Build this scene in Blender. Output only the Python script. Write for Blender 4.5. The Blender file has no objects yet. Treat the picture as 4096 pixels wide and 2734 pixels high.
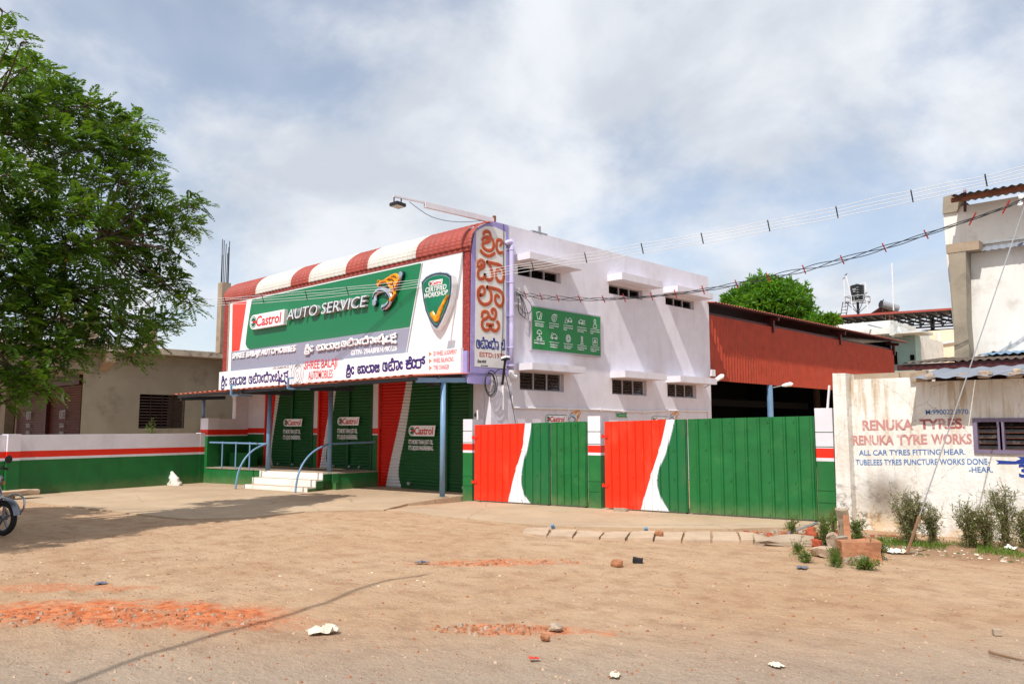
import bpy, math, random
import numpy as np
from mathutils import Vector, Matrix, noise
R = math.radians
sc = bpy.context.scene
COL = sc.collection
random.seed(7)
rng = np.random.default_rng(7)

# ------------------------------------------------------------------ camera
cam = bpy.data.cameras.new('camera'); cam_o = bpy.data.objects.new('camera', cam); COL.objects.link(cam_o)
cam.sensor_width = 36; cam.lens = 36*3205/4096; cam.clip_end = 3000; cam.clip_start = .05
cam_o.location = (0, 0, 1.7)
cam_o.rotation_euler = (R(90)+math.atan(338/3205), 0, R(43.75))
sc.camera = cam_o
sc.render.resolution_x = 1024; sc.render.resolution_y = 683

# ------------------------------------------------------------------ sky and sun
SUNV = Vector((.20, -.714, 1)).normalized()
w = bpy.data.worlds.new('World'); sc.world = w; w.use_nodes = True
nt = w.node_tree; nt.nodes.clear()
def wn(t, **k):
    n = nt.nodes.new(t)
    for a, b in k.items(): setattr(n, a, b)
    return n
def wmath(op, a, b=None, c=None):
    n = wn('ShaderNodeMath', operation=op)
    for i, v in enumerate((a, b, c)):
        if v is None: continue
        if isinstance(v, (int, float)): n.inputs[i].default_value = v
        else: nt.links.new(v, n.inputs[i])
    return n.outputs[0]
sky = wn('ShaderNodeTexSky', sky_type='NISHITA', sun_disc=False)
sky.sun_elevation = math.asin(SUNV.z); sky.sun_rotation = math.atan2(SUNV.x, SUNV.y)
sky.air_density = 1.0; sky.dust_density = 1.0; sky.ozone_density = 1.5
bg1 = wn('ShaderNodeBackground'); bg1.inputs[1].default_value = .15
nt.links.new(sky.outputs[0], bg1.inputs[0])
tc = wn('ShaderNodeTexCoord'); sep = wn('ShaderNodeSeparateXYZ'); nt.links.new(tc.outputs['Generated'], sep.inputs[0])
zc = wmath('ADD', wmath('MAXIMUM', sep.outputs[2], 0.0), .55)
cmb = wn('ShaderNodeCombineXYZ')
nt.links.new(wmath('DIVIDE', sep.outputs[0], zc), cmb.inputs[0]); nt.links.new(wmath('DIVIDE', sep.outputs[1], zc), cmb.inputs[1])
cmb.inputs[2].default_value = 0.37
def wnoise(scale, det, rough, dist, off):
    mp = wn('ShaderNodeMapping'); mp.inputs['Location'].default_value = off; nt.links.new(cmb.outputs[0], mp.inputs[0])
    n = wn('ShaderNodeTexNoise'); n.inputs['Scale'].default_value = scale; n.inputs['Detail'].default_value = det
    n.inputs['Roughness'].default_value = rough; n.inputs['Distortion'].default_value = dist
    nt.links.new(mp.outputs[0], n.inputs['Vector']); return n.outputs[0]
def wramp(x, a, b, va=0., vb=1.):
    m = wn('ShaderNodeMapRange', interpolation_type='SMOOTHSTEP')
    nt.links.new(x, m.inputs[0])
    for i, v in enumerate((a, b, va, vb)): m.inputs[i+1].default_value = v
    return m.outputs[0]
cover = wramp(wnoise(2.6, 8, .55, .2, (3.1, 1.7, 0)), .38, .56, .42, 1.0)
bright = wramp(wnoise(3.6, 8, .55, .25, (8.3, 4.2, 0)), .34, .64)
ccol = wn('ShaderNodeMix', data_type='RGBA'); nt.links.new(bright, ccol.inputs[0])
ccol.inputs[6].default_value = (.61, .66, .74, 1); ccol.inputs[7].default_value = (.86, .89, .94, 1)
bg2 = wn('ShaderNodeBackground'); nt.links.new(ccol.outputs[2], bg2.inputs[0]); bg2.inputs[1].default_value = 1.0
mx = wn('ShaderNodeMixShader'); nt.links.new(cover, mx.inputs[0]); nt.links.new(bg1.outputs[0], mx.inputs[1]); nt.links.new(bg2.outputs[0], mx.inputs[2])
wo = wn('ShaderNodeOutputWorld'); nt.links.new(mx.outputs[0], wo.inputs[0])
sun = bpy.data.lights.new('sun', 'SUN'); sun.energy = 4.5; sun.angle = R(.5); sun.color = (1, .955, .88)
sun_o = bpy.data.objects.new('sun', sun); COL.objects.link(sun_o); sun_o.rotation_euler = SUNV.to_track_quat('Z', 'Y').to_euler(); sun_o.location = (0, 0, 30)
sc.view_settings.view_transform = 'Standard'; sc.view_settings.look = 'None'; sc.view_settings.gamma = 1; sc.view_settings.exposure = .06
sc.view_settings.use_curve_mapping = False

# ------------------------------------------------------------------ materials
def lin(c):
    return tuple((x/255/12.92 if x/255 <= .04045 else ((x/255+.055)/1.055)**2.4) for x in c)+(1,)
class NB:
    """small node-tree builder"""
    def __init__(s, m): s.nt = m.node_tree; s.b = s.nt.nodes['Principled BSDF']; s._tc = None
    def n(s, t, **k):
        n = s.nt.nodes.new(t)
        for a, b in k.items(): setattr(n, a, b)
        return n
    def put(s, sock, v):
        if isinstance(v, bpy.types.NodeSocket): s.nt.links.new(v, sock)
        else: sock.default_value = v
    def co(s, kind='Position'):
        if kind == 'Position':
            return s.n('ShaderNodeNewGeometry').outputs['Position']
        if s._tc is None: s._tc = s.n('ShaderNodeTexCoord')
        return s._tc.outputs[kind]
    def noise(s, scale, det=4, rough=.55, vec=None, stretch=None, dist=0, col=False):
        v = vec if vec is not None else s.co()
        if stretch:
            m = s.n('ShaderNodeMapping'); s.put(m.inputs[0], v); m.inputs['Scale'].default_value = stretch; v = m.outputs[0]
        n = s.n('ShaderNodeTexNoise'); s.put(n.inputs['Vector'], v)
        n.inputs['Scale'].default_value = scale; n.inputs['Detail'].default_value = det; n.inputs['Roughness'].default_value = rough
        n.inputs['Distortion'].default_value = dist
        return n.outputs[1 if col else 0]
    def ramp(s, x, a, b, va=0., vb=1., smooth=True):
        m = s.n('ShaderNodeMapRange', interpolation_type='SMOOTHSTEP' if smooth else 'LINEAR'); s.put(m.inputs[0], x)
        for i, v in enumerate((a, b, va, vb)): s.put(m.inputs[i+1], v)
        return m.outputs[0]
    def mix(s, f, a, b, mode='MIX'):
        m = s.n('ShaderNodeMix', data_type='RGBA', blend_type=mode); s.put(m.inputs[0], f); s.put(m.inputs[6], a); s.put(m.inputs[7], b)
        return m.outputs[2]
    def math(s, op, a, b=None, c=None):
        m = s.n('ShaderNodeMath', operation=op)
        for i, v in enumerate((a, b, c)):
            if v is not None: s.put(m.inputs[i], v)
        return m.outputs[0]
    def bump(s, h, strength=.3, dist=.01):
        b = s.n('ShaderNodeBump'); s.put(b.inputs['Height'], h); b.inputs['Strength'].default_value = strength; b.inputs['Distance'].default_value = dist
        s.nt.links.new(b.outputs[0], s.b.inputs['Normal'])
    def color(s, c): s.put(s.b.inputs['Base Color'], c)
def newmat(name, rough=.6, metal=0, spec=.4):
    m = bpy.data.materials.new(name); m.use_nodes = True; b = m.node_tree.nodes['Principled BSDF']
    b.inputs['Roughness'].default_value = rough; b.inputs['Metallic'].default_value = metal; b.inputs['Specular IOR Level'].default_value = spec
    return m, NB(m)
M = {}
def paint(name, rgb, rough=.55, var=.12, scale=2.5, bump=.15, bscale=60, metal=0, dirt=None, dirt_amt=.35, dirt_scale=1.2, spec=.4, stretch=None, dust=0, streak=0):
    """painted / plastered surface: slight tone drift, fine relief, optional dirt blotches"""
    m, nb = newmat(name, rough, metal, spec)
    c = lin(rgb); n1 = nb.noise(scale, 5, .6, stretch=stretch)
    lo = tuple(x*(1-var) for x in c[:3])+(1,); hi = tuple(min(1, x*(1+var*.6)) for x in c[:3])+(1,)
    col = nb.mix(nb.ramp(n1, .3, .7), lo, hi)
    if dirt:
        d = nb.ramp(nb.noise(dirt_scale, 7, .62, stretch=stretch), .52, .72, 0, dirt_amt); col = nb.mix(d, col, lin(dirt))
    if streak:
        st_n = nb.ramp(nb.noise(2.6, 7, .62, stretch=(1, 1, .22), dist=.5), .48, .8, 0, streak); col = nb.mix(st_n, col, nb.mix(.6, col, lin((96, 88, 80))))
    if dust:
        sz = nb.n('ShaderNodeSeparateXYZ'); nb.put(sz.inputs[0], nb.co())
        f = nb.math('MULTIPLY', nb.ramp(nb.math('ADD', sz.outputs[2], nb.math('MULTIPLY', nb.noise(3, 5, .65), -.5)), -.3, .1, dust, 0.), nb.ramp(nb.noise(9, 5, .7), .25, .6, .5, 1.)); col = nb.mix(f, col, lin((176, 142, 112)))
    nb.color(col)
    if bump: nb.bump(nb.noise(bscale, 3, .6), bump, .006)
    M[name] = m; return m
paint('white_board', (236, 237, 240), .35, .03, bump=0, spec=.5)
paint('white_paint', (232, 231, 233), .6, .05, dirt=(200, 190, 175), dirt_amt=.25, bump=.2)
paint('step_white', (236, 234, 230), .65, .08, dust=.2, dirt=(170, 140, 115), dirt_amt=.35, dirt_scale=4, bump=.25)
paint('lilac', (220, 216, 225), .75, .05, dirt=(196, 190, 204), dirt_amt=.3, bump=.35, bscale=14, streak=.28)
paint('green', (22, 104, 48), .6, .13, dust=.22, streak=.2, dirt=(60, 120, 60), dirt_amt=.25, dirt_scale=2.2, bump=.15)
paint('red', (220, 40, 14), .5, .06, bump=.1)
paint('green_dark', (12, 74, 32), .55, .12, bump=.1)
paint('sign_red', (236, 44, 30), .35, .03, bump=0)
paint('sign_red_text', (206, 24, 28), .4, .03, bump=0)
paint('navy_text', (48, 34, 108), .4, .04, bump=0)
paint('orange_print', (236, 118, 70), .4, .03, bump=0)
paint('grey_print', (150, 152, 158), .45, .03, bump=0)
paint('board_green', (10, 122, 54), .35, .05, bump=0)
paint('logo_green', (6, 92, 58), .3, .05, bump=0)
paint('shield_green', (0, 120, 84), .25, .25, scale=.9, bump=0)
paint('shield_dark', (22, 44, 50), .2, .3, scale=2, bump=0, spec=.8)
paint('chrome', (196, 205, 214), .22, .3, scale=5, bump=0, metal=.75)
paint('chrome_dark', (38, 58, 72), .2, .3, scale=5, bump=0, metal=.6)
paint('letter_face', (206, 214, 220), .35, .12, scale=8, bump=0)
paint('letter_side', (176, 176, 180), .4, .1, scale=8, bump=0)
paint('oil', (238, 148, 16), .25, .45, scale=9, bump=.1)
paint('oil_dark', (178, 76, 16), .3, .3, scale=9, bump=.1)
paint('letter_orange', (182, 80, 42), .65, .12, dirt=(190, 120, 90), dirt_amt=.4, dirt_scale=5, bump=.1)
paint('ochre_line', (204, 172, 112), .65, .1, bump=0)
paint('cream_panel', (222, 220, 220), .7, .05, dirt=(170, 168, 168), dirt_amt=.3, dirt_scale=2.5, bump=.25)
paint('violet', (156, 146, 202), .65, .1, dirt=(196, 186, 214), dirt_amt=.5, dirt_scale=3, bump=.2)
paint('pipe_violet', (196, 190, 226), .4, .06, bump=0)
paint('blue_letter', (26, 48, 128), .6, .15, dirt=(80, 96, 150), dirt_amt=.3, dirt_scale=6, bump=0)
paint('black_paint', (26, 26, 28), .5, .2, bump=0)
paint('steel_blue', (112, 148, 182), .4, .08, dirt=(150, 150, 150), dirt_amt=.2, dirt_scale=5, bump=.05)
paint('steel_shaded', (50, 62, 74), .5, .1, bump=.05)  # awning steel, shade under the sheets put into its colour
paint('galv', (170, 172, 174), .4, .15, metal=.5, bump=.05)
paint('alu_wire', (214, 216, 220), .5, .05, metal=0, bump=0)
paint('black_plastic', (28, 30, 32), .45, .2, bump=0)
paint('cable_black', (34, 36, 40), .5, .2, bump=0)
paint('tie_red', (150, 20, 22), .5, .1, bump=0)
paint('pvc', (226, 222, 224), .35, .05, dirt=(180, 170, 165), dirt_amt=.3, bump=0)
paint('concrete', (150, 140, 124), .85, .15, dirt=(92, 84, 76), dirt_amt=.5, dirt_scale=1.6, bump=.4, bscale=30)
paint('concrete_pale', (160, 142, 122), .85, .14, dirt=(120, 105, 92), dirt_amt=.6, dirt_scale=3, bump=.5, bscale=30)
paint('cement_wall', (152, 147, 130), .85, .12, scale=.9, dirt=(106, 100, 84), dirt_amt=.6, dirt_scale=1.1, bump=.3, bscale=20)
paint('roof_edge', (176, 164, 148), .85, .2, dirt=(70, 60, 52), dirt_amt=.9, dirt_scale=4, bump=.5, bscale=20)
paint('slab', (186, 162, 138), .85, .12, dirt=(150, 120, 96), dirt_amt=.6, dirt_scale=3, bump=.5, bscale=28)
paint('maroon', (96, 30, 26), .5, .12, bump=.05)
paint('maroon_shutter', (84, 36, 32), .5, .12, streak=.3, bump=.05)
paint('frame_maroon', (74, 26, 28), .5, .15, bump=.05)
paint('roof_red', (158, 70, 60), .6, .14, streak=.4, dirt=(104, 66, 58), dirt_amt=.5, dirt_scale=5, bump=.08)
paint('roof_white', (204, 202, 195), .6, .07, streak=.35, dirt=(196, 186, 160), dirt_amt=.5, dirt_scale=4, bump=.08)
paint('awning_sheet', (188, 104, 84), .5, .14, dirt=(120, 80, 66), dirt_amt=.4, dirt_scale=4, bump=.08)
paint('shed_red', (172, 68, 46), .5, .12, streak=.3, dirt=(120, 44, 34), dirt_amt=.3, dirt_scale=2, bump=.05, spec=.3)
paint('dark_interior', (9, 9, 11), .9, .3, bump=0)  # near-black colour stands in for the shade indoors
paint('glass_brown', (34, 27, 25), .16, .5, scale=9, bump=0, dirt=(124, 108, 102), dirt_amt=.55, dirt_scale=7, spec=.5)
paint('glass_dark', (18, 15, 14), .12, .5, scale=3, bump=0, dirt=(60, 55, 50), dirt_amt=.25, dirt_scale=6, spec=.5)
paint('frame_alu', (176, 170, 180), .45, .06, bump=0)
paint('frame_lilac', (118, 106, 130), .6, .14, dirt=(96, 84, 104), dirt_amt=.4, dirt_scale=8, bump=.2)
paint('bar_grey', (104, 84, 80), .6, .2, bump=0)
paint('iron', (44, 34, 34), .6, .2, bump=0)
paint('rust', (124, 72, 48), .8, .3, scale=6, dirt=(70, 46, 36), dirt_amt=.7, dirt_scale=5, bump=.3)
paint('rust_sheet', (98, 84, 74), .7, .25, scale=4, dirt=(70, 52, 42), dirt_amt=.6, dirt_scale=3, bump=.15, metal=.2)
paint('asbestos', (128, 134, 146), .8, .12, dirt=(120, 112, 96), dirt_amt=.4, dirt_scale=3, bump=.2)
paint('blue_sheet', (96, 132, 164), .5, .1, bump=.05)
paint('white_lime', (226, 223, 218), .8, .06, scale=1.5, dirt=(176, 168, 156), dirt_amt=.6, dirt_scale=1.8, bump=.45, bscale=12, streak=.5)
paint('house_white', (226, 226, 220), .8, .06, dirt=(150, 150, 140), dirt_amt=.5, dirt_scale=2.2, bump=.2, bscale=10)
paint('house_grey', (206, 210, 206), .8, .1, dirt=(120, 124, 118), dirt_amt=.8, dirt_scale=2.5, bump=.2, stretch=(3, 3, .5))
paint('house_teal', (148, 178, 174), .75, .08, dirt=(118, 138, 134), dirt_amt=.4, bump=.2)
paint('cream_house', (232, 214, 188), .8, .06, dirt=(214, 182, 160), dirt_amt=.5, dirt_scale=1.2, bump=.2)
paint('tank_black', (16, 18, 22), .3, .2, bump=0, spec=.6)
paint('truss', (50, 52, 56), .6, .2, bump=0)
paint('rock_orange', (170, 118, 86), .85, .25, scale=5, dirt=(150, 90, 58), dirt_amt=.6, dirt_scale=8, bump=.8, bscale=18)
paint('rock_grey', (168, 150, 132), .85, .25, scale=8, dirt=(110, 90, 76), dirt_amt=.6, dirt_scale=10, bump=.8, bscale=30)
paint('rock_brown', (160, 108, 76), .85, .3, scale=12, dirt=(110, 70, 50), dirt_amt=.6, dirt_scale=14, bump=.8, bscale=40)
paint('brick', (164, 78, 52), .85, .25, scale=9, dirt=(120, 60, 44), dirt_amt=.5, dirt_scale=12, bump=.6, bscale=40)
paint('charcoal', (24, 23, 24), .8, .4, scale=20, bump=.8, bscale=60)
paint('wood', (132, 100, 74), .8, .3, scale=4, bump=.4, bscale=30, stretch=(1, 1, 1))
paint('bark', (92, 76, 60), .9, .3, scale=8, bump=.8, bscale=24)
paint('twig', (112, 98, 70), .9, .3, scale=8, bump=.2)
paint('paper', (214, 204, 184), .7, .12, scale=12, bump=.2)
paint('sack', (222, 214, 206), .7, .12, scale=14, dirt=(206, 140, 110), dirt_amt=.5, dirt_scale=10, bump=.6, bscale=60)
paint('sack_print', (60, 128, 138), .7, .1, bump=0)
paint('litter_white', (226, 224, 220), .6, .1, bump=0)
paint('litter_red', (200, 52, 40), .5, .1, bump=0)
paint('litter_blue', (104, 108, 122), .6, .2, bump=0)
paint('rubber', (24, 24, 25), .75, .2, bump=.3, bscale=80)
paint('bike_silver', (120, 124, 134), .25, .12, metal=.6, bump=0)
paint('bike_tank', (44, 58, 92), .2, .2, metal=.3, bump=0, spec=.7)
paint('steel', (180, 182, 186), .2, .1, metal=.9, bump=0)
paint('mirror', (210, 214, 220), .05, .02, metal=1, bump=0)
paint('faint_red', (188, 134, 130), .8, .08, bump=0, dirt=(226, 220, 214), dirt_amt=.95, dirt_scale=7)
paint('fade_red', (164, 92, 92), .8, .08, bump=0, dirt=(215, 200, 194), dirt_amt=.8, dirt_scale=7)
paint('sign_blue', (66, 114, 172), .8, .1, bump=0, dirt=(150, 172, 200), dirt_amt=.6, dirt_scale=9)
paint('deep_blue', (28, 56, 140), .7, .1, bump=0)
paint('bird', (70, 68, 72), .8, .2, bump=0)
def leafmat(name, a, b, trans=.35):
    m, nb = newmat(name, .5, 0, .35)
    info = nb.n('ShaderNodeAttribute', attribute_name='tone'); 
    c = nb.mix(info.outputs['Fac'], lin(a), lin(b)); nb.color(c)
    tr = nb.n('ShaderNodeBsdfTranslucent'); nb.put(tr.inputs[0], nb.mix(.5, c, lin((150, 190, 40))))
    mxs = nb.n('ShaderNodeMixShader'); mxs.inputs[0].default_value = trans
    out = nb.nt.nodes['Material Output']; nb.nt.links.new(nb.b.outputs[0], mxs.inputs[1]); nb.nt.links.new(tr.outputs[0], mxs.inputs[2]); nb.nt.links.new(mxs.outputs[0], out.inputs[0])
    M[name] = m
leafmat('leaf', (32, 66, 18), (108, 150, 42), .26)
leafmat('leaf_mango', (30, 84, 14), (104, 160, 30))
leafmat('leaf_weed', (74, 84, 44), (134, 138, 82))
leafmat('leaf_flower', (196, 188, 160), (232, 226, 206), .2)
leafmat('leaf_yellow', (170, 130, 20), (214, 170, 40))
leafmat('grass', (52, 94, 28), (120, 140, 54))

# plaster of the red textured piers
m, nb = newmat('rough_red', .85); n = nb.noise(26, 4, .7)
nb.color(nb.mix(nb.ramp(n, .35, .65), lin((120, 34, 34)), lin((176, 72, 68)))); nb.bump(n, 1, .03); M['rough_red'] = m
# billboard print: green with a lower fade, grey band with a fade (printed gradient)
def print_fade(name, ctop, cbot, z0, z1, rough=.35):
    m, nb = newmat(name, rough); s = nb.n('ShaderNodeSeparateXYZ'); nb.put(s.inputs[0], nb.co())
    nb.color(nb.mix(nb.ramp(s.outputs[2], z0, z1), lin(cbot), lin(ctop))); M[name] = m
print_fade('print_green', (16, 116, 72), (84, 108, 106), 3.62, 4.5)
print_fade('print_grey', (146, 148, 168), (104, 106, 122), 2.95, 3.75)
print_fade('print_red', (255, 66, 48), (150, 40, 40), 3.6, 4.2)

def fcurve(nb, x, pts):
    n = nb.n('ShaderNodeFloatCurve'); nb.put(n.inputs['Value'], x); cu = n.mapping.curves[0]
    n.mapping.use_clip = False
    while len(cu.points) < len(pts): cu.points.new(.5, .5)
    for p, (a, b) in zip(cu.points, pts): p.location = (a, b)
    n.mapping.update(); return n.outputs[0]
def swoosh(name, left, right, H, W, cols, rough=.4, bump_scale=None, dirty=True, edge=0.):
    """red | white | green paint, the two paint lines given as (z, u) in metres on the sheet's own UVs"""
    m, nb = newmat(name, rough); uv = nb.n('ShaderNodeUVMap', uv_map='uv'); s = nb.n('ShaderNodeSeparateXYZ'); nb.put(s.inputs[0], uv.outputs[0])
    u, z = s.outputs[0], nb.math('DIVIDE', s.outputs[1], H)
    L = nb.math('MULTIPLY', fcurve(nb, z, [(a/H, b/W) for a, b in left]), W)
    Rr = nb.math('MULTIPLY', fcurve(nb, z, [(a/H, b/W) for a, b in right]), W)
    red, white, green = [lin(c) for c in cols]
    c = nb.mix(nb.math('GREATER_THAN', u, L), red, white)
    if edge:
        c = nb.mix(nb.math('GREATER_THAN', u, nb.math('SUBTRACT', Rr, edge)), c, lin((150, 158, 168)))
    c = nb.mix(nb.math('GREATER_THAN', u, Rr), c, green)
    if dirty:
        n = nb.noise(3, 6, .62, stretch=(1, 1, .35)); c = nb.mix(nb.ramp(n, .5, .75, 0, .22), c, lin((120, 120, 90)))
        lowz = nb.ramp(s.outputs[1], .0, .3, .12, 0.); c = nb.mix(nb.math('MULTIPLY', lowz, nb.noise(6, 4)), c, lin((170, 130, 100)))
    nb.color(c); nb.bump(nb.noise(9, 3, .5), .25, .01); M[name] = m
swoosh('gate_paint_a', [(0, .93), (.45, 1.03), (.85, 1.17), (1.3, 1.31), (1.72, 1.36)], [(0, 1.5), (.28, 1.30), (.6, 1.27), (1.2, 1.43), (1.72, 1.54)], 1.8, 2.1, ((240, 46, 14), (228, 230, 234), (24, 102, 56)), edge=.02)
swoosh('gate_paint_b', [(0, .78), (.45, .93), (.85, 1.07), (1.3, 1.23), (1.8, 1.36)], [(0, 1.4), (.28, 1.22), (.6, 1.15), (1.2, 1.37), (1.8, 1.55)], 1.8, 2.1, ((240, 46, 14), (228, 230, 234), (24, 102, 56)), edge=.02)
paint('gate_green', (24, 104, 50), .42, .14, dust=.2, streak=.2, scale=3, dirt=(66, 128, 70), dirt_amt=.35, dirt_scale=2.5, bump=.5, bscale=7)

# weathered lime-wash of the tyre shop wall: stains with a shape of their own
m, nb = newmat('tyre_wall', .85); sp = nb.n('ShaderNodeSeparateXYZ'); nb.put(sp.inputs[0], nb.co()); X_, Z_ = sp.outputs[0], sp.outputs[2]
c = nb.mix(nb.ramp(nb.noise(1.6, 6, .6), .35, .7), lin((232, 230, 226)), lin((214, 208, 198)))
streak = nb.math('MULTIPLY', nb.ramp(nb.noise(5, 6, .65, stretch=(1.6, 1, .16)), .46, .68, 0, .8), nb.ramp(Z_, .8, 2.3, .2, 1.))
c = nb.mix(streak, c, lin((176, 148, 108)))
left = nb.ramp(X_, -4.35, -4.0, 1., .25)
spots = nb.math('MULTIPLY', nb.ramp(nb.noise(6, 9, .78), .49, .62), nb.math('MULTIPLY', nb.ramp(Z_, .1, 1.3, 1., 0.), left))
c = nb.mix(nb.math('MULTIPLY', spots, .85), c, lin((78, 72, 60)))
c = nb.mix(nb.math('MULTIPLY', nb.ramp(nb.noise(2.3, 4, .5), .45, .6), nb.ramp(Z_, .0, .55, .55, 0.)), c, lin((212, 170, 104)))
crack = nb.n('ShaderNodeTexVoronoi', feature='DISTANCE_TO_EDGE'); nb.put(crack.inputs['Vector'], nb.mix(.25, nb.co(), nb.noise(2, 4, col=True))); crack.inputs['Scale'].default_value = 1.6
c = nb.mix(nb.ramp(crack.outputs['Distance'], .0, .008, .5, 0.), c, lin((140, 128, 112)))
dd = nb.n('ShaderNodeVectorMath', operation='DISTANCE'); nb.put(dd.inputs[0], nb.mix(.12, nb.co(), nb.noise(6, 6, .7, col=True))); dd.inputs[1].default_value = (-4.2, 12.35, .55)
c = nb.mix(nb.ramp(dd.outputs['Value'], .05, .5, .8, 0.), c, lin((112, 96, 78)))
nb.color(c); nb.bump(nb.noise(14, 6, .65), .6, .02); M['tyre_wall'] = m
# side wall with fine trowel texture
# ground soil
m, nb = newmat('soil', .95, 0, .2); P = nb.co()
big = nb.noise(.45, 5, .55); mid = nb.noise(3.2, 7, .6); fine = nb.noise(42, 5, .7)
c = nb.mix(nb.ramp(big, .35, .65), lin((194, 164, 134)), lin((184, 149, 118)))
c = nb.mix(nb.ramp(mid, .42, .72, 0, .6), c, lin((146, 106, 78)))
c = nb.mix(nb.ramp(nb.noise(.9, 6, .65, dist=1.2), .5, .68, 0, .45), c, lin((196, 164, 134)))
c = nb.mix(nb.ramp(nb.noise(1.7, 8, .7, dist=.6, stretch=(1, 1, 1)), .58, .74, 0, .35), c, lin((144, 106, 80)))
mpr = nb.n('ShaderNodeMapping'); nb.put(mpr.inputs[0], nb.co()); mpr.inputs['Rotation'].default_value = (0, 0, R(-14)); mpr.inputs['Scale'].default_value = (.22, 2.0, 1)
ruts = nb.noise(1.1, 6, .6, vec=mpr.outputs[0], dist=.4)
c = nb.mix(nb.ramp(ruts, .5, .7, 0, .22), c, lin((150, 112, 86))); c = nb.mix(nb.ramp(ruts, .48, .32, 0, .22), c, lin((206, 176, 150)))
c = nb.mix(nb.ramp(fine, .38, .68, 0, .22), c, lin((206, 176, 142)))
c = nb.mix(nb.ramp(nb.noise(95, 2, .6), .60, .72, 0, .8), c, lin((110, 84, 66)))
c = nb.mix(nb.ramp(nb.noise(70, 2, .6), .64, .74, 0, .8), c, lin((214, 196, 170)))
warp = nb.noise(5, 6, .65, col=True)
Pw = nb.n('ShaderNodeVectorMath', operation='ADD'); nb.put(Pw.inputs[0], P); sub = nb.n('ShaderNodeVectorMath', operation='SCALE'); nb.put(sub.inputs[0], warp); sub.inputs['Scale'].default_value = .8; nb.put(Pw.inputs[1], sub.outputs[0])
def blotch(cx, cy, rx, ry, ang):
    mp = nb.n('ShaderNodeMapping', vector_type='TEXTURE'); nb.put(mp.inputs[0], Pw.outputs[0]); mp.inputs['Location'].default_value = (cx+.4, cy+.4, .4)
    mp.inputs['Rotation'].default_value = (0, 0, R(ang)); mp.inputs['Scale'].default_value = (rx, ry, 4)
    l = nb.n('ShaderNodeVectorMath', operation='LENGTH'); nb.put(l.inputs[0], mp.outputs[0]); return l.outputs['Value']
for (cx, cy, rx, ry, ang, amt) in ((-7.9, 2.95, 1.9, .62, 42, 1.), (-7.05, 3.25, 1.3, .38, 44, .75), (-7.35, 7.35, 1.25, .3, 46, .7), (-4.85, 5.1, .62, .22, 44, .9), (-4.35, 5.5, .3, .1, 40, .7), (-9.5, 3.0, 1.2, .3, 42, .5)):
    f = nb.math('MULTIPLY', nb.ramp(blotch(cx, cy, rx, ry, ang), .55, 1.05, amt, 0.), nb.ramp(nb.noise(3.2, 8, .75), .36, .54, .2, 1.))
    c = nb.mix(f, c, nb.mix(nb.ramp(nb.noise(9, 5, .6), .35, .65), lin((188, 98, 58)), lin((222, 138, 92))))
# grey gravelly road shoulder in the near left corner

s2 = nb.n('ShaderNodeSeparateXYZ'); nb.put(s2.inputs[0], Pw.outputs[0])
rd = nb.math('ADD', nb.math('MULTIPLY', s2.outputs[0], -.69), nb.math('MULTIPLY', s2.outputs[1], .72))
c = nb.mix(nb.ramp(rd, 5.1, 7.6, .8, 0.), c, nb.mix(nb.ramp(nb.noise(60, 3, .7), .35, .65), lin((150, 136, 122)), lin((180, 166, 152))))
dk = nb.math('MULTIPLY', nb.ramp(blotch(-4.0, 12.4, 3.4, 1.2, 8), .6, 1.1, .5, 0.), 1.)
c = nb.mix(dk, c, lin((134, 96, 70)))
nb.color(c); hgt = nb.math('ADD', nb.math('MULTIPLY', nb.noise(16, 8, .75), 1.2), nb.math('MULTIPLY', nb.noise(2.6, 7, .65), 2.6)); hgt = nb.math('ADD', hgt, nb.math('MULTIPLY', ruts, 1.2)); nb.bump(hgt, .9, .035); M['soil'] = m
# dusty concrete apron
m, nb = newmat('apron', .9, 0, .25)
c = nb.mix(nb.ramp(nb.noise(.7, 5, .6), .3, .7), lin((182, 160, 134)), lin((166, 143, 118)))
c = nb.mix(nb.ramp(nb.noise(2.4, 7, .65), .5, .72, 0, .6), c, lin((194, 158, 124)))
c = nb.mix(nb.ramp(nb.noise(30, 4, .65), .5, .8, 0, .3), c, lin((214, 196, 170)))
cr = nb.n('ShaderNodeTexVoronoi', feature='DISTANCE_TO_EDGE'); nb.put(cr.inputs['Vector'], nb.mix(.2, nb.co(), nb.noise(1.2, 5, col=True))); cr.inputs['Scale'].default_value = .42
c = nb.mix(nb.ramp(cr.outputs['Distance'], .0, .006, .45, 0.), c, lin((120, 96, 76)))
nb.color(c); nb.bump(nb.noise(12, 7, .65), .4, .015); M['apron'] = m

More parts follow.
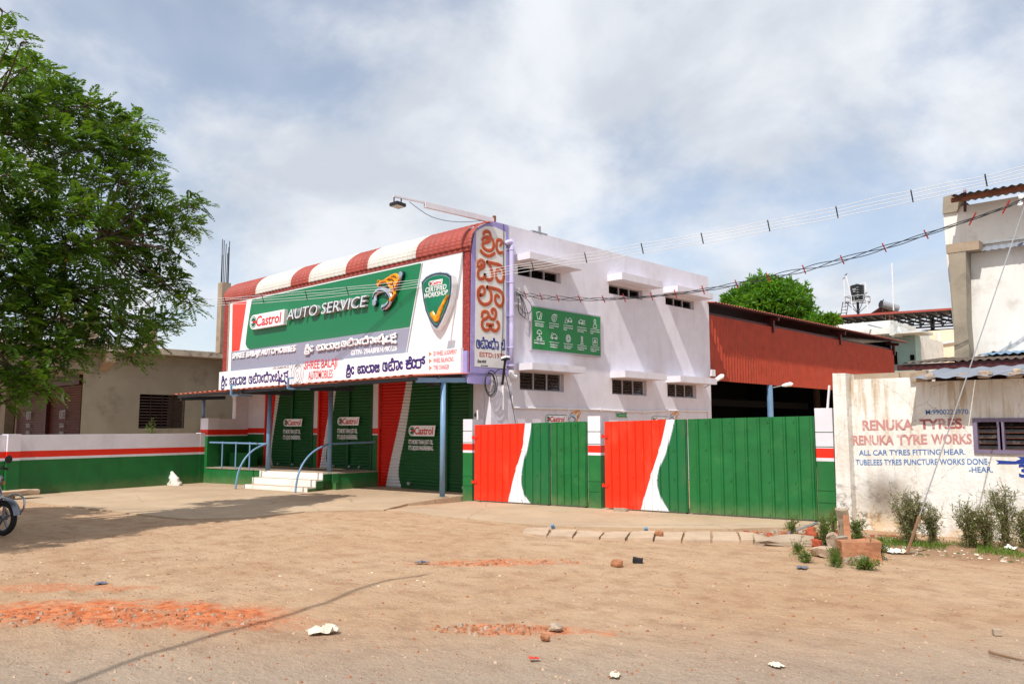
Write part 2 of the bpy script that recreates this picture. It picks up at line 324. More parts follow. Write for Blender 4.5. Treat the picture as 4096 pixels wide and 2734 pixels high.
# ------------------------------------------------------------------ mesh helpers
def unit(v): v = Vector(v); return v.normalized()
class MB:
    def __init__(s): s.v = []; s.f = []; s.m = []; s.uv = {}
    def add(s, vs, fs, mi=0, uvs=None):
        o = len(s.v); s.v += [tuple(p) for p in vs]
        for f in fs: s.f.append(tuple(i+o for i in f)); s.m.append(mi)
        if uvs:
            for i, q in enumerate(uvs): s.uv[o+i] = q
        return s
    def box(s, a, b, mi=0, faces=None):
        x0, x1 = sorted((a[0], b[0])); y0, y1 = sorted((a[1], b[1])); z0, z1 = sorted((a[2], b[2]))
        vs = [(x0,y0,z0),(x1,y0,z0),(x1,y1,z0),(x0,y1,z0),(x0,y0,z1),(x1,y0,z1),(x1,y1,z1),(x0,y1,z1)]
        return s.add(vs, [(0,3,2,1),(4,5,6,7),(0,1,5,4),(1,2,6,5),(2,3,7,6),(3,0,4,7)], mi)
    def obox(s, o, ux, uy, uz, mi=0):
        o, ux, uy, uz = map(Vector, (o, ux, uy, uz))
        vs = [o, o+ux, o+ux+uy, o+uy, o+uz, o+ux+uz, o+ux+uy+uz, o+uy+uz]
        fl = [(0,3,2,1),(4,5,6,7),(0,1,5,4),(1,2,6,5),(2,3,7,6),(3,0,4,7)]
        if ux.cross(uy).dot(uz) < 0: fl = [f[::-1] for f in fl]
        return s.add(vs, fl, mi)
    def beam(s, a, b, w, h, mi=0, up=(0, 0, 1)):
        a, b = Vector(a), Vector(b); d = (b-a).normalized(); up = Vector(up)
        if abs(d.dot(up)) > .98: up = Vector((0, 1, 0))
        sd = d.cross(up).normalized(); u2 = sd.cross(d).normalized()
        return s.obox(a-sd*w/2-u2*h/2, b-a, sd*w, u2*h, mi)
    def prism(s, poly, o, ux, uy, n, mi=0, mi_side=None):
        """poly in (u, v) metres on frame o, ux, uy, pushed out by the vector n"""
        o, ux, uy, n = Vector(o), Vector(ux), Vector(uy), Vector(n); k = len(poly)
        base = [o+ux*a+uy*b for a, b in poly]; top = [p+n for p in base]
        area = sum(poly[i][0]*poly[(i+1) % k][1]-poly[(i+1) % k][0]*poly[i][1] for i in range(k))
        if (ux.cross(uy).dot(n) < 0) != (area < 0): base.reverse(); top.reverse()
        s.add(base+top, [tuple(range(k, 2*k))], mi); 
        s.f.append(tuple(len(s.v)-2*k+i for i in reversed(range(k)))); s.m.append(mi)
        for i in range(k):
            j = (i+1) % k; q = len(s.v)-2*k; s.f.append((q+i, q+j, q+k+j, q+k+i)); s.m.append(mi if mi_side is None else mi_side)
        return s
    def tube(s, pts, r, sides=6, mi=0, flat=None, cap=True, closed=False):
        """flat=(normal, thickness): the tube is squashed along that normal (used for lettering strokes)"""
        pts = [Vector(p) for p in pts]; n = len(pts); rs = r if isinstance(r, (list, tuple)) else [r]*n
        rings = []; prev = None
        for i, p in enumerate(pts):
            t = (pts[min(i+1, n-1)]-pts[max(i-1, 0)])
            if t.length < 1e-7: t = Vector((0, 0, 1))
            t.normalize()
            if flat: a = Vector(flat[0]).normalized(); b = t.cross(a).normalized()
            else:
                if prev is None: a = t.orthogonal().normalized()
                else:
                    a = prev-t*prev.dot(t)
                    a = a.normalized() if a.length > 1e-6 else t.orthogonal().normalized()
                prev = a; b = t.cross(a)
            ra = flat[1] if flat else rs[i]
            rings.append([p+a*ra*math.cos(2*math.pi*k/sides)+b*rs[i]*math.sin(2*math.pi*k/sides) for k in range(sides)])
        vs = [q for rg in rings for q in rg]; fs = []
        for i in range(n-1):
            for k in range(sides):
                k2 = (k+1) % sides; fs.append((i*sides+k, i*sides+k2, (i+1)*sides+k2, (i+1)*sides+k))
        if cap: fs.append(tuple(reversed(range(sides)))); fs.append(tuple(range((n-1)*sides, n*sides)))
        return s.add(vs, fs, mi)
    def lathe(s, prof, o=(0, 0, 0), axis=(0, 0, 1), n=20, mi=0):
        ax = Vector(axis).normalized(); a = ax.orthogonal().normalized(); b = ax.cross(a); o = Vector(o); vs = []; fs = []
        for r_, h in prof:
            for k in range(n):
                t = 2*math.pi*k/n; vs.append(o+ax*h+(a*math.cos(t)+b*math.sin(t))*r_)
        for i in range(len(prof)-1):
            for k in range(n):
                k2 = (k+1) % n; fs.append((i*n+k, i*n+k2, (i+1)*n+k2, (i+1)*n+k))
        return s.add(vs, fs, mi)
    def grid(s, rows, mi=0, uvs=None):
        """rows: list of rows of points"""
        h = len(rows); w_ = len(rows[0]); vs = [p for r_ in rows for p in r_]
        fs = [(i*w_+j, i*w_+j+1, (i+1)*w_+j+1, (i+1)*w_+j) for i in range(h-1) for j in range(w_-1)]
        return s.add(vs, fs, mi, [q for r_ in uvs for q in r_] if uvs else None)
    def build(s, name, mats, parent=None, smooth=False):
        me = bpy.data.meshes.new(name); loc = parent.matrix_world.translation if parent else Vector()
        pl = wloc(parent); me.from_pydata([tuple(Vector(p)-pl) for p in s.v], [], s.f)
        if s.uv:
            l = me.uv_layers.new(name='uv')
            for lp in me.loops: l.data[lp.index].uv = s.uv.get(lp.vertex_index, (0, 0))
        mats = mats if isinstance(mats, (list, tuple)) else [mats]
        for q in mats: me.materials.append(M[q] if isinstance(q, str) else q)
        if len(mats) > 1: me.polygons.foreach_set('material_index', s.m)
        if smooth: me.polygons.foreach_set('use_smooth', [True]*len(me.polygons))
        me.update(); o = bpy.data.objects.new(name, me); COL.objects.link(o)
        if parent: o.parent = parent
        return o
def wloc(o):
    v = Vector()
    while o: v = v+Vector(o.location); o = o.parent
    return v
def tag(o, label, cat, group=None, kind=None):
    if label: o['label'] = label
    if cat: o['category'] = cat
    if group: o['group'] = group
    if kind: o['kind'] = kind
    return o
def thing(name, label, cat, loc=(0, 0, 0), group=None):
    o = bpy.data.objects.new(name, None); COL.objects.link(o); o.location = loc; o.empty_display_size = .2
    return tag(o, label, cat, group)
def struct(o): o['kind'] = 'structure'; return o
def copy_tree(o, parent=None):
    c = o.copy(); COL.objects.link(c); c.parent = parent
    for ch in list(o.children): copy_tree(ch, c)
    return c
def smooth_curve(pts, k=4):
    pts = [Vector(p) for p in pts]; out = []
    for i in range(len(pts)-1):
        p0, p1, p2, p3 = pts[max(i-1, 0)], pts[i], pts[i+1], pts[min(i+2, len(pts)-1)]
        for j in range(k):
            t = j/k; out.append(.5*((2*p1)+(-p0+p2)*t+(2*p0-5*p1+4*p2-p3)*t*t+(-p0+3*p1-3*p2+p3)*t**3))
    out.append(pts[-1]); return out
def text_part(name, body, o, ux, uy, w_, h_, mat, parent, bold=.0, depth=.006, shear=0, side=None, spacing=1.0):
    """lettering fitted into a w x h box whose lower left corner is o"""
    cu = bpy.data.curves.new(name, 'FONT'); cu.body = body; cu.size = 1; cu.offset = bold; cu.extrude = .5; cu.space_character = spacing
    cu.resolution_u = 3; cu.shear = shear
    t = bpy.data.objects.new(name, cu); COL.objects.link(t); bpy.context.view_layer.update()
    me = bpy.data.meshes.new_from_object(t.evaluated_get(bpy.context.evaluated_depsgraph_get())); bpy.data.objects.remove(t)
    n = len(me.vertices); a = np.empty(n*3); me.vertices.foreach_get('co', a); a = a.reshape(-1, 3)
    lo, hi = a.min(0), a.max(0); a[:, 0] = (a[:, 0]-lo[0])/max(hi[0]-lo[0], 1e-6)*w_; a[:, 1] = (a[:, 1]-lo[1])/max(hi[1]-lo[1], 1e-6)*h_; a[:, 2] = (a[:, 2]+.5)*depth
    ux, uy = unit(ux), unit(uy); nn = ux.cross(uy); B = np.array([ux, uy, nn]); pl = wloc(parent)
    a = a @ B+np.array(Vector(o)-pl); me.vertices.foreach_set('co', a.ravel()); me.materials.clear(); me.materials.append(M[mat])
    if side:
        me.materials.append(M[side]); me.update()
        for p in me.polygons: p.material_index = 0 if abs(p.normal.dot(nn)) > .7 else 1
    me.update(); ob = bpy.data.objects.new(name, me); COL.objects.link(ob); ob.parent = parent; return ob
def strokes(name, ss, frame, r, thick, mat, parent, k=3):
    """brush or cut-out lettering: every stroke a flattened tube on a wall frame (o, ux, uy)"""
    o, ux, uy = [Vector(q) for q in frame]; n = ux.cross(uy).normalized(); mb = MB()
    for st in ss:
        pts = smooth_curve([o+ux*a+uy*b+n*thick for a, b in st], k); mb.tube(pts, r, 8, 0, (n, thick))
        for e in (pts[0], pts[-1]): mb.tube([e-n*thick, e+n*thick*.9], r*.97, 8)
    return mb.build(name, mat, parent)
def remap(ss, src, dst):
    (a0, b0, a1, b1), (c0, d0, c1, d1) = src, dst
    return [[(c0+(p-a0)/(a1-a0)*(c1-c0), d0+(q-b0)/(b1-b0)*(d1-d0)) for p, q in st] for st in ss]
def corr(mb, o, ux, uy, wd, ht, pitch, depth, n, mi=0, shape='sine', sub=6, duv=(0, 0), nz=1):
    """corrugated sheet: ribs run along uy, corrugation across ux"""
    o, ux, uy, n = Vector(o), unit(ux), unit(uy), unit(n)
    cnt = max(1, round(wd/pitch)); us = []
    if shape == 'sine':
        for i in range(cnt*sub+1): us.append((i/(cnt*sub)*wd, .5-.5*math.cos(2*math.pi*i/sub)))
    elif shape == 'rib':
        p = wd/cnt
        for i in range(cnt): us += [(i*p, 0), (i*p+p*.62, 0), (i*p+p*.70, 1), (i*p+p*.88, 1), (i*p+p*.96, 0)]
        us.append((wd, 0))
    rows = []; uvs = []
    for j in range(nz+1):
        v = ht*j/nz; rows.append([o+ux*u+uy*v+n*depth*d for u, d in us]); uvs.append([(u+duv[0], v+duv[1]) for u, d in us])
    mb.grid(rows, mi, uvs)
def rock(name, loc, size, mat, seed=0, parent=None, rough=.35, sub=2, rotz=0):
    import bmesh
    bm = bmesh.new(); bmesh.ops.create_icosphere(bm, subdivisions=sub, radius=1); rr = random.Random(seed)
    off = Vector((rr.random()*50, rr.random()*50, rr.random()*50))
    for v in bm.verts:
        d = v.co.normalized(); s = 1+rough*(noise.noise(d*1.1+off)+.5*noise.noise(d*2.6+off))
        d = Vector([math.copysign(abs(q)**.72, q) for q in d]); v.co = Vector((d.x*size[0], d.y*size[1], d.z*size[2]))*s*.9
        v.co.z = max(v.co.z, -size[2]*.75)
    bmesh.ops.rotate(bm, verts=bm.verts, matrix=Matrix.Rotation(rotz, 3, 'Z'))
    me = bpy.data.meshes.new(name); bm.to_mesh(me); bm.free(); me.materials.append(M[mat])
    o = bpy.data.objects.new(name, me); COL.objects.link(o); o.location = loc; return o

# ------------------------------------------------------------------ ground
U = Vector((math.cos(R(11.3)), math.sin(R(11.3)), 0)); V = Vector((-U.y, U.x, 0)); ZZ = Vector((0, 0, 1)); XX = Vector((1, 0, 0)); YY = Vector((0, 1, 0))
g = MB(); rows = []
def ground_z(x, y):
    n = noise.noise(Vector((x*.5, y*.5, 0)))*.018+noise.noise(Vector((x*2.2, y*2.2, 3)))*.010+noise.noise(Vector((x*7, y*7, 7)))*.006
    lx = math.exp(-(((x+7.7)/1.4)**2+((y-2.9)/.8)**2))*.03
    f = 1. if (x > -13 and y < 11.2) or y < 6 else .25
    z = (n+lx)*f-.012
    if x > -4.9 and y > 12.2: z += .0
    return z
xs = np.concatenate([np.linspace(-400, -30, 8), np.linspace(-29, 3, 300), np.linspace(6, 400, 8)])
ys = np.concatenate([np.linspace(-400, -4, 8), np.linspace(-3.5, 16, 200), np.linspace(18, 700, 9)])
for y in ys: rows.append([(x, y, ground_z(x, y)) for x in xs])
g.grid(rows); struct(g.build('ground', 'soil', smooth=True))
def slab_poly(pts, thick, jag=.03, step=.25, seed=1):
    """closed outline with slightly broken edges; pts are (x, y, z top)"""
    rr = random.Random(seed); out = []
    for i in range(len(pts)):
        a, b = Vector(pts[i]), Vector(pts[(i+1) % len(pts)]); n = max(1, int((b-a).length/step))
        for k in range(n):
            p = a.lerp(b, k/n); out.append(p+Vector((rr.uniform(-jag, jag), rr.uniform(-jag, jag), 0)))
    mb = MB(); k = len(out); vs = out+[p-Vector((0, 0, thick)) for p in out]
    ar = sum(out[i].x*out[(i+1) % k].y-out[(i+1) % k].x*out[i].y for i in range(k))
    f = [tuple(range(k)) if ar > 0 else tuple(reversed(range(k)))]
    f += [(i, (i+1) % k, k+(i+1) % k, k+i) if ar < 0 else (k+i, k+(i+1) % k, (i+1) % k, i) for i in range(k)]
    return mb.add(vs, f)
# raised forecourt in front of the shutters
struct(slab_poly([(-24.6, 4.2, .012), (-22.9, 6.2, .012), (-24.2, 13.2, .012), (-18.3, 14.1, .055), (-13.8, 14.1, .075), (-13.45, 13.0, .11), (-13.767,12.991,0.11), (-13.745,12.022,0.1), (-13.84,11.193,0.04), (-13.379,10.189,0.018), (-14.289,8.929,0.012), (-14.161,7.548,0.012), (-14.716,6.721,0.012), (-15.972,6.434,0.012), (-18.354,6.125,0.012), (-20.656,5.692,0.012)], .25, .02, .3, 3).build('forecourt', 'apron'))
# gate apron
struct(slab_poly([(-13.442,10.293,0.006), (-13.25,11.482,0.006), (-13.6, 12.5, .008), (-13.5, 13.2, .02), (-6.0, 14.9, .02), (-5.75, 13.9, .02), (-5.811,13.623,0.02), (-6.667,12.206,0.03), (-7.769,11.31,0.03), (-9.22,10.443,0.02), (-10.702,10.324,0.008)], .14, .03, .22, 4).build('gate_apron', 'apron'))
# broken lip of rubble concrete along the front of the gate apron
mb = MB(); e0, e1 = Vector((-9.262,10.547,0.0)), Vector((-5.72,13.854,0.0)); dr = (e1-e0).normalized(); nr = Vector((dr.y, -dr.x, 0)); rows = []
for j in range(7):
    row = []
    for i in range(90):
        p = e0+dr*(i/89*(e1-e0).length); q = p+nr*(j/6*.22); zz = .028-.03*(j/6)**2*3
        q += Vector((noise.noise(q*9), noise.noise(q*9+XX*5), 0))*.03; row.append((q.x, q.y, zz+noise.noise(q*11)*.03*(j > 0)))
    rows.append(row)
mb.grid(rows); struct(mb.build('apron_lip', 'concrete_pale', smooth=True))
# drain slabs
dc = thing('drain_cover', 'row of cracked stone slabs covering the drain in front of the gates', 'drain cover', (-7.5, 10.6, 0))
sl = [((-9.238,9.976,0.0),(-8.94,10.262,0.0),(-8.293,9.427,0.0),(-8.821,9.439,0.0)),((-8.798,10.164,0.0),(-8.443,10.351,-0.0),(-7.988,9.686,0.0),(-8.258,9.428,0.0)),((-8.423,10.371,-0.0),(-8.019,10.534,0.0),(-7.625,9.868,0.0),(-7.973,9.7,0.0)),((-7.996,10.555,0.0),(-7.655,10.735,0.0),(-7.274,10.075,0.0),(-7.596,9.863,0.0)),((-7.635,10.755,0.0),(-7.363,11.015,0.0),(-6.927,10.278,0.0),(-7.246,10.069,0.0)),((-7.358,11.056,-0.0),(-7.051,11.35,-0.0),(-6.56,10.472,0.0),(-6.888,10.253,0.0)),((-7.03,11.37,-0.0),(-6.746,11.642,-0.0),(-6.234,10.753,0.0),(-6.522,10.447,0.0)),((-6.728,11.659,-0.0),(-6.446,11.929,-0.0),(-5.896,11.015,0.0),(-6.207,10.749,0.0)),((-6.426,11.949,-0.0),(-6.17,11.977,0.0),(-5.772,11.196,0.0),(-5.904,11.07,0.0))]
for i, q in enumerate(sl):
    ctr = sum((Vector(p) for p in q), Vector())/4; zt = .034+random.uniform(-.008, .012)
    pts = [Vector(p)+(ctr-Vector(p))*.03 for p in q]
    slab_poly([(p.x, p.y, zt+random.uniform(-.006, .006)) for p in pts], .07, .008, .18, 20+i).build('slab', 'slab', dc)

# ------------------------------------------------------------------ the workshop building
YF, XS, YL = 13.07, -13.9, 13.75
YB = 24.25; HT = 6.845
bl = thing('workshop_building', 'two storey lilac white workshop with red and white barrel roof edge over its front', 'building', (-18, 16, 0))
wm = MB(); wall_top = 6.80
WALLPOS = True
wm.box((-26.1, YB-.2, 0), (XS-.23, YB, 6.7))
wm.box((-26.3, 13.2, 2.96), (XS-.63, 13.42, 6.04)); wm.box((XS-.63, 13.2, 2.99), (XS-.23, 13.42, 6.04)); wm.box((-26.3, 13.95, 6.31), (XS-.23, 14.1, 6.68)); wm.box((-26.35, 13.44, 2.7), (-26.15, YB-.21, 6.6))
wm.box((-26.1, 13.43, 6.1), (XS-.24, YB-.22, 6.3))                   # roof deck
wm.box((XS-.21, 13.19, 2.985), (XS-.003, 13.776, 6.55))                     # upper overhang cheek
wm.build('wall', 'lilac', bl)
wm = MB(); wm.box((XS-.62, YL, 0), (XS-.225, YL+.2, 2.98)); wm.build('wall', 'lilac', bl)
# painted name strip on the side wall
pm = MB(); F2 = ((XS, 0, 0), (0, 1, 0), (0, 0, 1))
out_ = [(13.07, 2.97), (14.37, 3.0), (14.38, 6.795), (13.85, 6.795), (13.56, 6.69), (13.35, 6.58), (13.21, 6.42), (13.14, 6.2), (13.09, 5.9)]
pm.prism(out_, (XS+.001, 0, 0), YY, ZZ, XX*.012); pm.build('painted_border', 'violet', bl)
pm = MB(); inn = [(13.21, 3.13), (14.30, 3.135), (14.28, 6.60), (13.86, 6.66), (13.55, 6.62), (13.24, 6.44)]
pm.prism(inn, (XS+.014, 0, 0), YY, ZZ, XX*.004); pm.build('painted_panel', 'cream_panel', bl)
pm = MB(); pm.box((XS-.02, 13.0, 2.72), (XS+.0, 13.779, 2.985)); pm.box((XS-.6, 12.99, 2.76), (XS-.022, 13.17, 3.5)); pm.build('sign_bracket', 'violet', bl)
big = [
 # shri
 [(13.484,6.413),(13.521,6.466),(13.604,6.495),(13.679,6.481),(13.716,6.418),(13.721,6.34)], [(13.448,6.261),(13.497,6.317),(13.588,6.35),(13.696,6.351),(13.788,6.321),(13.827,6.243),(13.827,6.145),(13.772,6.058),(13.664,6.022),(13.548,6.034),(13.466,6.086),(13.457,6.151),(13.523,6.198),(13.622,6.23),(13.688,6.268)],
 [(13.588,6.345),(13.633,6.325),(13.626,6.275),(13.58,6.249)], [(13.388,5.972),(13.483,5.915),(13.615,5.888),(13.731,5.906),(13.848,5.979)], [(14.068,6.228),(14.119,6.291),(14.102,6.35),(14.025,6.355),(13.948,6.312),(13.932,6.223),(13.932,6.138),(13.975,6.06),(14.043,6.028),(14.128,6.048)],
 # baa
 [(13.282,5.582),(13.289,5.654),(13.346,5.721),(13.427,5.74),(13.497,5.703),(13.504,5.626),(13.452,5.559),(13.347,5.508),(13.299,5.43),(13.299,5.348),(13.34,5.288),(13.429,5.285),(13.503,5.322),(13.535,5.38)], [(13.535,5.38),(13.576,5.314),(13.684,5.287),(13.775,5.341),(13.791,5.439),(13.757,5.555),(13.707,5.656),(13.616,5.72)],
 [(13.616,5.726),(13.882,5.724),(14.052,5.712),(14.146,5.659),(14.189,5.543),(14.19,5.421),(14.155,5.337),(14.087,5.298),(13.985,5.315),(13.926,5.385),(13.909,5.48),(13.942,5.563),(13.993,5.588),(14.044,5.553)], [(13.347,5.555),(13.39,5.597),(13.411,5.642)],
 # laa
 [(13.383,4.884),(13.337,4.931),(13.346,5.013),(13.4,5.073),(13.465,5.088),(13.517,5.041),(13.517,4.967),(13.469,4.901),(13.392,4.878)], [(13.364,5.055),(13.304,4.967),(13.301,4.847),(13.356,4.734),(13.467,4.666),(13.596,4.674),(13.708,4.733),(13.755,4.833),(13.745,4.954),(13.697,5.056),(13.622,5.094)],
 [(13.622,5.098),(13.858,5.093),(14.011,5.079),(14.117,5.026),(14.169,4.922),(14.166,4.798),(14.117,4.704),(14.04,4.678),(13.935,4.731),(13.887,4.821),(13.896,4.904),(13.954,4.941),(14.011,4.911)],
 # ji
 [(13.435,4.369),(13.453,4.458),(13.542,4.493),(13.631,4.476),(13.654,4.404),(13.598,4.339),(13.473,4.273),(13.437,4.177),(13.474,4.08),(13.581,4.034),(13.683,4.072),(13.72,4.142)], [(13.72,4.142),(13.777,4.074),(13.909,4.051),(14.004,4.121),(14.013,4.223),(13.965,4.28)], [(13.653,4.438),(13.71,4.363),(13.785,4.33),(13.875,4.352),(13.913,4.451),(13.901,4.544),(13.831,4.584),(13.769,4.544),(13.794,4.486)], [(13.608,4.179),(13.71,4.184),(13.804,4.19)]]
fr = ((XS+.018, 0, 0), YY, ZZ)
strokes('letter_outline', big, fr, .068, .003, 'ochre_line', bl); strokes('letter_gap', big, fr, .060, .005, 'cream_panel', bl); strokes('letter', big, fr, .048, .008, 'letter_orange', bl)

# Kannada script of the banners, traced as strokes on the plane of the front (x, z in metres)
sri = [[(-25.996,3.302),(-25.985,3.361),(-26.035,3.401),(-26.093,3.384),(-26.078,3.347),(-25.987,3.302),(-25.949,3.255),(-25.943,3.181),(-25.966,3.114),(-26.042,3.087),(-26.122,3.112),(-26.133,3.173),(-26.053,3.23),(-25.986,3.287)], [(-26.116,3.232),(-26.111,3.284),(-26.043,3.304),(-25.964,3.286)], [(-26.143,3.061),(-26.132,2.993),(-26.034,2.982),(-25.941,2.994),(-25.937,3.061)], [(-25.761,3.27),(-25.779,3.308),(-25.841,3.308),(-25.875,3.267),(-25.865,3.133),(-25.824,3.09),(-25.763,3.097),(-25.757,3.136)]]
bala = [[(-25.536,3.224),(-25.535,3.283),(-25.488,3.311),(-25.425,3.286),(-25.426,3.22),(-25.515,3.187),(-25.536,3.136),(-25.487,3.09),(-25.426,3.095),(-25.409,3.146)], [(-25.409,3.146),(-25.387,3.104),(-25.335,3.096),(-25.302,3.127),(-25.311,3.26),(-25.351,3.313)], [(-25.373,3.311),(-25.231,3.317),(-25.178,3.291),(-25.153,3.151),(-25.185,3.097),(-25.245,3.093),(-25.263,3.14),(-25.248,3.177)], [(-25.009,3.262),(-25.05,3.3),(-25.094,3.28),(-25.09,3.149),(-25.051,3.101),(-24.932,3.096),(-24.875,3.126),(-24.878,3.257),(-24.918,3.309)], [(-24.941,3.31),(-24.779,3.315),(-24.733,3.287),(-24.718,3.149),(-24.749,3.097),(-24.814,3.095),(-24.826,3.139),(-24.804,3.167)], [(-24.661,3.248),(-24.653,3.306),(-24.595,3.31),(-24.558,3.287),(-24.561,3.244),(-24.631,3.204),(-24.648,3.147),(-24.609,3.099),(-24.557,3.1),(-24.542,3.135)], [(-24.542,3.135),(-24.522,3.099),(-24.479,3.097),(-24.452,3.125),(-24.458,3.168)], [(-24.561,3.244),(-24.502,3.227),(-24.461,3.254),(-24.464,3.305),(-24.502,3.311),(-24.511,3.271)]]
auto = [[(-24.128,3.284),(-24.187,3.315),(-24.231,3.299),(-24.243,3.217),(-24.243,3.138),(-24.192,3.101),(-24.087,3.1),(-24.043,3.127),(-24.055,3.292),(-24.095,3.308),(-24.133,3.284),(-24.127,3.191),(-24.091,3.161),(-24.046,3.169)], [(-23.843,3.371),(-23.831,3.404),(-23.781,3.403),(-23.765,3.364),(-23.793,3.323),(-23.881,3.313),(-23.959,3.294),(-23.96,3.234),(-23.914,3.218),(-23.843,3.236)], [(-23.96,3.234),(-23.959,3.135),(-23.912,3.102),(-23.834,3.102),(-23.81,3.157)], [(-23.81,3.157),(-23.789,3.103),(-23.728,3.105),(-23.694,3.139),(-23.704,3.294),(-23.742,3.321),(-23.563,3.327),(-23.509,3.3),(-23.492,3.159),(-23.535,3.109),(-23.59,3.109),(-23.607,3.156),(-23.579,3.19)], [(-23.347,3.251),(-23.355,3.29),(-23.41,3.295),(-23.435,3.262),(-23.429,3.17),(-23.399,3.125),(-23.35,3.125),(-23.341,3.16)]]
mobile = [[(-23.302,3.319),(-23.127,3.33),(-23.067,3.35),(-23.061,3.391),(-23.105,3.413),(-23.145,3.401),(-23.129,3.364)], [(-23.194,3.321),(-23.266,3.254),(-23.264,3.136),(-23.218,3.104),(-23.167,3.107),(-23.146,3.159)], [(-23.146,3.159),(-23.127,3.11),(-23.06,3.111),(-23.024,3.141),(-23.034,3.293),(-23.065,3.315),(-22.873,3.321),(-22.815,3.291),(-22.792,3.159),(-22.834,3.11),(-22.887,3.108),(-22.91,3.15),(-22.883,3.183)], [(-22.657,3.242),(-22.665,3.284),(-22.718,3.29),(-22.742,3.253),(-22.736,3.164),(-22.707,3.117),(-22.655,3.119),(-22.652,3.153)], [(-22.585,3.257),(-22.582,3.308),(-22.544,3.327),(-22.499,3.304),(-22.506,3.25),(-22.572,3.218),(-22.586,3.151),(-22.545,3.112),(-22.488,3.117),(-22.464,3.159)], [(-22.464,3.159),(-22.441,3.118),(-22.39,3.122),(-22.374,3.169),(-22.382,3.306),(-22.409,3.361),(-22.387,3.398),(-22.424,3.41),(-22.451,3.38)], [(-22.343,3.209),(-22.306,3.191),(-22.299,3.153),(-22.338,3.127),(-22.351,3.073),(-22.332,3.018),(-22.367,2.999),(-22.385,3.048),(-22.349,3.087),(-22.285,3.098)], [(-22.179,3.256),(-22.207,3.298),(-22.241,3.272),(-22.236,3.137),(-22.196,3.099),(-22.081,3.101),(-22.027,3.128),(-22.036,3.29),(-22.081,3.333)], [(-22.094,3.331),(-21.942,3.34),(-21.906,3.368),(-21.844,3.381)], [(-21.942,3.34),(-21.87,3.31),(-21.856,3.229),(-21.91,3.208),(-21.957,3.233)], [(-22.227,3.073),(-22.004,3.08),(-21.98,3.006)], [(-21.965,3.059),(-21.925,3.014),(-21.875,3.028),(-21.873,3.079),(-21.843,2.987)]]
ker = [[(-16.107,3.297),(-15.889,3.302)], [(-16.109,3.373),(-15.922,3.373),(-15.906,3.423),(-15.941,3.456),(-15.988,3.451),(-15.983,3.414)], [(-15.991,3.366),(-16.076,3.336),(-16.006,3.305),(-15.91,3.291),(-15.888,3.224),(-15.929,3.176),(-16.064,3.178),(-16.095,3.228),(-16.006,3.298)], [(-15.763,3.34),(-15.774,3.374),(-15.827,3.377),(-15.858,3.338),(-15.856,3.222),(-15.823,3.184),(-15.766,3.19),(-15.761,3.224)], [(-15.711,3.364),(-15.575,3.367),(-15.533,3.327),(-15.527,3.212),(-15.561,3.177),(-15.676,3.176),(-15.712,3.215),(-15.71,3.323),(-15.686,3.362)], [(-15.575,3.367),(-15.471,3.375),(-15.441,3.42),(-15.38,3.428)], [(-15.471,3.371),(-15.395,3.346),(-15.383,3.285),(-15.435,3.274),(-15.466,3.296)]]
B1 = (-26.161,2.986,-24.445,3.406)

# piers, beam, roof sheets, soffit
for x0, x1 in ((-26.36, -26.0), (-14.14, -13.91)):
    q = MB(); q.box((x0, YF-.02, 2.8), (x1, 13.19, 6.02)); q.build('pier', 'rough_red', bl)
q = MB(); q.box((-26.38, YF-.05, 5.935), (XS+.0, YF+.1, 6.045)); q.build('eave_beam', 'roof_red', bl)
bounds = [-26.38, -24.14, -21.97, -20.94, -19.02, -17.97, -15.89, -13.80]
prof = [(0, 0), (-.005, .09), (.005, .18), (.03, .27), (.075, .36), (.14, .44), (.22, .51), (.32, .575), (.44, .64), (.58, .69), (.75, .735)]
for i in range(7):
    q = MB(); a, b = bounds[i], bounds[i+1]; n = max(1, round((b-a)/.205)); rows = []
    for (py, pz) in prof:
        row = []
        for k in range(n*6+1):
            t = k % 6; hgt = (0, 0, 0, .035, .045, .035)[t]; x = a+(b-a)*k/(n*6)
            row.append((x, YF-.07+py-hgt*.75*(1-py), 6.02+pz+hgt*.7*min(1, pz*1.6)))
        rows.append(row)
    # small cross crimps of the curved sheets
    rr_ = []
    for j in range(len(rows)-1):
        for s_ in range(3):
            t = s_/3; off = -.008 if s_ == 1 else 0
            rr_.append([(p[0], p[1]*(1-t)+r_[1]*t+off, p[2]*(1-t)+r_[2]*t) for p, r_ in zip(rows[j], rows[j+1])])
    rr_.append(rows[-1]); q.grid(rr_); q.build('roof_sheet', 'roof_red' if i % 2 == 0 else 'roof_white', bl, smooth=False)
q = MB(); poly = [(YF-.07+a, 6.02+b) for a, b in prof]+[(14.0, 6.02)]; q.prism(poly, (-26.3, 0, 0), YY, ZZ, XX*.03); q.build('gable_end', 'lilac', bl)
q = MB(); q.box((-26.3, YF+.0, 6.05), (XS-.02, 13.9, 6.06)); q.build('soffit', 'lilac', bl)
q = MB(); q.box((XS-.03, 15.55, 6.8), (XS+.01, 15.62, 6.99)); q.box((XS-.2, 15.3, 6.79), (XS, 15.9, 6.84)); q.build('rebar_stub', 'galv', bl)
q = MB(); q.tube([(XS-.1, 13.98, 6.78), (XS-.1, 13.98, 6.98)], .045, 8); q.build('vent_pipe', 'rust', bl)

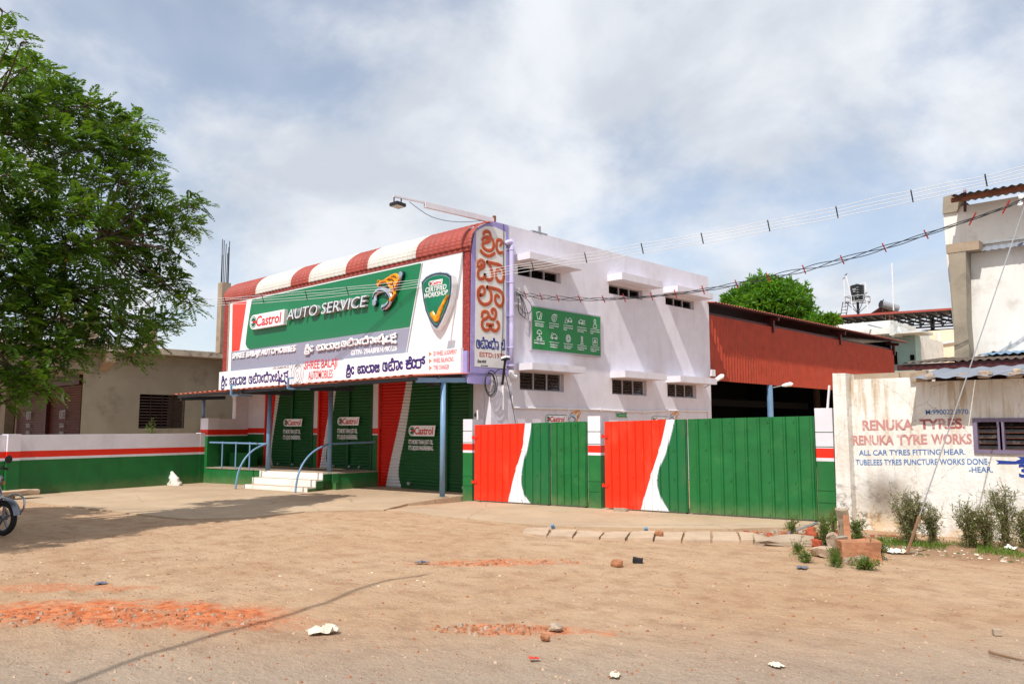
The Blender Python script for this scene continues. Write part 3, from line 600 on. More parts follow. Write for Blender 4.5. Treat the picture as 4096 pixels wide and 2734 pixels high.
# side windows with their sunshades
wins = [((16.536*.891, 18.375*.891), (5.554,5.879), (14.58, 16.75), (5.655,0))]
shades = [((-13.37,14.62,6.064),(-13.37,16.738,6.084),(-13.37,14.695,5.902)),((-13.37,18.532,6.105),(-13.37,20.642,6.095),(-13.37,18.54,5.898)),((-13.37,21.466,6.087),(-13.37,23.641,6.101),(-13.37,21.474,5.904)),((-13.37,14.7,3.299),(-13.37,16.829,3.277),(-13.37,14.7,3.113)),((-13.37,18.613,3.295),(-13.37,20.748,3.272),(-13.37,18.608,3.095)),((-13.37,21.508,3.282),(-13.37,23.722,3.263),(-13.37,21.5,3.076))]
for a, b, c_ in shades:
    q = MB(); zt = (a[2]+b[2])/2; q.box((XS+.0, a[1]-.0, c_[2]), (XS+.53, b[1], zt)); q.build('sunshade', 'lilac', bl)
WN = [((-13.9,14.734,5.554),(-13.9,16.37,5.917)),((-13.9,18.597,5.545),(-13.9,20.24,5.962)),((-13.9,21.574,5.551),(-13.9,23.219,5.951)),((-13.9,14.806,2.618),(-13.9,16.473,3.139)),((-13.9,18.697,2.621),(-13.9,20.371,3.129)),((-13.9,21.583,2.619),(-13.9,23.245,3.131))]
HOLES = []
for i, (a, b) in enumerate(WN):
    y0, y1 = a[1], b[1]; z0 = a[2]; z1 = shades[i][2][2]-.005 if i > 2 else shades[i][2][2]-.06
    HOLES.append((y0, y1+.07, z0, z1)); win = MB(); f = .05; XW = XS; XS = XW-.06
    win.box((XS-.1, y0, z0), (XS+.006, y1, z0+.03)); win.box((XS-.1, y0, z1-.035), (XS+.004, y1, z1)); 
    for yy in (y0, y1-.04): win.box((XS-.1, yy, z0+.031), (XS+.005, yy+.04, z1-.036))
    win.box((XS-.1, y1+.001, z0-.0), (XS+.002, y1+.07, z1), 0)
    wd = (y1-y0-.08)/3
    for k in (1, 2): win.box((XS-.06, y0+.04+wd*k-.018, z0+.031), (XS+.007, y0+.04+wd*k+.018, z1-.036))
    XS = XW; wo_ = win.build('window', 'frame_alu', bl)
    for k in range(3):
        ya, yb = y0+.04+wd*k+.02, y0+.04+wd*(k+1)-.02; nl = 5
        lv = MB(); hh = (z1-z0-.07)/nl
        for j in range(nl): lv.obox((XS-.075, ya, z0+.033+j*hh), (-.03, 0, hh*.98), (0, yb-ya, 0), (.004, 0, 0))
        lv.box((XS-.16, ya-.03, z0+.02), (XS-.14, yb+.03, z1-.02), 1)
        lv.build('pane', ['glass_brown' if i > 2 else 'glass_dark', 'dark_interior'], wo_)

ysx = sorted({13.78, YB}|{h[0] for h in HOLES}|{h[1] for h in HOLES}); zsx = sorted({0, wall_top}|{h[2] for h in HOLES}|{h[3] for h in HOLES}); wm = MB()
for i in range(len(ysx)-1):
    j = 0
    while j < len(zsx)-1:
        cy_ = (ysx[i]+ysx[i+1])/2; solid = lambda k: not any(h[0] < cy_ < h[1] and h[2] < (zsx[k]+zsx[k+1])/2 < h[3] for h in HOLES)
        if not solid(j): j += 1; continue
        e = j
        while e+1 < len(zsx)-1 and solid(e+1): e += 1
        for (x_, fl) in ((XS, 1), (XS-.22, 0)):
            vs = [(x_, ysx[i], zsx[j]), (x_, ysx[i+1], zsx[j]), (x_, ysx[i+1], zsx[e+1]), (x_, ysx[i], zsx[e+1])]; wm.add(vs, [(0, 1, 2, 3) if fl else (3, 2, 1, 0)])
        j = e+1
for y0, y1, z0, z1 in HOLES:
    for a, b in (((y0, z0), (y1, z0)), ((y1, z0), (y1, z1)), ((y1, z1), (y0, z1)), ((y0, z1), (y0, z0))):
        wm.add([(XS, a[0], a[1]), (XS-.22, a[0], a[1]), (XS-.22, b[0], b[1]), (XS, b[0], b[1])], [(0, 1, 2, 3)])
wm.add([(XS, 13.78, wall_top), (XS, YB, wall_top), (XS-.22, YB, wall_top), (XS-.22, 13.78, wall_top)], [(0, 1, 2, 3)])
wm.add([(XS, YB, 0), (XS-.22, YB, 0), (XS-.22, YB, wall_top), (XS, YB, wall_top)], [(0, 1, 2, 3)]); wm.add([(XS-.22, 13.78, 0), (XS, 13.78, 0), (XS, 13.78, wall_top), (XS-.22, 13.78, wall_top)], [(0, 1, 2, 3)])
wm.build('side_wall', 'lilac', bl)
# ground floor front (aligned with the street), shutters
A0 = Vector((-24.25, 12.75, 0)); A1 = Vector((-18.36, 13.75, 0)); AU = (A1-A0).normalized(); AN = Vector((AU.y, -AU.x, 0))
fw = MB(); SH = []
p1 = (-23.121,12.942,1.715); 
xs_px = [(-23.156,12.936,2.308),(-20.969,13.307,2.278),(-20.779,13.339,2.275),(-18.582,13.712,2.245),(-18.352,13.751,2.242)]
us = [(Vector(p)-A0).dot(AU) for p in xs_px]
L_ = (A1-A0).length
def front_wall(u0, u1, z0, bands=True, name='wall'):
    q = MB(); zs = [z0, 1.46, 1.50, 1.655, 3.0]; 
    for i, mi in enumerate((0, 1, 2, 1)):
        q.obox(A0+AU*u0-AN*.2+ZZ*zs[i], AU*(u1-u0), AN*.2, ZZ*(zs[i+1]-zs[i]), mi)
    return q.build(name, ['green', 'lilac', 'red'], bl)
front_wall(0, us[0], .48, name='front_wall'); front_wall(us[1], us[2], .48, name='front_pier'); front_wall(us[3], L_, .0, name='front_pier')
def shutter(name, u0, u1, z0, z1, frame, mat, parent, split=None):
    o, ax, n = frame; sh_ = MB(); corr(sh_, o+ax*u0+ZZ*z0-n*.05, ZZ, ax, z1-z0, u1-u0, .085, .022, n, 0, 'sine', 6)
    # corr() runs its ribs along its second axis, so give UVs of (across, up)
    sh_.uv = {k: (b, a) for k, (a, b) in sh_.uv.items()}
    s = sh_.build(name, mat, parent, smooth=False); 
    return s
gcols = ((200, 30, 16), (206, 206, 208), (14, 82, 36))
def sw(name, W, x0, x1, lowr, H=2.45):
    swoosh(name, [(0, x0), (.6, x0+.1*W/3), (1.2, x0+.17*W/3), (1.8, x0+.24*W/3), (H, x1)], [(0, lowr), (.12, lowr-.10), (.4, lowr-.17), (.9, lowr-.1), (1.6, lowr+.02), (H, x1+.28*W/3)], H, W, gcols, .5, dirty=False)
w1, w2 = us[1]-us[0], us[3]-us[2]
def sw2(name, W, left, right, H=2.47): swoosh(name, [(z_, f_*W) for z_, f_ in left], [(z_, f_*W) for z_, f_ in right], H, W, gcols, .5, dirty=False)
sw2('shutter_paint_a', w1, [(0, .09), (.8, .125), (1.6, .165), (2.47, .21)], [(0, .185), (.12, .16), (.3, .138), (.6, .145), (1.5, .215), (2.47, .30)])
sw2('shutter_paint_b', w2, [(0, .035), (.8, .11), (1.6, .18), (2.47, .25)], [(0, .22), (.12, .18), (.3, .155), (.6, .17), (1.5, .25), (2.47, .325)])
fr1 = (A0, AU, AN)
for (u0, u1, mt) in ((us[0], us[1], 'shutter_paint_a'), (us[2], us[3], 'shutter_paint_b')):
    s = shutter('shutter', u0, u1, .48, 2.95, fr1, mt, bl)
    q = MB(); q.obox(A0+AU*u0+ZZ*.481-AN*.03, AU*.06, AN*.05, ZZ*2.4); q.build('guide_rail', 'red', s)
    for uu, wd in (((u0+u1)/2-.03+.12, .1), (u1-.09, .09)):
        q = MB(); q.obox(A0+AU*uu+ZZ*.481-AN*.03, AU*wd, AN*.05, ZZ*2.4); q.build('guide_rail', 'green_dark', s)
    q = MB(); q.obox(A0+AU*(u0+.7)+ZZ*.485-AN*.02, AU*(u1-u0-.8), AN*.03, ZZ*.09); q.build('bottom_bar', 'green_dark', s)
    for t in (.33, .62, .8):
        q = MB(); c0 = A0+AU*(u0+(u1-u0)*t)+ZZ*.56+AN*.01; q.tube([c0, c0+AN*.05], .035, 10); q.tube([c0+AN*.05+ZZ*.0, c0+AN*.055+AU*.03, c0+AN*.055-ZZ*.04], .01, 5); q.build('lock', 'galv', s)
# big shutter at ground level
B0 = Vector((-18.30, YL, 0)); Bw = 3.78; frB = (B0, XX, -YY)
sw('shutter_paint_c', 3.0, .25, 1.1, 1.05, 2.9)
swoosh('shutter_paint_c', [(0, .27), (.7, .47), (1.4, .70), (2.1, .92), (2.9, 1.12)], [(0, 1.02), (.12, .90), (.35, .83), (.6, .85), (1.4, 1.08), (2.9, 1.38)], 2.9, 3.0, gcols, .5, dirty=False)
s = shutter('shutter', 0, 2.68, .06, 2.95, frB, 'shutter_paint_c', bl)
q = MB(); q.box((-18.36, YL-.02, .05), (-18.3, YL+.02, 2.95)); q.build('guide_rail', 'red', s)
q = MB(); q.box((-15.62, YL-.03, .05), (-15.42, YL+.05, 2.95)); q.box((-14.62, YL-.03, .05), (-14.5, YL+.05, 2.95)); q.build('guide_rail', 'green_dark', s)
q = MB(); q.box((-17.3, YL-.012, .06), (-15.65, YL+.0, .17)); q.build('bottom_bar', 'green_dark', s)
for x in (-16.9, -14.75): q = MB(); q.tube([(x, YL-.03, .2), (x, YL-.09, .2)], .05, 10); q.build('lock', 'galv', s)
s2_ = shutter('shutter', 2.88, 3.72, .06, 2.95, frB, 'green_dark', bl)

# Castrol mark
def mark(parent, o, ux, uy, n, wd, ht, plate=.02, lean=.1, raised=True):
    """white plate with round left end and slanted right end, ring, split green disc, red bar, red word"""
    o, ux, uy, n = Vector(o), unit(ux), unit(uy), unit(n); g = MB(); r_ = ht/2; cx = r_*.95
    poly = [(wd-lean*ht*1.6, 0), (wd, ht)]+[(cx+r_*math.cos(R(a))-0, r_+r_*math.sin(R(a))) for a in range(90, 271, 15)]
    g.prism(poly, o, ux, uy, n*plate); pp = g.build('plate', 'white_board', parent)
    g = MB(); o2 = o+n*plate; cr = ht*.36
    g.prism([(cx+(cr+.05*ht)*math.cos(R(a)), r_+(cr+.05*ht)*math.sin(R(a))) for a in range(0, 360, 18)], o2, ux, uy, n*.002); g.build('ring', 'logo_green', parent)
    g = MB(); g.prism([(cx+cr*.98*math.cos(R(a)), r_+cr*.98*math.sin(R(a))) for a in range(0, 360, 18)], o2+n*.002, ux, uy, n*.002); g.build('ring_gap', 'white_board', parent)
    g = MB()
    for a0, a1 in ((14, 166), (194, 346)): g.prism([(cx+.02*ht+cr*.86*math.cos(R(a0+(a1-a0)*k/10)), r_+cr*.86*math.sin(R(a0+(a1-a0)*k/10))) for k in range(11)], o2+n*.004, ux, uy, n*.002)
    g.build('disc', 'logo_green', parent)
    g = MB(); g.prism([(cx-.1*ht, r_-.07*ht), (cx+cr*1.1, r_-.07*ht), (cx+cr*1.1, r_+.07*ht), (cx-.1*ht, r_+.07*ht)], o2+n*.004, ux, uy, n*.003); g.build('bar', 'sign_red_text', parent)
    text_part('lettering', 'Castrol', o2+ux*(cx+cr*1.12)+uy*ht*.15, ux, uy, (wd-cx-cr*1.12)*.9, ht*.72, 'sign_red_text', parent, .02, .004, .12)
for (u0, u1, px) in ((us[0], us[1], 0), (us[2], us[3], 1)):
    pass
lg = [((-22.249,13.09,1.707),(-21.413,13.232,1.953)),((-19.925,13.484,1.734),(-19.055,13.632,1.993))]
for k, (a, b) in enumerate(lg):
    a, b = Vector(a), Vector(b); wd = (b-a).dot(AU); o = a+AN*(.035-(a-A0).dot(AN)); hh = b.z-a.z-.02
    st = [c_ for c_ in bl.children if c_.name.startswith('shutter')][k]
    mark(st, o, AU, ZZ, AN, wd, hh, .002)
    text_part('lettering', "IT'S MORE THAN JUST OIL.\nIT'S LIQUID ENGINEERING.", o-ZZ*.42, AU, ZZ, wd*.93, .33, 'white_board', st, .02, .003)
a, b = Vector((-16.963,13.75,1.449)), Vector((-15.872,13.75,1.728)); st = [c_ for c_ in bl.children if c_.name.startswith('shutter')][2]
mark(st, (a.x, YL-.035, a.z), XX, ZZ, -YY, b.x-a.x, b.z-a.z, .002)
text_part('lettering', "IT'S MORE THAN JUST OIL.\nIT'S LIQUID ENGINEERING.", (a.x, YL-.035, a.z-.39), XX, ZZ, (b.x-a.x)*.93, .3, 'white_board', st, .02, .003)
# painted marks on the side wall above the gates
for (p, q_, mirror_) in (((-13.9,15.783,1.797),(-13.9,16.617,1.994), 0), ((-13.9,20.677,1.804),(-13.9,21.532,1.997), 0)):
    a, b = Vector(p), Vector(q_); q = MB(); wd, ht = b.y-a.y, (b.z-a.z)
    q.prism([(wd*.94, -.02), (wd+.02, ht+.02)]+[(ht*.5+(ht*.5+.02)*math.cos(R(t)), ht*.5+(ht*.5+.02)*math.sin(R(t))) for t in range(90, 271, 15)], (XS+.002, a.y, a.z), YY, ZZ, XX*.002); q.build('mark_outline', 'logo_green', bl)
    mark(bl, (XS+.004, a.y, a.z), YY, ZZ, XX, wd, ht, .002)
def wrench(parent, frame, jaw, shank, coils, drops, rj, rc, th):
    o, ux, uy = frame; n = Vector(ux).cross(Vector(uy)).normalized()
    fo = (Vector(o), ux, uy)
    strokes('emblem_outline', [jaw, shank], fo, rj*1.18, th*.5, 'chrome_dark', parent); strokes('emblem_jaw', [jaw, shank], (Vector(o)+n*th*.3, ux, uy), rj, th*.5, 'chrome', parent)
    strokes('emblem_shadow', [[(p[0]-rj*.2, p[1]-rj*.35) for p in jaw[1:]]], (Vector(o)+n*th*.62, ux, uy), rj*.4, th*.4, 'chrome_dark', parent)
    strokes('emblem_oil', coils, (Vector(o)+n*th*.5, ux, uy), rc, th*.6, 'oil', parent)
    strokes('emblem_oil_edge', [[(p[0]+rc*.5, p[1]-rc*.5) for p in c_] for c_ in coils], (Vector(o)+n*th*.75, ux, uy), rc*.35, th*.42, 'oil_dark', parent)
    strokes('emblem_drop', drops, (Vector(o)+n*th*.5, ux, uy), rc*.9, th*.5, 'oil', parent)
for k, (sx, sy) in enumerate(((0, 0), (1688, 30))):
    pass
J1 = [(16.786,1.832),(16.749,1.92),(16.838,1.993),(16.964,1.962),(17.027,1.898),(16.963,1.817)]; S1 = [(16.99,1.978),(17.224,2.118)]; C1 = [[(16.877,2.065),(16.966,2.091),(17.093,2.011),(17.105,1.914),(17.065,1.841)], [(16.992,2.099),(17.12,2.093),(17.17,2.012),(17.144,1.947)], [(17.095,2.133),(17.198,2.118),(17.236,2.062)]]; D1 = [[(16.813,2.049),(16.823,2.037)]]
wrench(bl, ((XS+.002, 0, 0), YY, ZZ), J1, S1, C1, D1, .035, .02, .006)
cvt = ((-13.9,21.671,1.891),(-13.9,16.736,1.872))
dy_, dz_ = cvt[0][1]-cvt[1][1], cvt[0][2]-cvt[1][2]
mv = lambda s: [(p[0]+dy_, p[1]+dz_) for p in s]
wrench(bl, ((XS+.002, 0, 0), YY, ZZ), mv(J1), mv(S1), [mv(c_) for c_ in C1], [mv(c_) for c_ in D1], .035, .02, .006)
# small lettering of the painted strip
sub_ = auto+mobile[:3]+mobile[4:6]
lo_a = min(p[0] for s_ in sub_ for p in s_); hi_a = max(p[0] for s_ in sub_ for p in s_); lo_b = min(p[1] for s_ in sub_ for p in s_); hi_b = max(p[1] for s_ in sub_ for p in s_)
c0, c1_ = (-13.9,13.237,3.567), (-13.9,14.293,3.948)
strokes('lettering', remap(sub_, (lo_a, lo_b, hi_a, hi_b), (c0[1]+.03, c0[2]+.02, c1_[1]-.06, c0[2]+.29)), fr, .017, .004, 'blue_letter', bl, 2)
c0, c1_ = (-13.9,13.365,3.375), (-13.9,14.245,3.522)
text_part('lettering', 'ESTD:1979', (XS+.018, c0[1], c0[2]), YY, ZZ, c1_[1]-c0[1], .12, 'letter_orange', bl, .015, .004)
c0 = (-13.9,13.294,3.145)
text_part('lettering', 'ಮೋಜಾ ಆರ್ಟ್ಸ್', (XS+.018, c0[1], c0[2]+.08), YY, ZZ, .3, .09, 'black_paint', bl, .01, .003); text_part('lettering', 'ಮೊ: 9916544019', (XS+.018, c0[1]+.12, c0[2]), YY, ZZ, .24, .045, 'black_paint', bl, 0, .003)

# ------------------------------------------------------------------ billboard
bb = thing('billboard', 'large green and white service billboard with raised letters under the barrel roof edge', 'sign', (-20, YF, 3))
def pol(pts): return [(p[0], p[1]) for p in pts]
q = MB(); q.box((-26.0, YF-.03, 3.0), (-14.15, YF+.08, 5.93)); q.build('board', 'white_board', bb)
q = MB(); q.box((-26.02, YF-.045, 2.99), (-25.93, YF-.031, 5.93)); q.build('board_edge', 'concrete_pale', bb)
def sheetpoly(name, pts, mat, lift):
    q = MB(); q.prism(pol(pts), (0, YF-.03-lift, 0), XX, ZZ, -YY*.003); return q.build(name, mat, bb)
sheetpoly('red_print', [(-25.771,5.9),(-24.813,5.893),(-24.792,5.848),(-25.166,4.242),(-25.709,4.238)], 'print_red', 0)
sheetpoly('green_print', [(-24.452,5.884),(-15.738,5.882),(-15.707,5.848),(-16.139,4.255),(-24.457,4.225),(-24.65,4.297),(-24.762,4.425),(-24.762,4.553),(-24.669,5.06)], 'print_green', 0)
sheetpoly('grey_print', [(-25.735,4.231),(-16.133,4.245),(-16.297,3.591),(-25.737,3.532)], 'print_grey', 0)
sheetpoly('grey_line', [(-15.687,5.875),(-15.631,5.874),(-16.214,3.592),(-16.276,3.59)], 'grey_print', 0)
mk0, mk1 = (-24.258,13.07,4.887), (-22.102,13.07,5.325)
mark(bb, (mk0[0], YF-.04, 4.847), XX, ZZ, -YY, 2.1419999999999995, 0.4709999999999992, .13, .07)
a, b = (-22.029,13.07,4.956), (-20.387,13.07,5.14)
text_part('lettering', 'AUTO SERVICE', (a[0], YF-.04, 4.968), XX, ZZ, 4.143000000000001, 0.3180000000000005, 'letter_side', bb, .02, .10, .18, 'letter_side', 1.0)
text_part('lettering', 'AUTO SERVICE', (a[0], YF-.141, 4.968), XX, ZZ, 4.143000000000001, 0.3180000000000005, 'chrome_dark', bb, .022, .004, .18)
text_part('lettering', 'AUTO SERVICE', (a[0], YF-.146, 4.968), XX, ZZ, 4.143000000000001, 0.3180000000000005, 'letter_face', bb, .0, .004, .18)
wrench(bb, ((0, YF-.04, 0), XX, ZZ), [(-17.564,5.029),(-17.585,5.185),(-17.505,5.31),(-17.308,5.358),(-17.094,5.302),(-16.913,5.15),(-16.893,5.008),(-17.019,4.91),(-17.164,4.871)], [(-16.995,5.24),(-16.711,5.388),(-16.435,5.662)],
  [[(-17.361,5.503),(-17.199,5.569),(-16.987,5.542),(-16.855,5.395),(-16.725,5.309),(-16.668,5.173),(-16.752,5.082),(-16.823,5.03)], [(-17.037,5.589),(-16.877,5.63),(-16.684,5.565),(-16.603,5.454),(-16.662,5.312)], [(-16.813,5.658),(-16.624,5.677),(-16.52,5.564),(-16.549,5.468)], [(-16.921,5.494),(-16.777,5.486),(-16.674,5.393),(-16.702,5.267)]],
  [[(-17.371,5.599),(-17.357,5.585)], [(-17.408,5.513),(-17.394,5.503)]], .088, .046, .08)
q = MB(); shp = [(-15.516,5.345),(-15.34,5.458),(-15.175,5.504),(-14.956,5.524),(-14.758,5.512),(-14.509,5.458),(-14.334,5.357),(-14.323,5.124),(-14.355,4.868),(-14.439,4.64),(-14.576,4.417),(-14.724,4.204),(-14.882,4.063),(-14.99,4.114),(-15.175,4.305),(-15.335,4.575),(-15.433,4.867),(-15.484,5.119)]
q.prism(pol(shp), (0, YF-.035, 0), XX, ZZ, -YY*.16); q.build('shield_body', 'white_board', bb)
cxs = sum(p[0] for p in shp)/len(shp); czs = sum(p[1] for p in shp)/len(shp)
for k, (nm, mt) in enumerate((('shield_rim', 'chrome'), ('shield_rim_dark', 'shield_dark'), ('shield_line', 'chrome'), ('shield_face', 'shield_green'))):
    s_ = (.985, .94, .86, .84)[k]; q = MB(); q.prism([(cxs+(a-cxs)*s_, czs+(b-czs)*s_) for a, b in shp], (0, YF-.195-.004*k, 0), XX, ZZ, -YY*.004); q.build(nm, mt, bb)
ys_ = YF-.213
a, b = (-15.192,13.07,5.206), (-14.662,13.07,5.262)
mark(bb, (a[0], ys_, 5.181), XX, ZZ, -YY, b[0]-a[0], 0.12899999999999956, .006)
text_part('lettering', 'CERTIFIED', (-15.315, ys_, 5.037), XX, ZZ, 0.7929999999999993, .125, 'white_board', bb, .012, .006, .18)
text_part('lettering', 'WORKSHOP', (-15.359, ys_, 4.895), XX, ZZ, 0.8870000000000005, .125, 'white_board', bb, .012, .006, .18)
ck = [(-15.059,4.512),(-15.013,4.435),(-14.931,4.355),(-14.868,4.331),(-14.815,4.404),(-14.746,4.541),(-14.641,4.673),(-14.537,4.793),(-14.45,4.878)]
q = MB(); q.tube(smooth_curve([(a, ys_-.01, b) for a, b in ck], 3), [.075]*9+[.085]*4+[.07]*4+[.05]*4+[.035]*3+[.01], 8, 0, (YY, .03)); q.build('tick', 'oil', bb)
lt = remap(sri+bala+auto+mobile, (-26.22, 2.35, -22.4, 3.02), (0, 0, 1, 1))
allp = [p for s_ in sri+bala+auto+mobile for p in s_]; SA = (min(p[0] for p in allp), B1[1], max(p[0] for p in allp), B1[3])
g0 = sri+bala; ga = [p for s_ in g0 for p in s_]; g1 = auto+mobile; gb = [p for s_ in g1 for p in s_]
ra = (min(p[0] for p in ga), min(p[1] for p in ga), max(p[0] for p in ga), max(p[1] for p in ga)); rb = (min(p[0] for p in gb), min(p[1] for p in gb), max(p[0] for p in gb), max(p[1] for p in gb))
da = (-21.023,3.854,-19.229,4.126); db = (-19.124,3.881,-16.658,4.148)
for rad, dep, mt in ((.030, .03, 'letter_side'), (.028, .035, 'white_board')):
    strokes('lettering', remap(g0, ra, da), ((0, YF-.034, 0), XX, ZZ), rad, dep, mt, bb, 2); strokes('lettering', remap(g1, rb, db), ((0, YF-.034, 0), XX, ZZ), rad, dep, mt, bb, 2)
text_part('lettering', 'SHREE BALAJI AUTOMOBILES', (-25.595, YF-.034, 3.923), XX, ZZ, 4.010999999999999, .25, 'white_board', bb, .022, .04, .15)
text_part('lettering', 'GSTIN- 29AABFB1479K1Z8', (-18.725, YF-.034, 3.678), XX, ZZ, 2.064, .145, 'white_board', bb, .025, .004, .15)

# lower white boards
YW = YF-.14
def board(x0, x1, z0, z1, label, dy=0):
    t = thing('name_board', label, 'sign', ((x0+x1)/2, YW, z0)); q = MB(); q.box((x0, YW-dy, z0), (x1, YW+.07, z1)); q.build('board', 'white_board', t); return t
xm1, xm2 = -21.636, -18.898
XL, XR = -26.333, -14.06
n1 = board(XL, xm1-.004, 2.93, 3.56, 'white board with purple Kannada name, leftmost of the three above the awning')
n2 = board(xm1, xm2-.004, 2.94, 3.56, 'white board with red lettering and a grey round emblem above the awning')
n3 = board(xm2, XR, 2.95, 3.58, 'white board with purple Kannada name and red list of wheel services', .02)
strokes('lettering', sri+bala+auto+mobile, ((0, YW-.001, 0), XX, ZZ), .026, .004, 'navy_text', n1, 2)
strokes('lettering', remap(sri+bala, ra, (-18.737,3.068,-17.244,3.397)), ((0, YW-.021, 0), XX, ZZ), .029, .004, 'navy_text', n3, 2)
gc = [p for s_ in auto for p in s_]; rc_ = (min(p[0] for p in gc), min(p[1] for p in gc), max(p[0] for p in gc), max(p[1] for p in gc))
strokes('lettering', remap(auto, rc_, (-17.079,3.164,-16.269,3.455)), ((0, YW-.021, 0), XX, ZZ), .029, .004, 'navy_text', n3, 2)
strokes('lettering', ker, ((0, YW-.021, 0), XX, ZZ), .029, .004, 'navy_text', n3, 2)
for i, (tx, p0, p1_) in enumerate((('3D WHEEL ALIGNMENT', (-15.051,13.07,3.43), (-14.185,13.07,3.483)), ('WHEEL BALANCING', (-15.048,13.07,3.257), (-14.304,13.07,3.304)), ('TYRE CHANGER', (-15.04,13.07,3.081), (-14.461,13.07,3.124)))):
    text_part('lettering', tx, (p0[0], YW-.021, p0[2]), XX, ZZ, p1_[0]-p0[0], .115, 'sign_red_text', n3, 0, .003)
    q = MB(); q.prism([(p0[0]-.16, p0[2]), (p0[0]-.06, p0[2]+.06), (p0[0]-.16, p0[2]+.12)], (0, YW-.021, 0), XX, ZZ, -YY*.003); q.build('arrow_mark', 'orange_print', n3)
text_part('lettering', 'SHREE BALAJI', (-20.931, YW-.001, 3.307), XX, ZZ, 1.6999999999999993, .33, 'sign_red_text', n2, .012, .003)
text_part('lettering', 'AUTOMOBILES', (-20.712, YW-.001, 3.077), XX, ZZ, 1.2680000000000007, .24, 'sign_red_text', n2, .005, .003)
text_part('lettering', 'GSTIN: 29AABFB1479K1Z8', (-22.769, YW-.001, 3.476), XX, ZZ, 0.9479999999999968, .07, 'black_paint', n1, 0, .002)
text_part('lettering', 'M: 9448090616', (-21.601, YW-.001, 3.498), XX, ZZ, .55, .06, 'grey_print', n2, 0, .002)
ec = (-21.306,13.07,3.244); q = MB()
for rr0 in (.26, .17, .07): q.tube([(ec[0]+rr0*math.cos(t)*.95, YW-.003, ec[2]+rr0*1.25*math.sin(t)) for t in np.linspace(0, 2*math.pi, 25)], .010, 5)
for sx in (-1, 1): q.tube([(ec[0]+sx*.36, YW-.003, ec[2]+.22), (ec[0]+sx*.3, YW-.003, ec[2]-.2), (ec[0]+sx*.34, YW-.003, ec[2]-.36)], .009, 5); q.tube([(ec[0]+sx*.36+.07*math.cos(t), YW-.003, ec[2]+.3+.12*math.sin(t)) for t in np.linspace(0, 6.28, 13)], .008, 5)
q.tube([(ec[0]+.06*math.cos(t), YW-.003, ec[2]+.40+.06*math.sin(t)) for t in np.linspace(0, 6.28, 13)], .008, 5)
q.build('emblem', 'grey_print', n2)
text_part('emblem_lettering', 'SHREE BALAJI', (ec[0]-.17, YW-.003, ec[2]+.22), XX, ZZ, .34, .055, 'grey_print', n2, .01, .002); text_part('emblem_lettering', 'AUTOMOBILES', (ec[0]-.17, YW-.003, ec[2]-.28), XX, ZZ, .34, .055, 'grey_print', n2, .01, .002)

# services board on the side wall
sb0, sb1 = (-13.9,15.191,3.666), (-13.9,18.12,4.817)
sbd = thing('services_board', 'green board with ten white service icons on the lilac side wall', 'sign', (XS+.05, (sb0[1]+sb1[1])/2, sb0[2]))
zt = 4.831; q = MB(); y0, z0 = 15.175, (sb0[2]+3.643)/2; y1 = 18.117
q.box((XS+.003, y0, z0), (XS+.06, y1, zt)); q.build('frame', 'frame_alu', sbd)
q = MB(); q.box((XS+.0605, y0+.035, z0+.035), (XS+.064, y1-.03, zt-.035)); q.build('panel', 'board_green', sbd)
names = ['Windscreen\nGlass Repair', 'Turbocharger\nExpert', 'Accident Damage\nRepair', 'Tuning, Customizing\n& Car Coding', 'Mechanical & Electrical\nRepairs', 'Insurance Renewal', 'Breakdown\nAssistance', 'Ac Service\n& Repair', 'Wheel Balancing\n& Alignment', 'Engine Scanner\nDiagnosis']
SX = XS+.065
def circ(a, b, r_, n=12, t0=0, t1=6.2832, sy=1): return [(a+r_*math.cos(t), b+r_*sy*math.sin(t)) for t in np.linspace(t0, t1, n)]
car = [[(-.16, -.04), (-.15, .02), (-.07, .04), (-.02, .09), (.07, .09), (.12, .03), (.16, .01), (.16, -.04), (-.16, -.04)], circ(-.09, -.04, .03), circ(.09, -.04, .03)]
icons = [[[(-.13, .09), (0, .13), (.13, .09), (.07, -.1), (-.07, -.1), (-.13, .09)], [(0, -.1), (.07, .08)]], [circ(0, 0, .11), circ(0, 0, .05), [(0, .12), (.14, .12), (.14, .05)]],
 [[(-.17, -.09), (-.1, .08), (-.03, -.09), (-.17, -.09)]]+[[(a*.7+.08, b*.8) for a, b in s_] for s_ in car], [[(a*.7-.06, b*.9) for a, b in s_] for s_ in car]+[[(.04, .06), (.16, .06)], [(.04, 0), (.16, 0)], [(.04, -.06), (.16, -.06)]],
 [circ(0, .09, .05, sy=1.3), [(-.1, -.12), (-.08, -.02), (0, 0), (.08, -.02), (.1, -.12), (-.1, -.12)]], [circ(0, .04, .11, 9, 0, 3.14), [(-.11, .04), (.11, .04)], [(0, .04), (0, -.04)]]+[[(a*.75, b*.75-.1) for a, b in s_] for s_ in car],
 car+[[(-.14, .02), (-.1, .13), (-.02, .08)]], [circ(0, 0, .12, 9), circ(0, 0, .05, 9), circ(0, 0, .085, 7)], [[(-.04, .12), (.04, .12), (.04, -.08), (-.04, -.08), (-.04, .12)], [(-.08, -.12), (.08, -.12)], [(0, .12), (0, -.08)]],
 [[(-.12, -.11), (.12, -.11), (.12, .12), (-.12, .12), (-.12, -.11)], circ(0, .01, .05), [(-.09, -.05), (-.02, .03), (.09, -.02)]]]
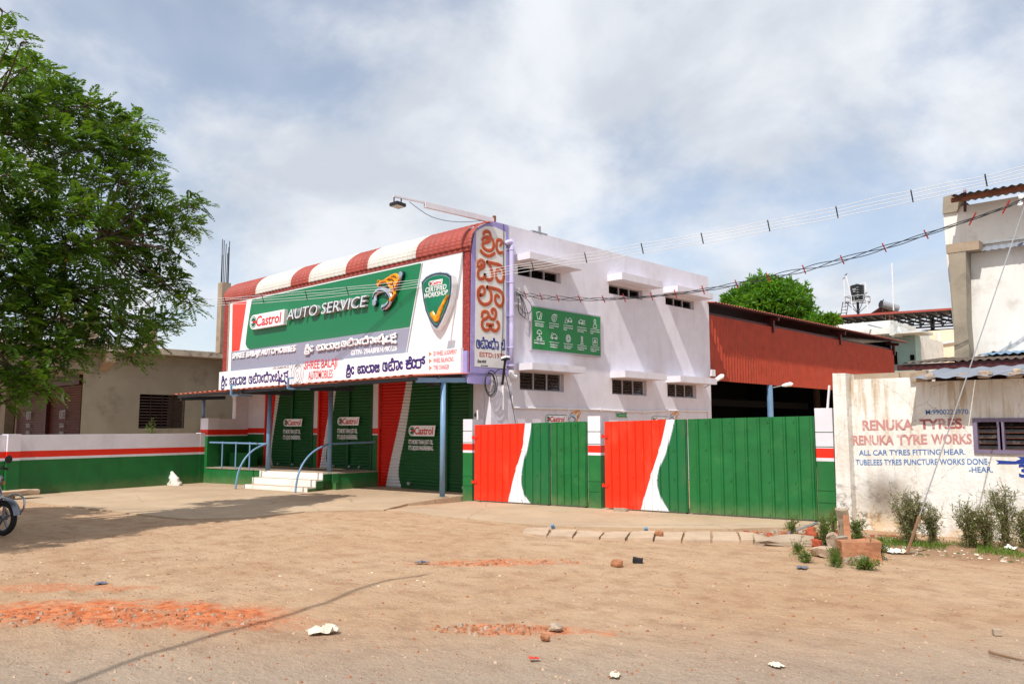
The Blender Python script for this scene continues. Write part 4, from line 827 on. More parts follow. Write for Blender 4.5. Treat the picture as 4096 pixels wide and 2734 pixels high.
for k in range(10):
    cy = y0+(y1-y0)*(.105+.2*(k % 5)); cz = zt-.26 if k < 5 else zt-.76
    strokes('icon', [[(cy+a*.85, cz+b*.85) for a, b in s_] for s_ in icons[k]], ((SX, 0, 0), YY, ZZ), .008, .002, 'white_board', sbd, 1)
    q = MB(); q.box((SX, cy-.2, cz-.155), (SX+.002, cy+.2, cz-.143)); q.build('rule', 'white_board', sbd)
    nl = names[k].count('\n')+1; text_part('lettering', names[k], (SX, cy-min(.2, .017*len(names[k].split('\n')[0])), cz-.175-.058*nl), YY, ZZ, 2*min(.2, .017*len(names[k].split('\n')[0])), .052*nl, 'white_board', sbd, .012, .002)
a, b = (-13.9,18.882,1.978), (-13.9,19.329,2.078)
ns = thing('no_smoking_sign', 'small green NO SMOKING plate on standoff bolts on the side wall', 'sign', (XS, a[1], a[2])); q = MB(); q.box((XS+.03, a[1], a[2]), (XS+.04, b[1], b[2])); q.build('plate', 'board_green', ns)
text_part('lettering', 'NO SMOKING', (XS+.041, a[1]+.06, a[2]+.04), YY, ZZ, b[1]-a[1]-.12, (b[2]-a[2])-.09, 'white_board', ns, .03, .002)
for yy in (a[1]-.02, b[1]+.02):
    for z_ in (a[2]-.01, b[2]+.01): q = MB(); q.tube([(XS, yy, z_), (XS+.045, yy, z_)], .018, 6); q.build('bolt', 'galv', ns)

# drain pipe, conduit, wall bracket, little lamps
dp = thing('drainpipe', 'lilac drainpipe running down beside the painted name strip', 'pipe', (XS+.1, 14.45, 3))
yp = 14.414; q = MB(); q.tube(smooth_curve([(XS+.02, yp-.14, 6.3), (XS+.08, yp-.1, 6.34), (XS+.09, yp-.02, 6.30), (XS+.09, yp, 6.15), (XS+.09, yp, 3.1)], 3), .062, 12); q.build('pipe', 'pipe_violet', dp, True)
for z_ in (6.14, 5.3, 4.45, 3.65, 3.2): q = MB(); q.lathe([(.066, 0), (.074, .0), (.074, .04), (.066, .04)], (XS+.09, yp, z_), n=12); q.box((XS, yp-.11, z_+.01), (XS+.04, yp-.05, z_+.03)); q.build('collar', 'pipe_violet', dp)
q = MB(); q.tube(smooth_curve([(XS+.09, yp, 3.1), (XS+.09, yp, 2.98), (XS+.12, yp+.02, 2.92), (XS+.2, yp+.08, 2.9)], 3), .075, 12, cap=False); q.lathe([(.075, 0), (.06, 0), (.06, -.1)], (XS+.2, yp+.08, 2.9), (.8, .6, -.1), 12, 0); q.build('elbow', 'pvc', dp, True)
cd = thing('conduit', 'white plastic conduit dropping down then running along the side wall', 'pipe', (XS, 15, 2.2)); yc = 14.489
pts = [(-13.9,14.492,2.908), (-13.9,14.492,2.274), (-13.9,14.558,2.168), (-13.9,16.665,2.173), (-13.9,18.106,2.17), (-13.9,19.164,2.145), (-13.9,20.174,2.141), (-13.9,21.513,2.203), (-13.9,23.959,2.211), (-13.9,23.985,1.969)]
q = MB(); q.tube([(XS+.03, p[1], p[2]) for p in pts], .026, 8); q.build('pipe', 'pvc', cd)
for p in pts[3:9]: q = MB(); q.box((XS, p[1]-.03, p[2]-.035), (XS+.06, p[1]+.03, p[2]+.035)); q.build('clip', 'pvc', cd)
cb = thing('cable_bracket', 'steel service bracket with white insulators and looped cable on the side wall', 'bracket', (-13.9,14.558,5.083))
q = MB(); a = Vector((-13.9,14.558,5.083)); q.box((XS, a.y-.04, a.z-.2), (XS+.03, a.y+.04, a.z+.15)); q.build('plate', 'galv', cb)
for dz in (-.12, 0, .1): q = MB(); q.lathe([(.0, 0), (.03, 0), (.018, .03), (.03, .06), (0, .06)], (XS+.03, a.y+.12, a.z+dz), (1, .2, .1), 8); q.build('insulator', 'white_board', cb)
q = MB(); p0 = Vector((XS+.06, a.y+.15, a.z))
for k in range(3): q.tube(smooth_curve([p0, p0+Vector((.05, .06+k*.05, -.25)), p0+Vector((.04, .08+.12*k, -.55-.05*k)), p0+Vector((.03, -.02, -.5)), p0+Vector((.02, -.04, -.2)), p0], 4), .008, 5)
q.tube(smooth_curve([p0, p0+Vector((.05, .35, -.2)), p0+Vector((.05, .42, -.42)), p0+Vector((.03, .2, -.5)), p0+Vector((.03, 0, -.35))], 4), .008, 5); q.build('loop', 'cable_black', cb)
q = MB(); q.tube(smooth_curve([(XS+.02, a.y-.06, a.z-.6), (XS+.03, a.y-.06, a.z-.35), (XS+.05, a.y+.05, a.z-.28), (XS+.06, a.y+.2, a.z-.3)], 3), .03, 8); q.build('entry_pipe', 'pvc', cb)
# coiled cable at the corner and hanging lamp
cl = thing('coiled_cable', 'black cable coil hanging at the corner beside the shutter', 'cable', (-13.9,13.665,2.733)); q = MB(); a = Vector((-13.9,13.682,2.733))+XX*.04
for k in range(5): q.tube([a+Vector((.02*k, (.16+.012*k)*math.cos(t)+.02*math.sin(k*3), (.24+.02*k)*math.sin(t)+.03*math.cos(k*2))) for t in np.linspace(0, 6.28, 20)], .008, 5)
q.tube(smooth_curve([a+Vector((0, .1, .2)), a+Vector((.03, .3, .36)), a+Vector((.03, .5, .3)), a+Vector((.02, .75, -.4)), a+Vector((.02, .92, -1.1)), a+Vector((.02, .95, -2.0))], 4), .01, 5); q.build('coil', 'cable_black', cl)
K_ = .62
lp = thing('corner_floodlight', 'small floodlight on a dark bracket in front of the painted name strip', 'lamp', (-13.9,14.024,3.356)); a = Vector((-13.9,14.024,3.356))+XX*.25; q = MB()
q.beam(a, a+Vector((-.22, .12, -.62)), .05, .05); q.build('arm', 'iron', lp); q = MB(); q.obox(a+Vector((-.08, -.07, -.01)), (.17, 0, .03), (0, .14, 0), (-.01, 0, .05)); q.build('head', 'white_board', lp)
q = MB(); q.obox(a+Vector((-.08, -.07, -.05)), (.17, 0, .02), (0, .14, 0), (0, 0, .035)); q.build('reflector', 'black_plastic', lp); q = MB(); q.tube([a+Vector((-.22, .14, -.6)), a+Vector((-.22, .14, -1.25))], .03, 8); q.build('sleeve', 'pvc', lp)
wr = thing('wall_cable', 'thin black cable hanging down over the painted name strip', 'cable', (XS, 14.2, 5)); q = MB()
q.tube(smooth_curve([(XS+.03, p[1], p[2]) for p in [(-13.9,14.187,6.784),(-13.9,14.191,6.402),(-13.9,14.18,5.909),(-13.9,14.19,5.421),(-13.9,14.173,5.054),(-13.9,14.166,4.538),(-13.9,14.157,3.991),(-13.9,14.11,3.513),(-13.9,14.091,3.417)]], 3), .008, 5); q.build('wire', 'cable_black', wr)
# roof floodlight mast
fm = thing('roof_floodlight', 'floodlight hanging from the tip of a lilac outrigger beam above the roof', 'lamp', (XS, 13.8, 6.8))
a, b, c_ = Vector((-13.95,13.884,6.831)), Vector((-13.95,11.657,6.788)), Vector((-13.95,10.751,6.8))
q = MB(); q.beam(a, b, .07, .13); q.build('beam', 'lilac', fm); q = MB(); q.beam(b+(a-b)*.04+ZZ*.05, c_, .04, .04); q.build('extension', 'lilac', fm)
h = c_+Vector((0, .12, -.17)); q = MB(); q.obox(h+Vector((-.14, -.12, -.03)), (.28, 0, 0), (0, .25, -.02), (0, 0, .07)); q.build('head', 'black_plastic', fm)
q = MB(); q.obox(h+Vector((-.11, -.09, -.04)), (.22, 0, 0), (0, .18, -.015), (0, 0, .008)); q.build('lens', 'letter_face', fm)
q = MB()
for dy in (.02, .22): q.beam(c_+Vector((0, dy, 0)), c_+Vector((0, dy, -.16)), .02, .02)
q.build('yoke', 'iron', fm); q = MB(); q.tube(smooth_curve([c_+(b-c_)*.5-ZZ*.03, b+(a-b)*.1-ZZ*.25, b+(a-b)*.5-ZZ*.22, a+ZZ*.03], 4), .007, 5); q.build('cable', 'cable_black', fm)

# ------------------------------------------------------------------ awning
aw = thing('awning', 'corrugated sheet awning on blue steel posts in front of the shutters', 'awning', (-18.5, 12, 0))
E0 = Vector((-13.882,11.337,2.828)); E1 = Vector((-24.028,10.324,2.644))
Lw = (E0-E1).length; eu = (E0-E1).normalized(); nsh = 8; back = Vector((0, 1, .07)).normalized()
for i in range(nsh):
    q = MB(); o = E1+eu*(Lw*i/nsh); w_ = Lw/nsh-.006; cnt = 5; rows = []
    for t in (0, 1):
        row = []
        for k in range(cnt*4+1):
            p = o+eu*(w_*k/(cnt*4)); hgt = (0, .0, .03, .03)[k % 4]; ln = 1.75+.10*((E0-p).length)
            row.append(p+back*(ln*t)+ZZ*(hgt+.004*(i % 2)))
        rows.append(row)
    q.grid(rows[::-1]); q.build('roof_sheet', 'awning_sheet', aw)
P1, P2, P3 = Vector((-20.591,11.634,0.481)), Vector((-18.577,12.31,0.481)), Vector((-13.992,12.311,0.1))
P0 = Vector((-24.0, 11.32, 1.95))
beams = [(P0, (-24.0,10.597,2.538), (-24.0,12.005,2.604)), (P1, (-20.6,10.755,2.646), (-20.6,12.351,2.65)), (P2, (-18.58,11.553,2.687), (-18.58,13.07,2.738)), (P3, (-13.97,11.511,2.736), (-13.97,13.044,2.8))]
for p, a, b in beams:
    a, b = Vector(a), Vector(b); a.x = b.x = p.x; zt = a.z+(b.z-a.z)*(p.y-a.y)/(b.y-a.y)
    q = MB(); q.tube([p, (p.x, p.y, zt-.05)], .062 if p is not P0 else .05, 14); q.build('post', 'steel_blue', aw, True)
    q = MB(); q.beam(a, b, .07, .11); q.build('bracket_beam', 'steel_shaded' if p is not P3 else 'steel_blue', aw)  # all but the right end beam use the shade-darkened steel
    q = MB(); q.box((p.x-.11, p.y-.11, p.z), (p.x+.11, p.y+.11, p.z+.015)); q.build('base_plate', 'concrete', aw)
for off, dz in ((.15, -.065), (.8, -.05), (1.55, -.04)):
    q = MB(); a = E1+back*off+ZZ*dz+eu*.12; b = E0+back*off+ZZ*dz-eu*.05; q.beam(a, b, .05, .07); q.build('purlin', 'steel_shaded', aw)
for px in ((-20.825,10.614,2.656), (-18.302,10.866,2.761)):
    p = Vector(px)-V*.03; q = MB(); q.beam(p-ZZ*.1, p+ZZ*.18, .045, .045); q.beam(p+ZZ*.17, p+ZZ*.17+U*.18, .04, .04); q.beam(p-ZZ*.1, p-ZZ*.1+V*.55+U*.2, .045, .045); q.build('sign_bracket', 'steel_blue', aw)
q = MB(); a = Vector((-14.3,12.057,2.641)); q.obox(a, (.3, 0, 0), (0, .2, 0), (0, 0, .12)); q.build('lamp_box', 'black_plastic', aw)

# ------------------------------------------------------------------ porch
po = thing('porch', 'green porch platform with white steps and blue railings before the shutters', 'porch', (-20.5, 12, 0))
f0 = Vector((-23.62, 11.304, 0)); S1_ = Vector((-18.27, 11.98, 0)); S0 = Vector((-20.48, 11.45, 0))
zp = .481; fl_ = f0+U*.0; pr = Vector((-18.27, 12.37, 0))
q = MB(); poly = [(f0.x, f0.y), (S1_.x-.0, f0.y+(S1_.x-f0.x)*math.tan(R(11.3))), (-18.30, 13.72), (-24.2, 12.72)]
q.prism(poly, (0, 0, -.05), XX, YY, ZZ*(zp-.0+.05-.03)); q.build('platform', 'green', po)
q = MB(); q.prism([(a+(.02 if i in (1, 2) else 0), b-(.02 if i < 2 else 0)) for i, (a, b) in enumerate(poly)], (0, 0, zp-.03), XX, YY, ZZ*.03); q.build('floor', 'concrete', po)
sA = Vector((-20.68, 10.975, 0)); sB = Vector((-18.265, 11.455, 0)); su = (sB-sA).normalized(); sv = Vector((-su.y, su.x, 0)); wst = (sB-sA).length
for k, (d0, h0, h1) in enumerate(((0, 0, .13), (.285, .13, .305), (.53, .305, .479))):
    q = MB(); q.obox(sA+sv*d0-ZZ*(.02 if k == 0 else 0)+ZZ*h0*0, su*wst, sv*(.95-d0), ZZ*(h1+(.02 if k == 0 else 0)), 0); s_ = q.build('step', 'step_white', po); q = MB(); q.obox(sA+sv*(d0+.004)+su*.004+ZZ*(h1+.0005), su*(wst-.008), sv*(.94-d0), ZZ*.003); q.build('tread', 'slab', s_)
q = MB()
for k, (d0, h1) in enumerate(((0, .13), (.285, .305), (.53, .479))): q.obox(sA+su*(wst+.001)+sv*(d0+.02)-ZZ*.01, su*.006, sv*(.95-d0), ZZ*(h1-.02))
q.build('step_side', 'green', po)
q = MB(); b0 = Vector((-23.65, 12.05, zp)); q.obox(b0, U*.75, V*.45, ZZ*.42); q.build('bench', 'green', po)
q = MB(); c0 = Vector((-18.27,12.171,0.401)); q.box((-18.27, 12.2, .22), (-18.235, 12.38, .46)); q.build('switch_box', 'green', po)
# wall at the left of the porch
pw = thing('porch_wall', 'low striped wall rising to full height at the left end of the porch', 'wall', (-24, 12, 0))
def banded(o, ux, wd, nrm, th_, z0, zs, mats, parent, name='wall', miset=(0, 1, 2, 1)):
    q = MB(); zz_ = [z0]+zs
    for i in range(len(zs)): q.obox(Vector(o)+ZZ*zz_[i], unit(ux)*wd, unit(nrm)*th_, ZZ*(zz_[i+1]-zz_[i]), miset[i])
    return q.build(name, mats, parent)
GM = ['green', 'lilac', 'red']
banded((-23.97, 11.235, 0), U, .36, V, .42, -.05, [1.41, 1.451, 1.611, 1.955], GM, pw, 'pillar')
o_ = Vector((-23.97, 11.235, 0))+U*.15+V*.42; banded(o_, U, .16, V, 1.5, -.05, [1.41, 1.451, 1.611, 1.935], GM, pw)
o2_ = o_+V*.62; q = MB(); q.obox(o2_+ZZ*1.936, U*.16, V*.86, ZZ*.85); q.build('upper_wall', 'lilac', pw)
# railings
rl = thing('porch_railing', 'straight blue pipe railing on the left of the porch', 'railing', (-22, 11.6, zp)); z_r = 1.238
ra0 = f0+U*.06+V*.05; ra1 = Vector((P1.x-.04, P1.y, 0)); q = MB(); q.tube([ra0+ZZ*1.22, Vector((ra1.x, ra1.y, 1.215))], .027, 8); q.build('top_rail', 'steel_blue', rl)
dd_ = (ra1-ra0)
for px in ((-22.89,11.496,0.486), (-22.193,11.635,0.505), (-21.505,11.773,0.47)):
    t = (Vector(px)-ra0).dot(dd_)/dd_.dot(dd_); p = ra0+dd_*t; q = MB(); q.tube([(p.x, p.y, zp), (p.x, p.y, 1.26)], .022, 8); q.build('baluster', 'steel_blue', rl)
rl2 = thing('side_railing', 'blue pipe rail running from the second post back to the shutters', 'railing', (-18.5, 13, zp)); q = MB(); q.tube([(P2.x+.05, P2.y+.05, 1.24), (-18.4, 13.68, 1.27)], .027, 8); q.build('top_rail', 'steel_blue', rl2)
for k, (b0, top) in enumerate(((Vector((-20.578,10.69,0.0)), P1), (Vector((-18.336,11.156,0.0)), P2))):
    t = thing('handrail', ('curved blue handrail on the left side of the white steps', 'curved blue handrail on the right side of the white steps')[k], 'handrail', b0); tp = Vector((top.x, top.y, 1.24)); d = tp-b0; q = MB()
    pts = [b0+Vector((d.x*f_, d.y*f_, d.z*g_)) for f_, g_ in ((0, 0), (.02, .18), (.07, .38), (.17, .56), (.32, .72), (.52, .85), (.76, .94), (1, 1))]
    q.tube(smooth_curve(pts, 3), .027, 8); q.build('rail', 'steel_blue', t, True)

# ------------------------------------------------------------------ left striped compound wall
cw = thing('compound_wall', 'long green and white boundary wall with a red stripe on the left', 'wall', (-23.2, 8.5, 0))
w0 = Vector((-22.654,5.963,0.051)); w0.z = 0; w1_ = Vector((-23.72, 11.2, 0)); dw = (w1_-w0).normalized(); nw = Vector((dw.y, -dw.x, 0))
wtop = 1.495; banded(w0-nw*.2-dw*.05, dw, (w1_-w0).length+.1, nw, .2, -.1, [.872, .935, 1.095, wtop], GM, cw)
q0 = w0-dw*.30-nw*.12; banded(q0, dw, .30, nw, .30, -.1, [.872, .935, 1.095, wtop+.02], GM, cw, 'pillar')
q1_ = w1_-dw*.08; banded(q1_-nw*.21, dw, .22, nw, .215, -.1, [.872, .935, 1.095, wtop+.015], GM, cw, 'pillar')
banded(q0-dw*5-nw*-.02, dw, 4.99, nw, .2, -.1, [.872, .935, 1.095, wtop], GM, cw)

# ------------------------------------------------------------------ gates and pillars
G0 = Vector((-13.45, 12.75, 0)); G1 = Vector((-6.1, 14.25, 0)); GU = (G1-G0).normalized(); GN = Vector((GU.y, -GU.x, 0))
def gp(x_px): return Vector(x_px)
def gate_leaf(name_label, a, b, z0, za, zb, mat, u_off, hinges, group=None):
    a, b = Vector((a[0], a[1], 0)), Vector((b[0], b[1], 0)); t = thing('gate_leaf', name_label, 'gate', a, group)
    L = (b-a).length; n = max(1, round(L/.98)); du = (b-a).normalized(); nn = Vector((du.y, -du.x, 0))
    for i in range(n):
        q = MB(); h = .0; o = a+du*(L*i/n)+nn*(.03+.003*(i % 2)); w_ = L/n
        us_ = []; cnt = 5; p = w_/cnt
        for k in range(cnt): us_ += [(k*p, 0), (k*p+p*.66, 0), (k*p+p*.74, 1), (k*p+p*.86, 1), (k*p+p*.94, 0)]
        us_.append((w_, 0)); rows = []; uvs = []
        for j in range(9):
            f_ = j/8; row = []; ur = []
            for u_, d_ in us_:
                uu = L*i/n+u_; zt_ = za+(zb-za)*uu/L; z_ = z0+(zt_-z0)*f_
                dn = noise.noise(Vector((uu*2.2+u_off*9, z_*2.2, 1)))*.006*(2.6 if 'dented' in name_label else 1)
                pt = a+du*uu+nn*(.03+.003*(i % 2)+.03*d_+dn)+ZZ*z_; row.append(pt); ur.append((uu+u_off, z_-z0))
            rows.append(row); uvs.append(ur)
        q.grid(rows, 0, uvs); q.build('sheet', mat, t)
        q = MB()
        for (fu, fz_) in ((.3, .03), (.7, .03), (.3, .36), (.7, .36), (.3, .68), (.7, .68), (.3, .97), (.7, .97)):
            uu = L*i/n+w_*fu; c_ = a+du*uu+nn*.048+ZZ*(z0+(za-z0)*fz_); zz_ = (za-z0)*fz_; q.tube([c_, c_+nn*.012], .011, 6, 2 if mat == 'gate_green' else (0 if uu < .95+.25*zz_ else (1 if uu < 1.25+.16*zz_ else 2)))
        q.build('bolts', ['red', 'white_paint', 'gate_green'], t)['kind'] = 'stuff'
    q = MB()
    for (p0, p1_) in ((0, 0), ): pass
    for z_ in (z0+.03, (z0+za)/2, za-.05): q.beam(a+ZZ*z_, b+ZZ*(z_+(zb-za)*(z_/za)), .035, .045)
    q.beam(a+ZZ*z0+du*.02, a+ZZ*(za-.01)+du*.02, .04, .04); q.beam(b+ZZ*z0-du*.02, b+ZZ*(zb-.01)-du*.02, .04, .04); q.build('frame', 'gate_green', t)
    for z_ in hinges: q = MB(); q.tube([a+ZZ*(z_-.04)-du*.05+nn*.03, a+ZZ*(z_+.04)-du*.05+nn*.03], .022, 8); q.obox(a+ZZ*(z_-.03)-du*.04+nn*.045, du*.12, nn*.008, ZZ*.05); q.build('hinge', 'red', t)
    q = MB(); q.beam(b-du*.03+ZZ*(z0-.03), b-du*.03+ZZ*(z0+.08), .04, .03); q.build('drop_bolt', 'iron', t)
    return t
gate_leaf('left leaf of the first gate painted red, white and green', (-13.38, 12.765), (-11.45, 13.155), .05, 1.735, 1.79, 'gate_paint_a', 0, (1.45, .45))
gate_leaf('narrow dented plain green leaf beside the middle pillar', (-11.42, 13.165), (-10.58, 13.335), .05, 1.79, 1.81, 'gate_green', 0, ())
gate_leaf('left leaf of the wide gate painted red, white and green', (-10.17, 13.42), (-8.44, 13.77), .05, 1.80, 1.845, 'gate_paint_b', 0, (1.5, .5))
gate_leaf('widest plain green gate leaf beside the right pillar', (-8.41, 13.78), (-6.10, 14.25), .05, 1.845, 1.89, 'gate_green', 0, ())
def pillar(label, o, wd, dp, zs, h, group):
    t = thing('gate_pillar', label, 'pillar', o, group); o = Vector(o)
    banded(o, GU, wd, -GN, dp, -.08, zs+[h], GM, t, 'shaft')
    q = MB()
    for z_ in (.35, .56, zs[2]+.02, zs[2]+.28):
        q.obox(o+GN*.002+ZZ*z_-GU*.001, GU*(wd+.002), GN*.001, ZZ*.012)
    q.build('groove', 'black_paint' if False else 'green_dark', t)
    return t
pillar('gate pillar nearest the shutters with a small lamp stub on top', (-13.72, 12.695, 0), .26, .42, [1.105, 1.16, 1.31], 1.87, 'striped gate pillars')
pillar('middle gate pillar between the two gates', (-10.565, 13.34, 0), .29, .42, [1.105, 1.16, 1.31], 1.92, 'striped gate pillars')
pillar('gate pillar next to the peeling white wall', (-6.09, 14.25, 0), .30, .42, [1.086, 1.145, 1.315], 2.03, 'striped gate pillars')
t = thing('pillar_lamp', 'thin white pipe with a dark lamp on the pillar nearest the shutters', 'lamp', (-13.5, 12.95, 1.87)); q = MB(); q.tube([(-13.50, 12.95, 1.86), (-13.51, 12.95, 2.08)], .02, 8); q.build('pipe', 'pvc', t); q = MB(); q.lathe([(0, 0), (.05, 0), (.05, .03), (0, .05)], (-13.55, 12.95, 1.97), (-1, -.3, 0), 10); q.build('head', 'black_plastic', t)

# ------------------------------------------------------------------ unfinished building at the left
XU = -29.5; ub = thing('unfinished_building', 'grey cement single storey building with maroon shutters and open column stubs behind the wall', 'building', (-30, 12, 0))
cy0 = 9.707; q = MB(); zt = 4.25; y1_, wz0 = 22, 0
wy = [11.545,13.209,1.637,2.858]
q.box((XU-.25, cy0, 0), (XU, wy[0], zt)); q.box((XU-.25, wy[1], 0), (XU, 24, zt)); q.box((XU-.25, wy[0], 0), (XU, wy[1], wy[2])); q.box((XU-.25, wy[0], wy[3]), (XU, wy[1], zt))
q.box((XU-9, cy0+.3, 0), (XU-8.8, 24, zt-.01)); q.build('wall', 'cement_wall', ub)
q = MB(); q.box((XU-4, wy[0]-1, 0), (XU-3.9, wy[1]+1, 3.9)); q.build('back_wall', 'dark_interior', ub)
q = MB(); q.box((XU-12, cy0-6, 4.26), (XU+.65, 24.2, 4.44)); q.build('roof_slab', 'concrete', ub)
q = MB(); q.box((XU-12, cy0-6.01, 4.255), (XU+.66, cy0-6.03, 4.45)); q.box((XU+.651, cy0-6, 4.27), (XU+.67, 24.2, 4.43)); q.box((XU-.5, cy0-5.5, 4.44), (XU+.6, 24, 4.49)); q.build('roof_edge', 'roof_edge', ub)
q = MB(); q.box((XU-.25, cy0-6, 3.6), (XU+.0, cy0-.01, 4.255)); q.build('beam', 'cement_wall', ub); q = MB(); q.prism([(XU+.001, 3.62), (XU+.62, 3.9), (XU+.62, 4.254), (XU+.001, 4.254)], (0, 10.325-.2, 0), XX, ZZ, YY*.3); q.build('beam_end', 'concrete_pale', ub)
q = MB(); q.box((XU-12, cy0+.25, 3.55), (XU-.26, cy0+.5, 4.25)); q.build('lintel', 'cement_wall', ub)
# bars window
wf = MB(); y0, y1, z0, z1 = wy[0], wy[1], wy[2], wy[3]
for k in range(5): y = y0+(y1-y0)*k/4; wf.box((XU-.08, y-.012, z0+.001), (XU-.05, y+.012, z1-.001))
wfo = wf.build('window', 'iron', ub)
for k in range(11): z = z0+(z1-z0)*(k+.6)/11.6; b_ = MB(); b_.box((XU-.11, y0+.001, z-.012), (XU-.082, y1-.001, z+.012)); b_.build('bar', 'bar_grey', wfo)
# shutters facing the street
ysh = cy0+.28
sx = [-30.806, -34.182, -38.774, -40.0, -40.5]
for (a, b) in ((sx[1]+.05, sx[0]), (sx[2], sx[1]-.05), (sx[4], sx[3])):
    s_ = shutter('shutter', 0, b-a, .1, 3.2, (Vector((a, ysh, 0)), XX, -YY), 'maroon_shutter', ub)
    if b > -38: 
        for k_, (tx, z_, hh) in enumerate((('K', 2.62, .34), ('KIRTI', 1.98, .32), ('DURGA', 1.66, .16), ('ENTERPRISES', 1.38, .14), ('CONTACT', 1.16, .12))):
            wd = (.32, .62, .5, .5, .5)[k_]; text_part('lettering', tx, ((a+b)/2-wd/2, ysh-.035, z_), XX, ZZ, wd, hh, 'grey_print', s_, .02, .003)
for x0, x1 in ((sx[1]-.05, sx[1]+.05),): q = MB(); q.box((x0, ysh-.1, .1), (x1, ysh+.05, 3.35)); q.build('guide_rail', 'frame_maroon', ub)
q = MB(); q.box((sx[2]-.0, ysh-.06, 3.2), (sx[0]+.0, ysh+.05, 3.55)); q.build('shutter_box', 'frame_maroon', ub)
q = MB(); q.box((sx[3], ysh-.3, 0), (sx[2]-.01, ysh+.1, 4.25)); q.build('column', 'concrete', ub)
# column stubs with reinforcing bars on the roof
def stub(p, zb, zt, wd, bars, hb, seed):
    q = MB(); p = Vector(p); q.box((p.x-wd/2, p.y-wd/2, zb), (p.x+wd/2, p.y+wd/2, zt)); s_ = q.build('column_stub', 'concrete_pale', ub); rr = random.Random(seed)
    for k in range(bars):
        a = 2*math.pi*k/bars; x, y = p.x+.38*wd*math.cos(a), p.y+.38*wd*math.sin(a); b_ = MB(); h_ = hb*rr.uniform(.65, 1.15); b_.tube([(x, y, zt-.02), (x+rr.uniform(-.03, .03), y, zt+h_)], .014, 5); b_.build('rebar', 'iron', s_)
stub((-27.2,13.429,6.085), 4.3, 6.836, .33, 7, 1.5, 1)
stub((-30.0, 12.0, 0), 4.4, 5.496, .38, 6, .85, 2); stub((-30.1, 10.0, 0), 4.4, 5.9, .4, 6, 1.0, 3); stub((-30.1, 8.2, 0), 4.4, 5.8, .42, 6, .9, 4); stub((-33.5, 10.2, 0), 4.4, 5.9, .4, 5, 1.0, 5)

# ------------------------------------------------------------------ shed behind the gates
sd = thing('red_shed', 'long open shed clad in red corrugated sheet behind the gates', 'shed', (-14.2, 33, 0)); Y0, Y1 = 24.27, 42.574
ycs = np.linspace(Y0, Y1, 19)
for i in range(18):
    q = MB(); a, b = ycs[i], ycs[i+1]; q_ = MB(); corr(q_, (-14.0, a, 3.27), (0, 1, 0), (0, 0, 1), b-a, 2.25, .2, .05, (1, 0, 0), 0, 'sine', 4); q_.build('sheet', 'shed_red', sd)
q = MB(); q.box((-14.3, Y0, 5.53), (-14.05, Y1, 5.62)); q.build('top_rail', 'frame_maroon', sd)
q = MB(); q.obox((-13.66, Y0-.1, 5.86), (0, Y1-Y0+1.1, .1), (-9, 0, 1.2), (0, 0, .03)); q.build('roof', 'frame_maroon', sd)
q = MB(); corr(q, (-13.62, Y0-.1, 5.89), (0, Y1-Y0+1.1, .1), (-9, 0, 1.2), Y1-Y0+1.1, 9, .19, .035, (0, 0, 1), 0, 'sine', 4); q.build('roof_sheet', 'awning_sheet', sd)
for y in (29.098, 35.619, Y1-.1): q = MB(); q.beam((-13.95, y, 5.87), (-13.95, y, 5.3), .14, .12); q.beam((-13.68, y, 5.8), (-14.3, y, 5.9), .1, .14); q.build('bracket', 'frame_maroon', sd)
for y in (28.785, 38.8): q = MB(); q.tube([(-14.0, y, 0), (-14.0, y, 3.26)], .11, 12); q.build('post', 'steel_blue', sd)
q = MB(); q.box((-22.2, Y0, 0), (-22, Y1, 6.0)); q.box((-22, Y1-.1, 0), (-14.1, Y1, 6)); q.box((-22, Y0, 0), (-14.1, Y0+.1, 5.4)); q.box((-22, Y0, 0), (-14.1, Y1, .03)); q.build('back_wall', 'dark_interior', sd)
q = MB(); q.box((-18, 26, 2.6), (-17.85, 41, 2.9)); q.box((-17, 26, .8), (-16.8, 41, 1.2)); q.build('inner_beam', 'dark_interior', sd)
def street_lamp(label, p, d, n='wall_lamp'):
    t = thing(n, label, 'lamp', p); p, d = Vector(p), Vector(d); q = MB(); q.tube([p, p+d*.5], .02, 6); q.build('arm', 'galv', t)
    q = MB(); h = p+d*.5; u_ = d.normalized(); q.tube([h, h+u_*.12, h+u_*.34, h+u_*.42], [.03, .07, .085, .03], 8); q.build('head', 'white_board', t)
street_lamp('white lamp head on a bracket at the far corner of the lilac side wall', (-13.85,23.772,2.991), (.45, .35, .38)); street_lamp('white lamp head on the blue post of the red shed', (-13.8,28.66,3.167), (.5, .4, .12))
t = thing('tube_light', 'slim white pipe leaning above the right gate pillar', 'pipe', (-6.2, 14.6, 2)); q = MB(); q.tube([(-5.97,14.546,2.033), (-5.924,14.555,2.447)], .022, 8); q.build('pipe', 'pvc', t)
t = thing('junction_box', 'white box at the far corner of the lilac side wall', 'box', (XS, 24.2, 3.6)); a = (-13.9,24.283,3.516); q = MB(); q.box((XS-.02, a[1]-.13, a[2]-.12), (XS+.10, a[1]+.13, a[2]+.1)); q.build('case', 'pvc', t)

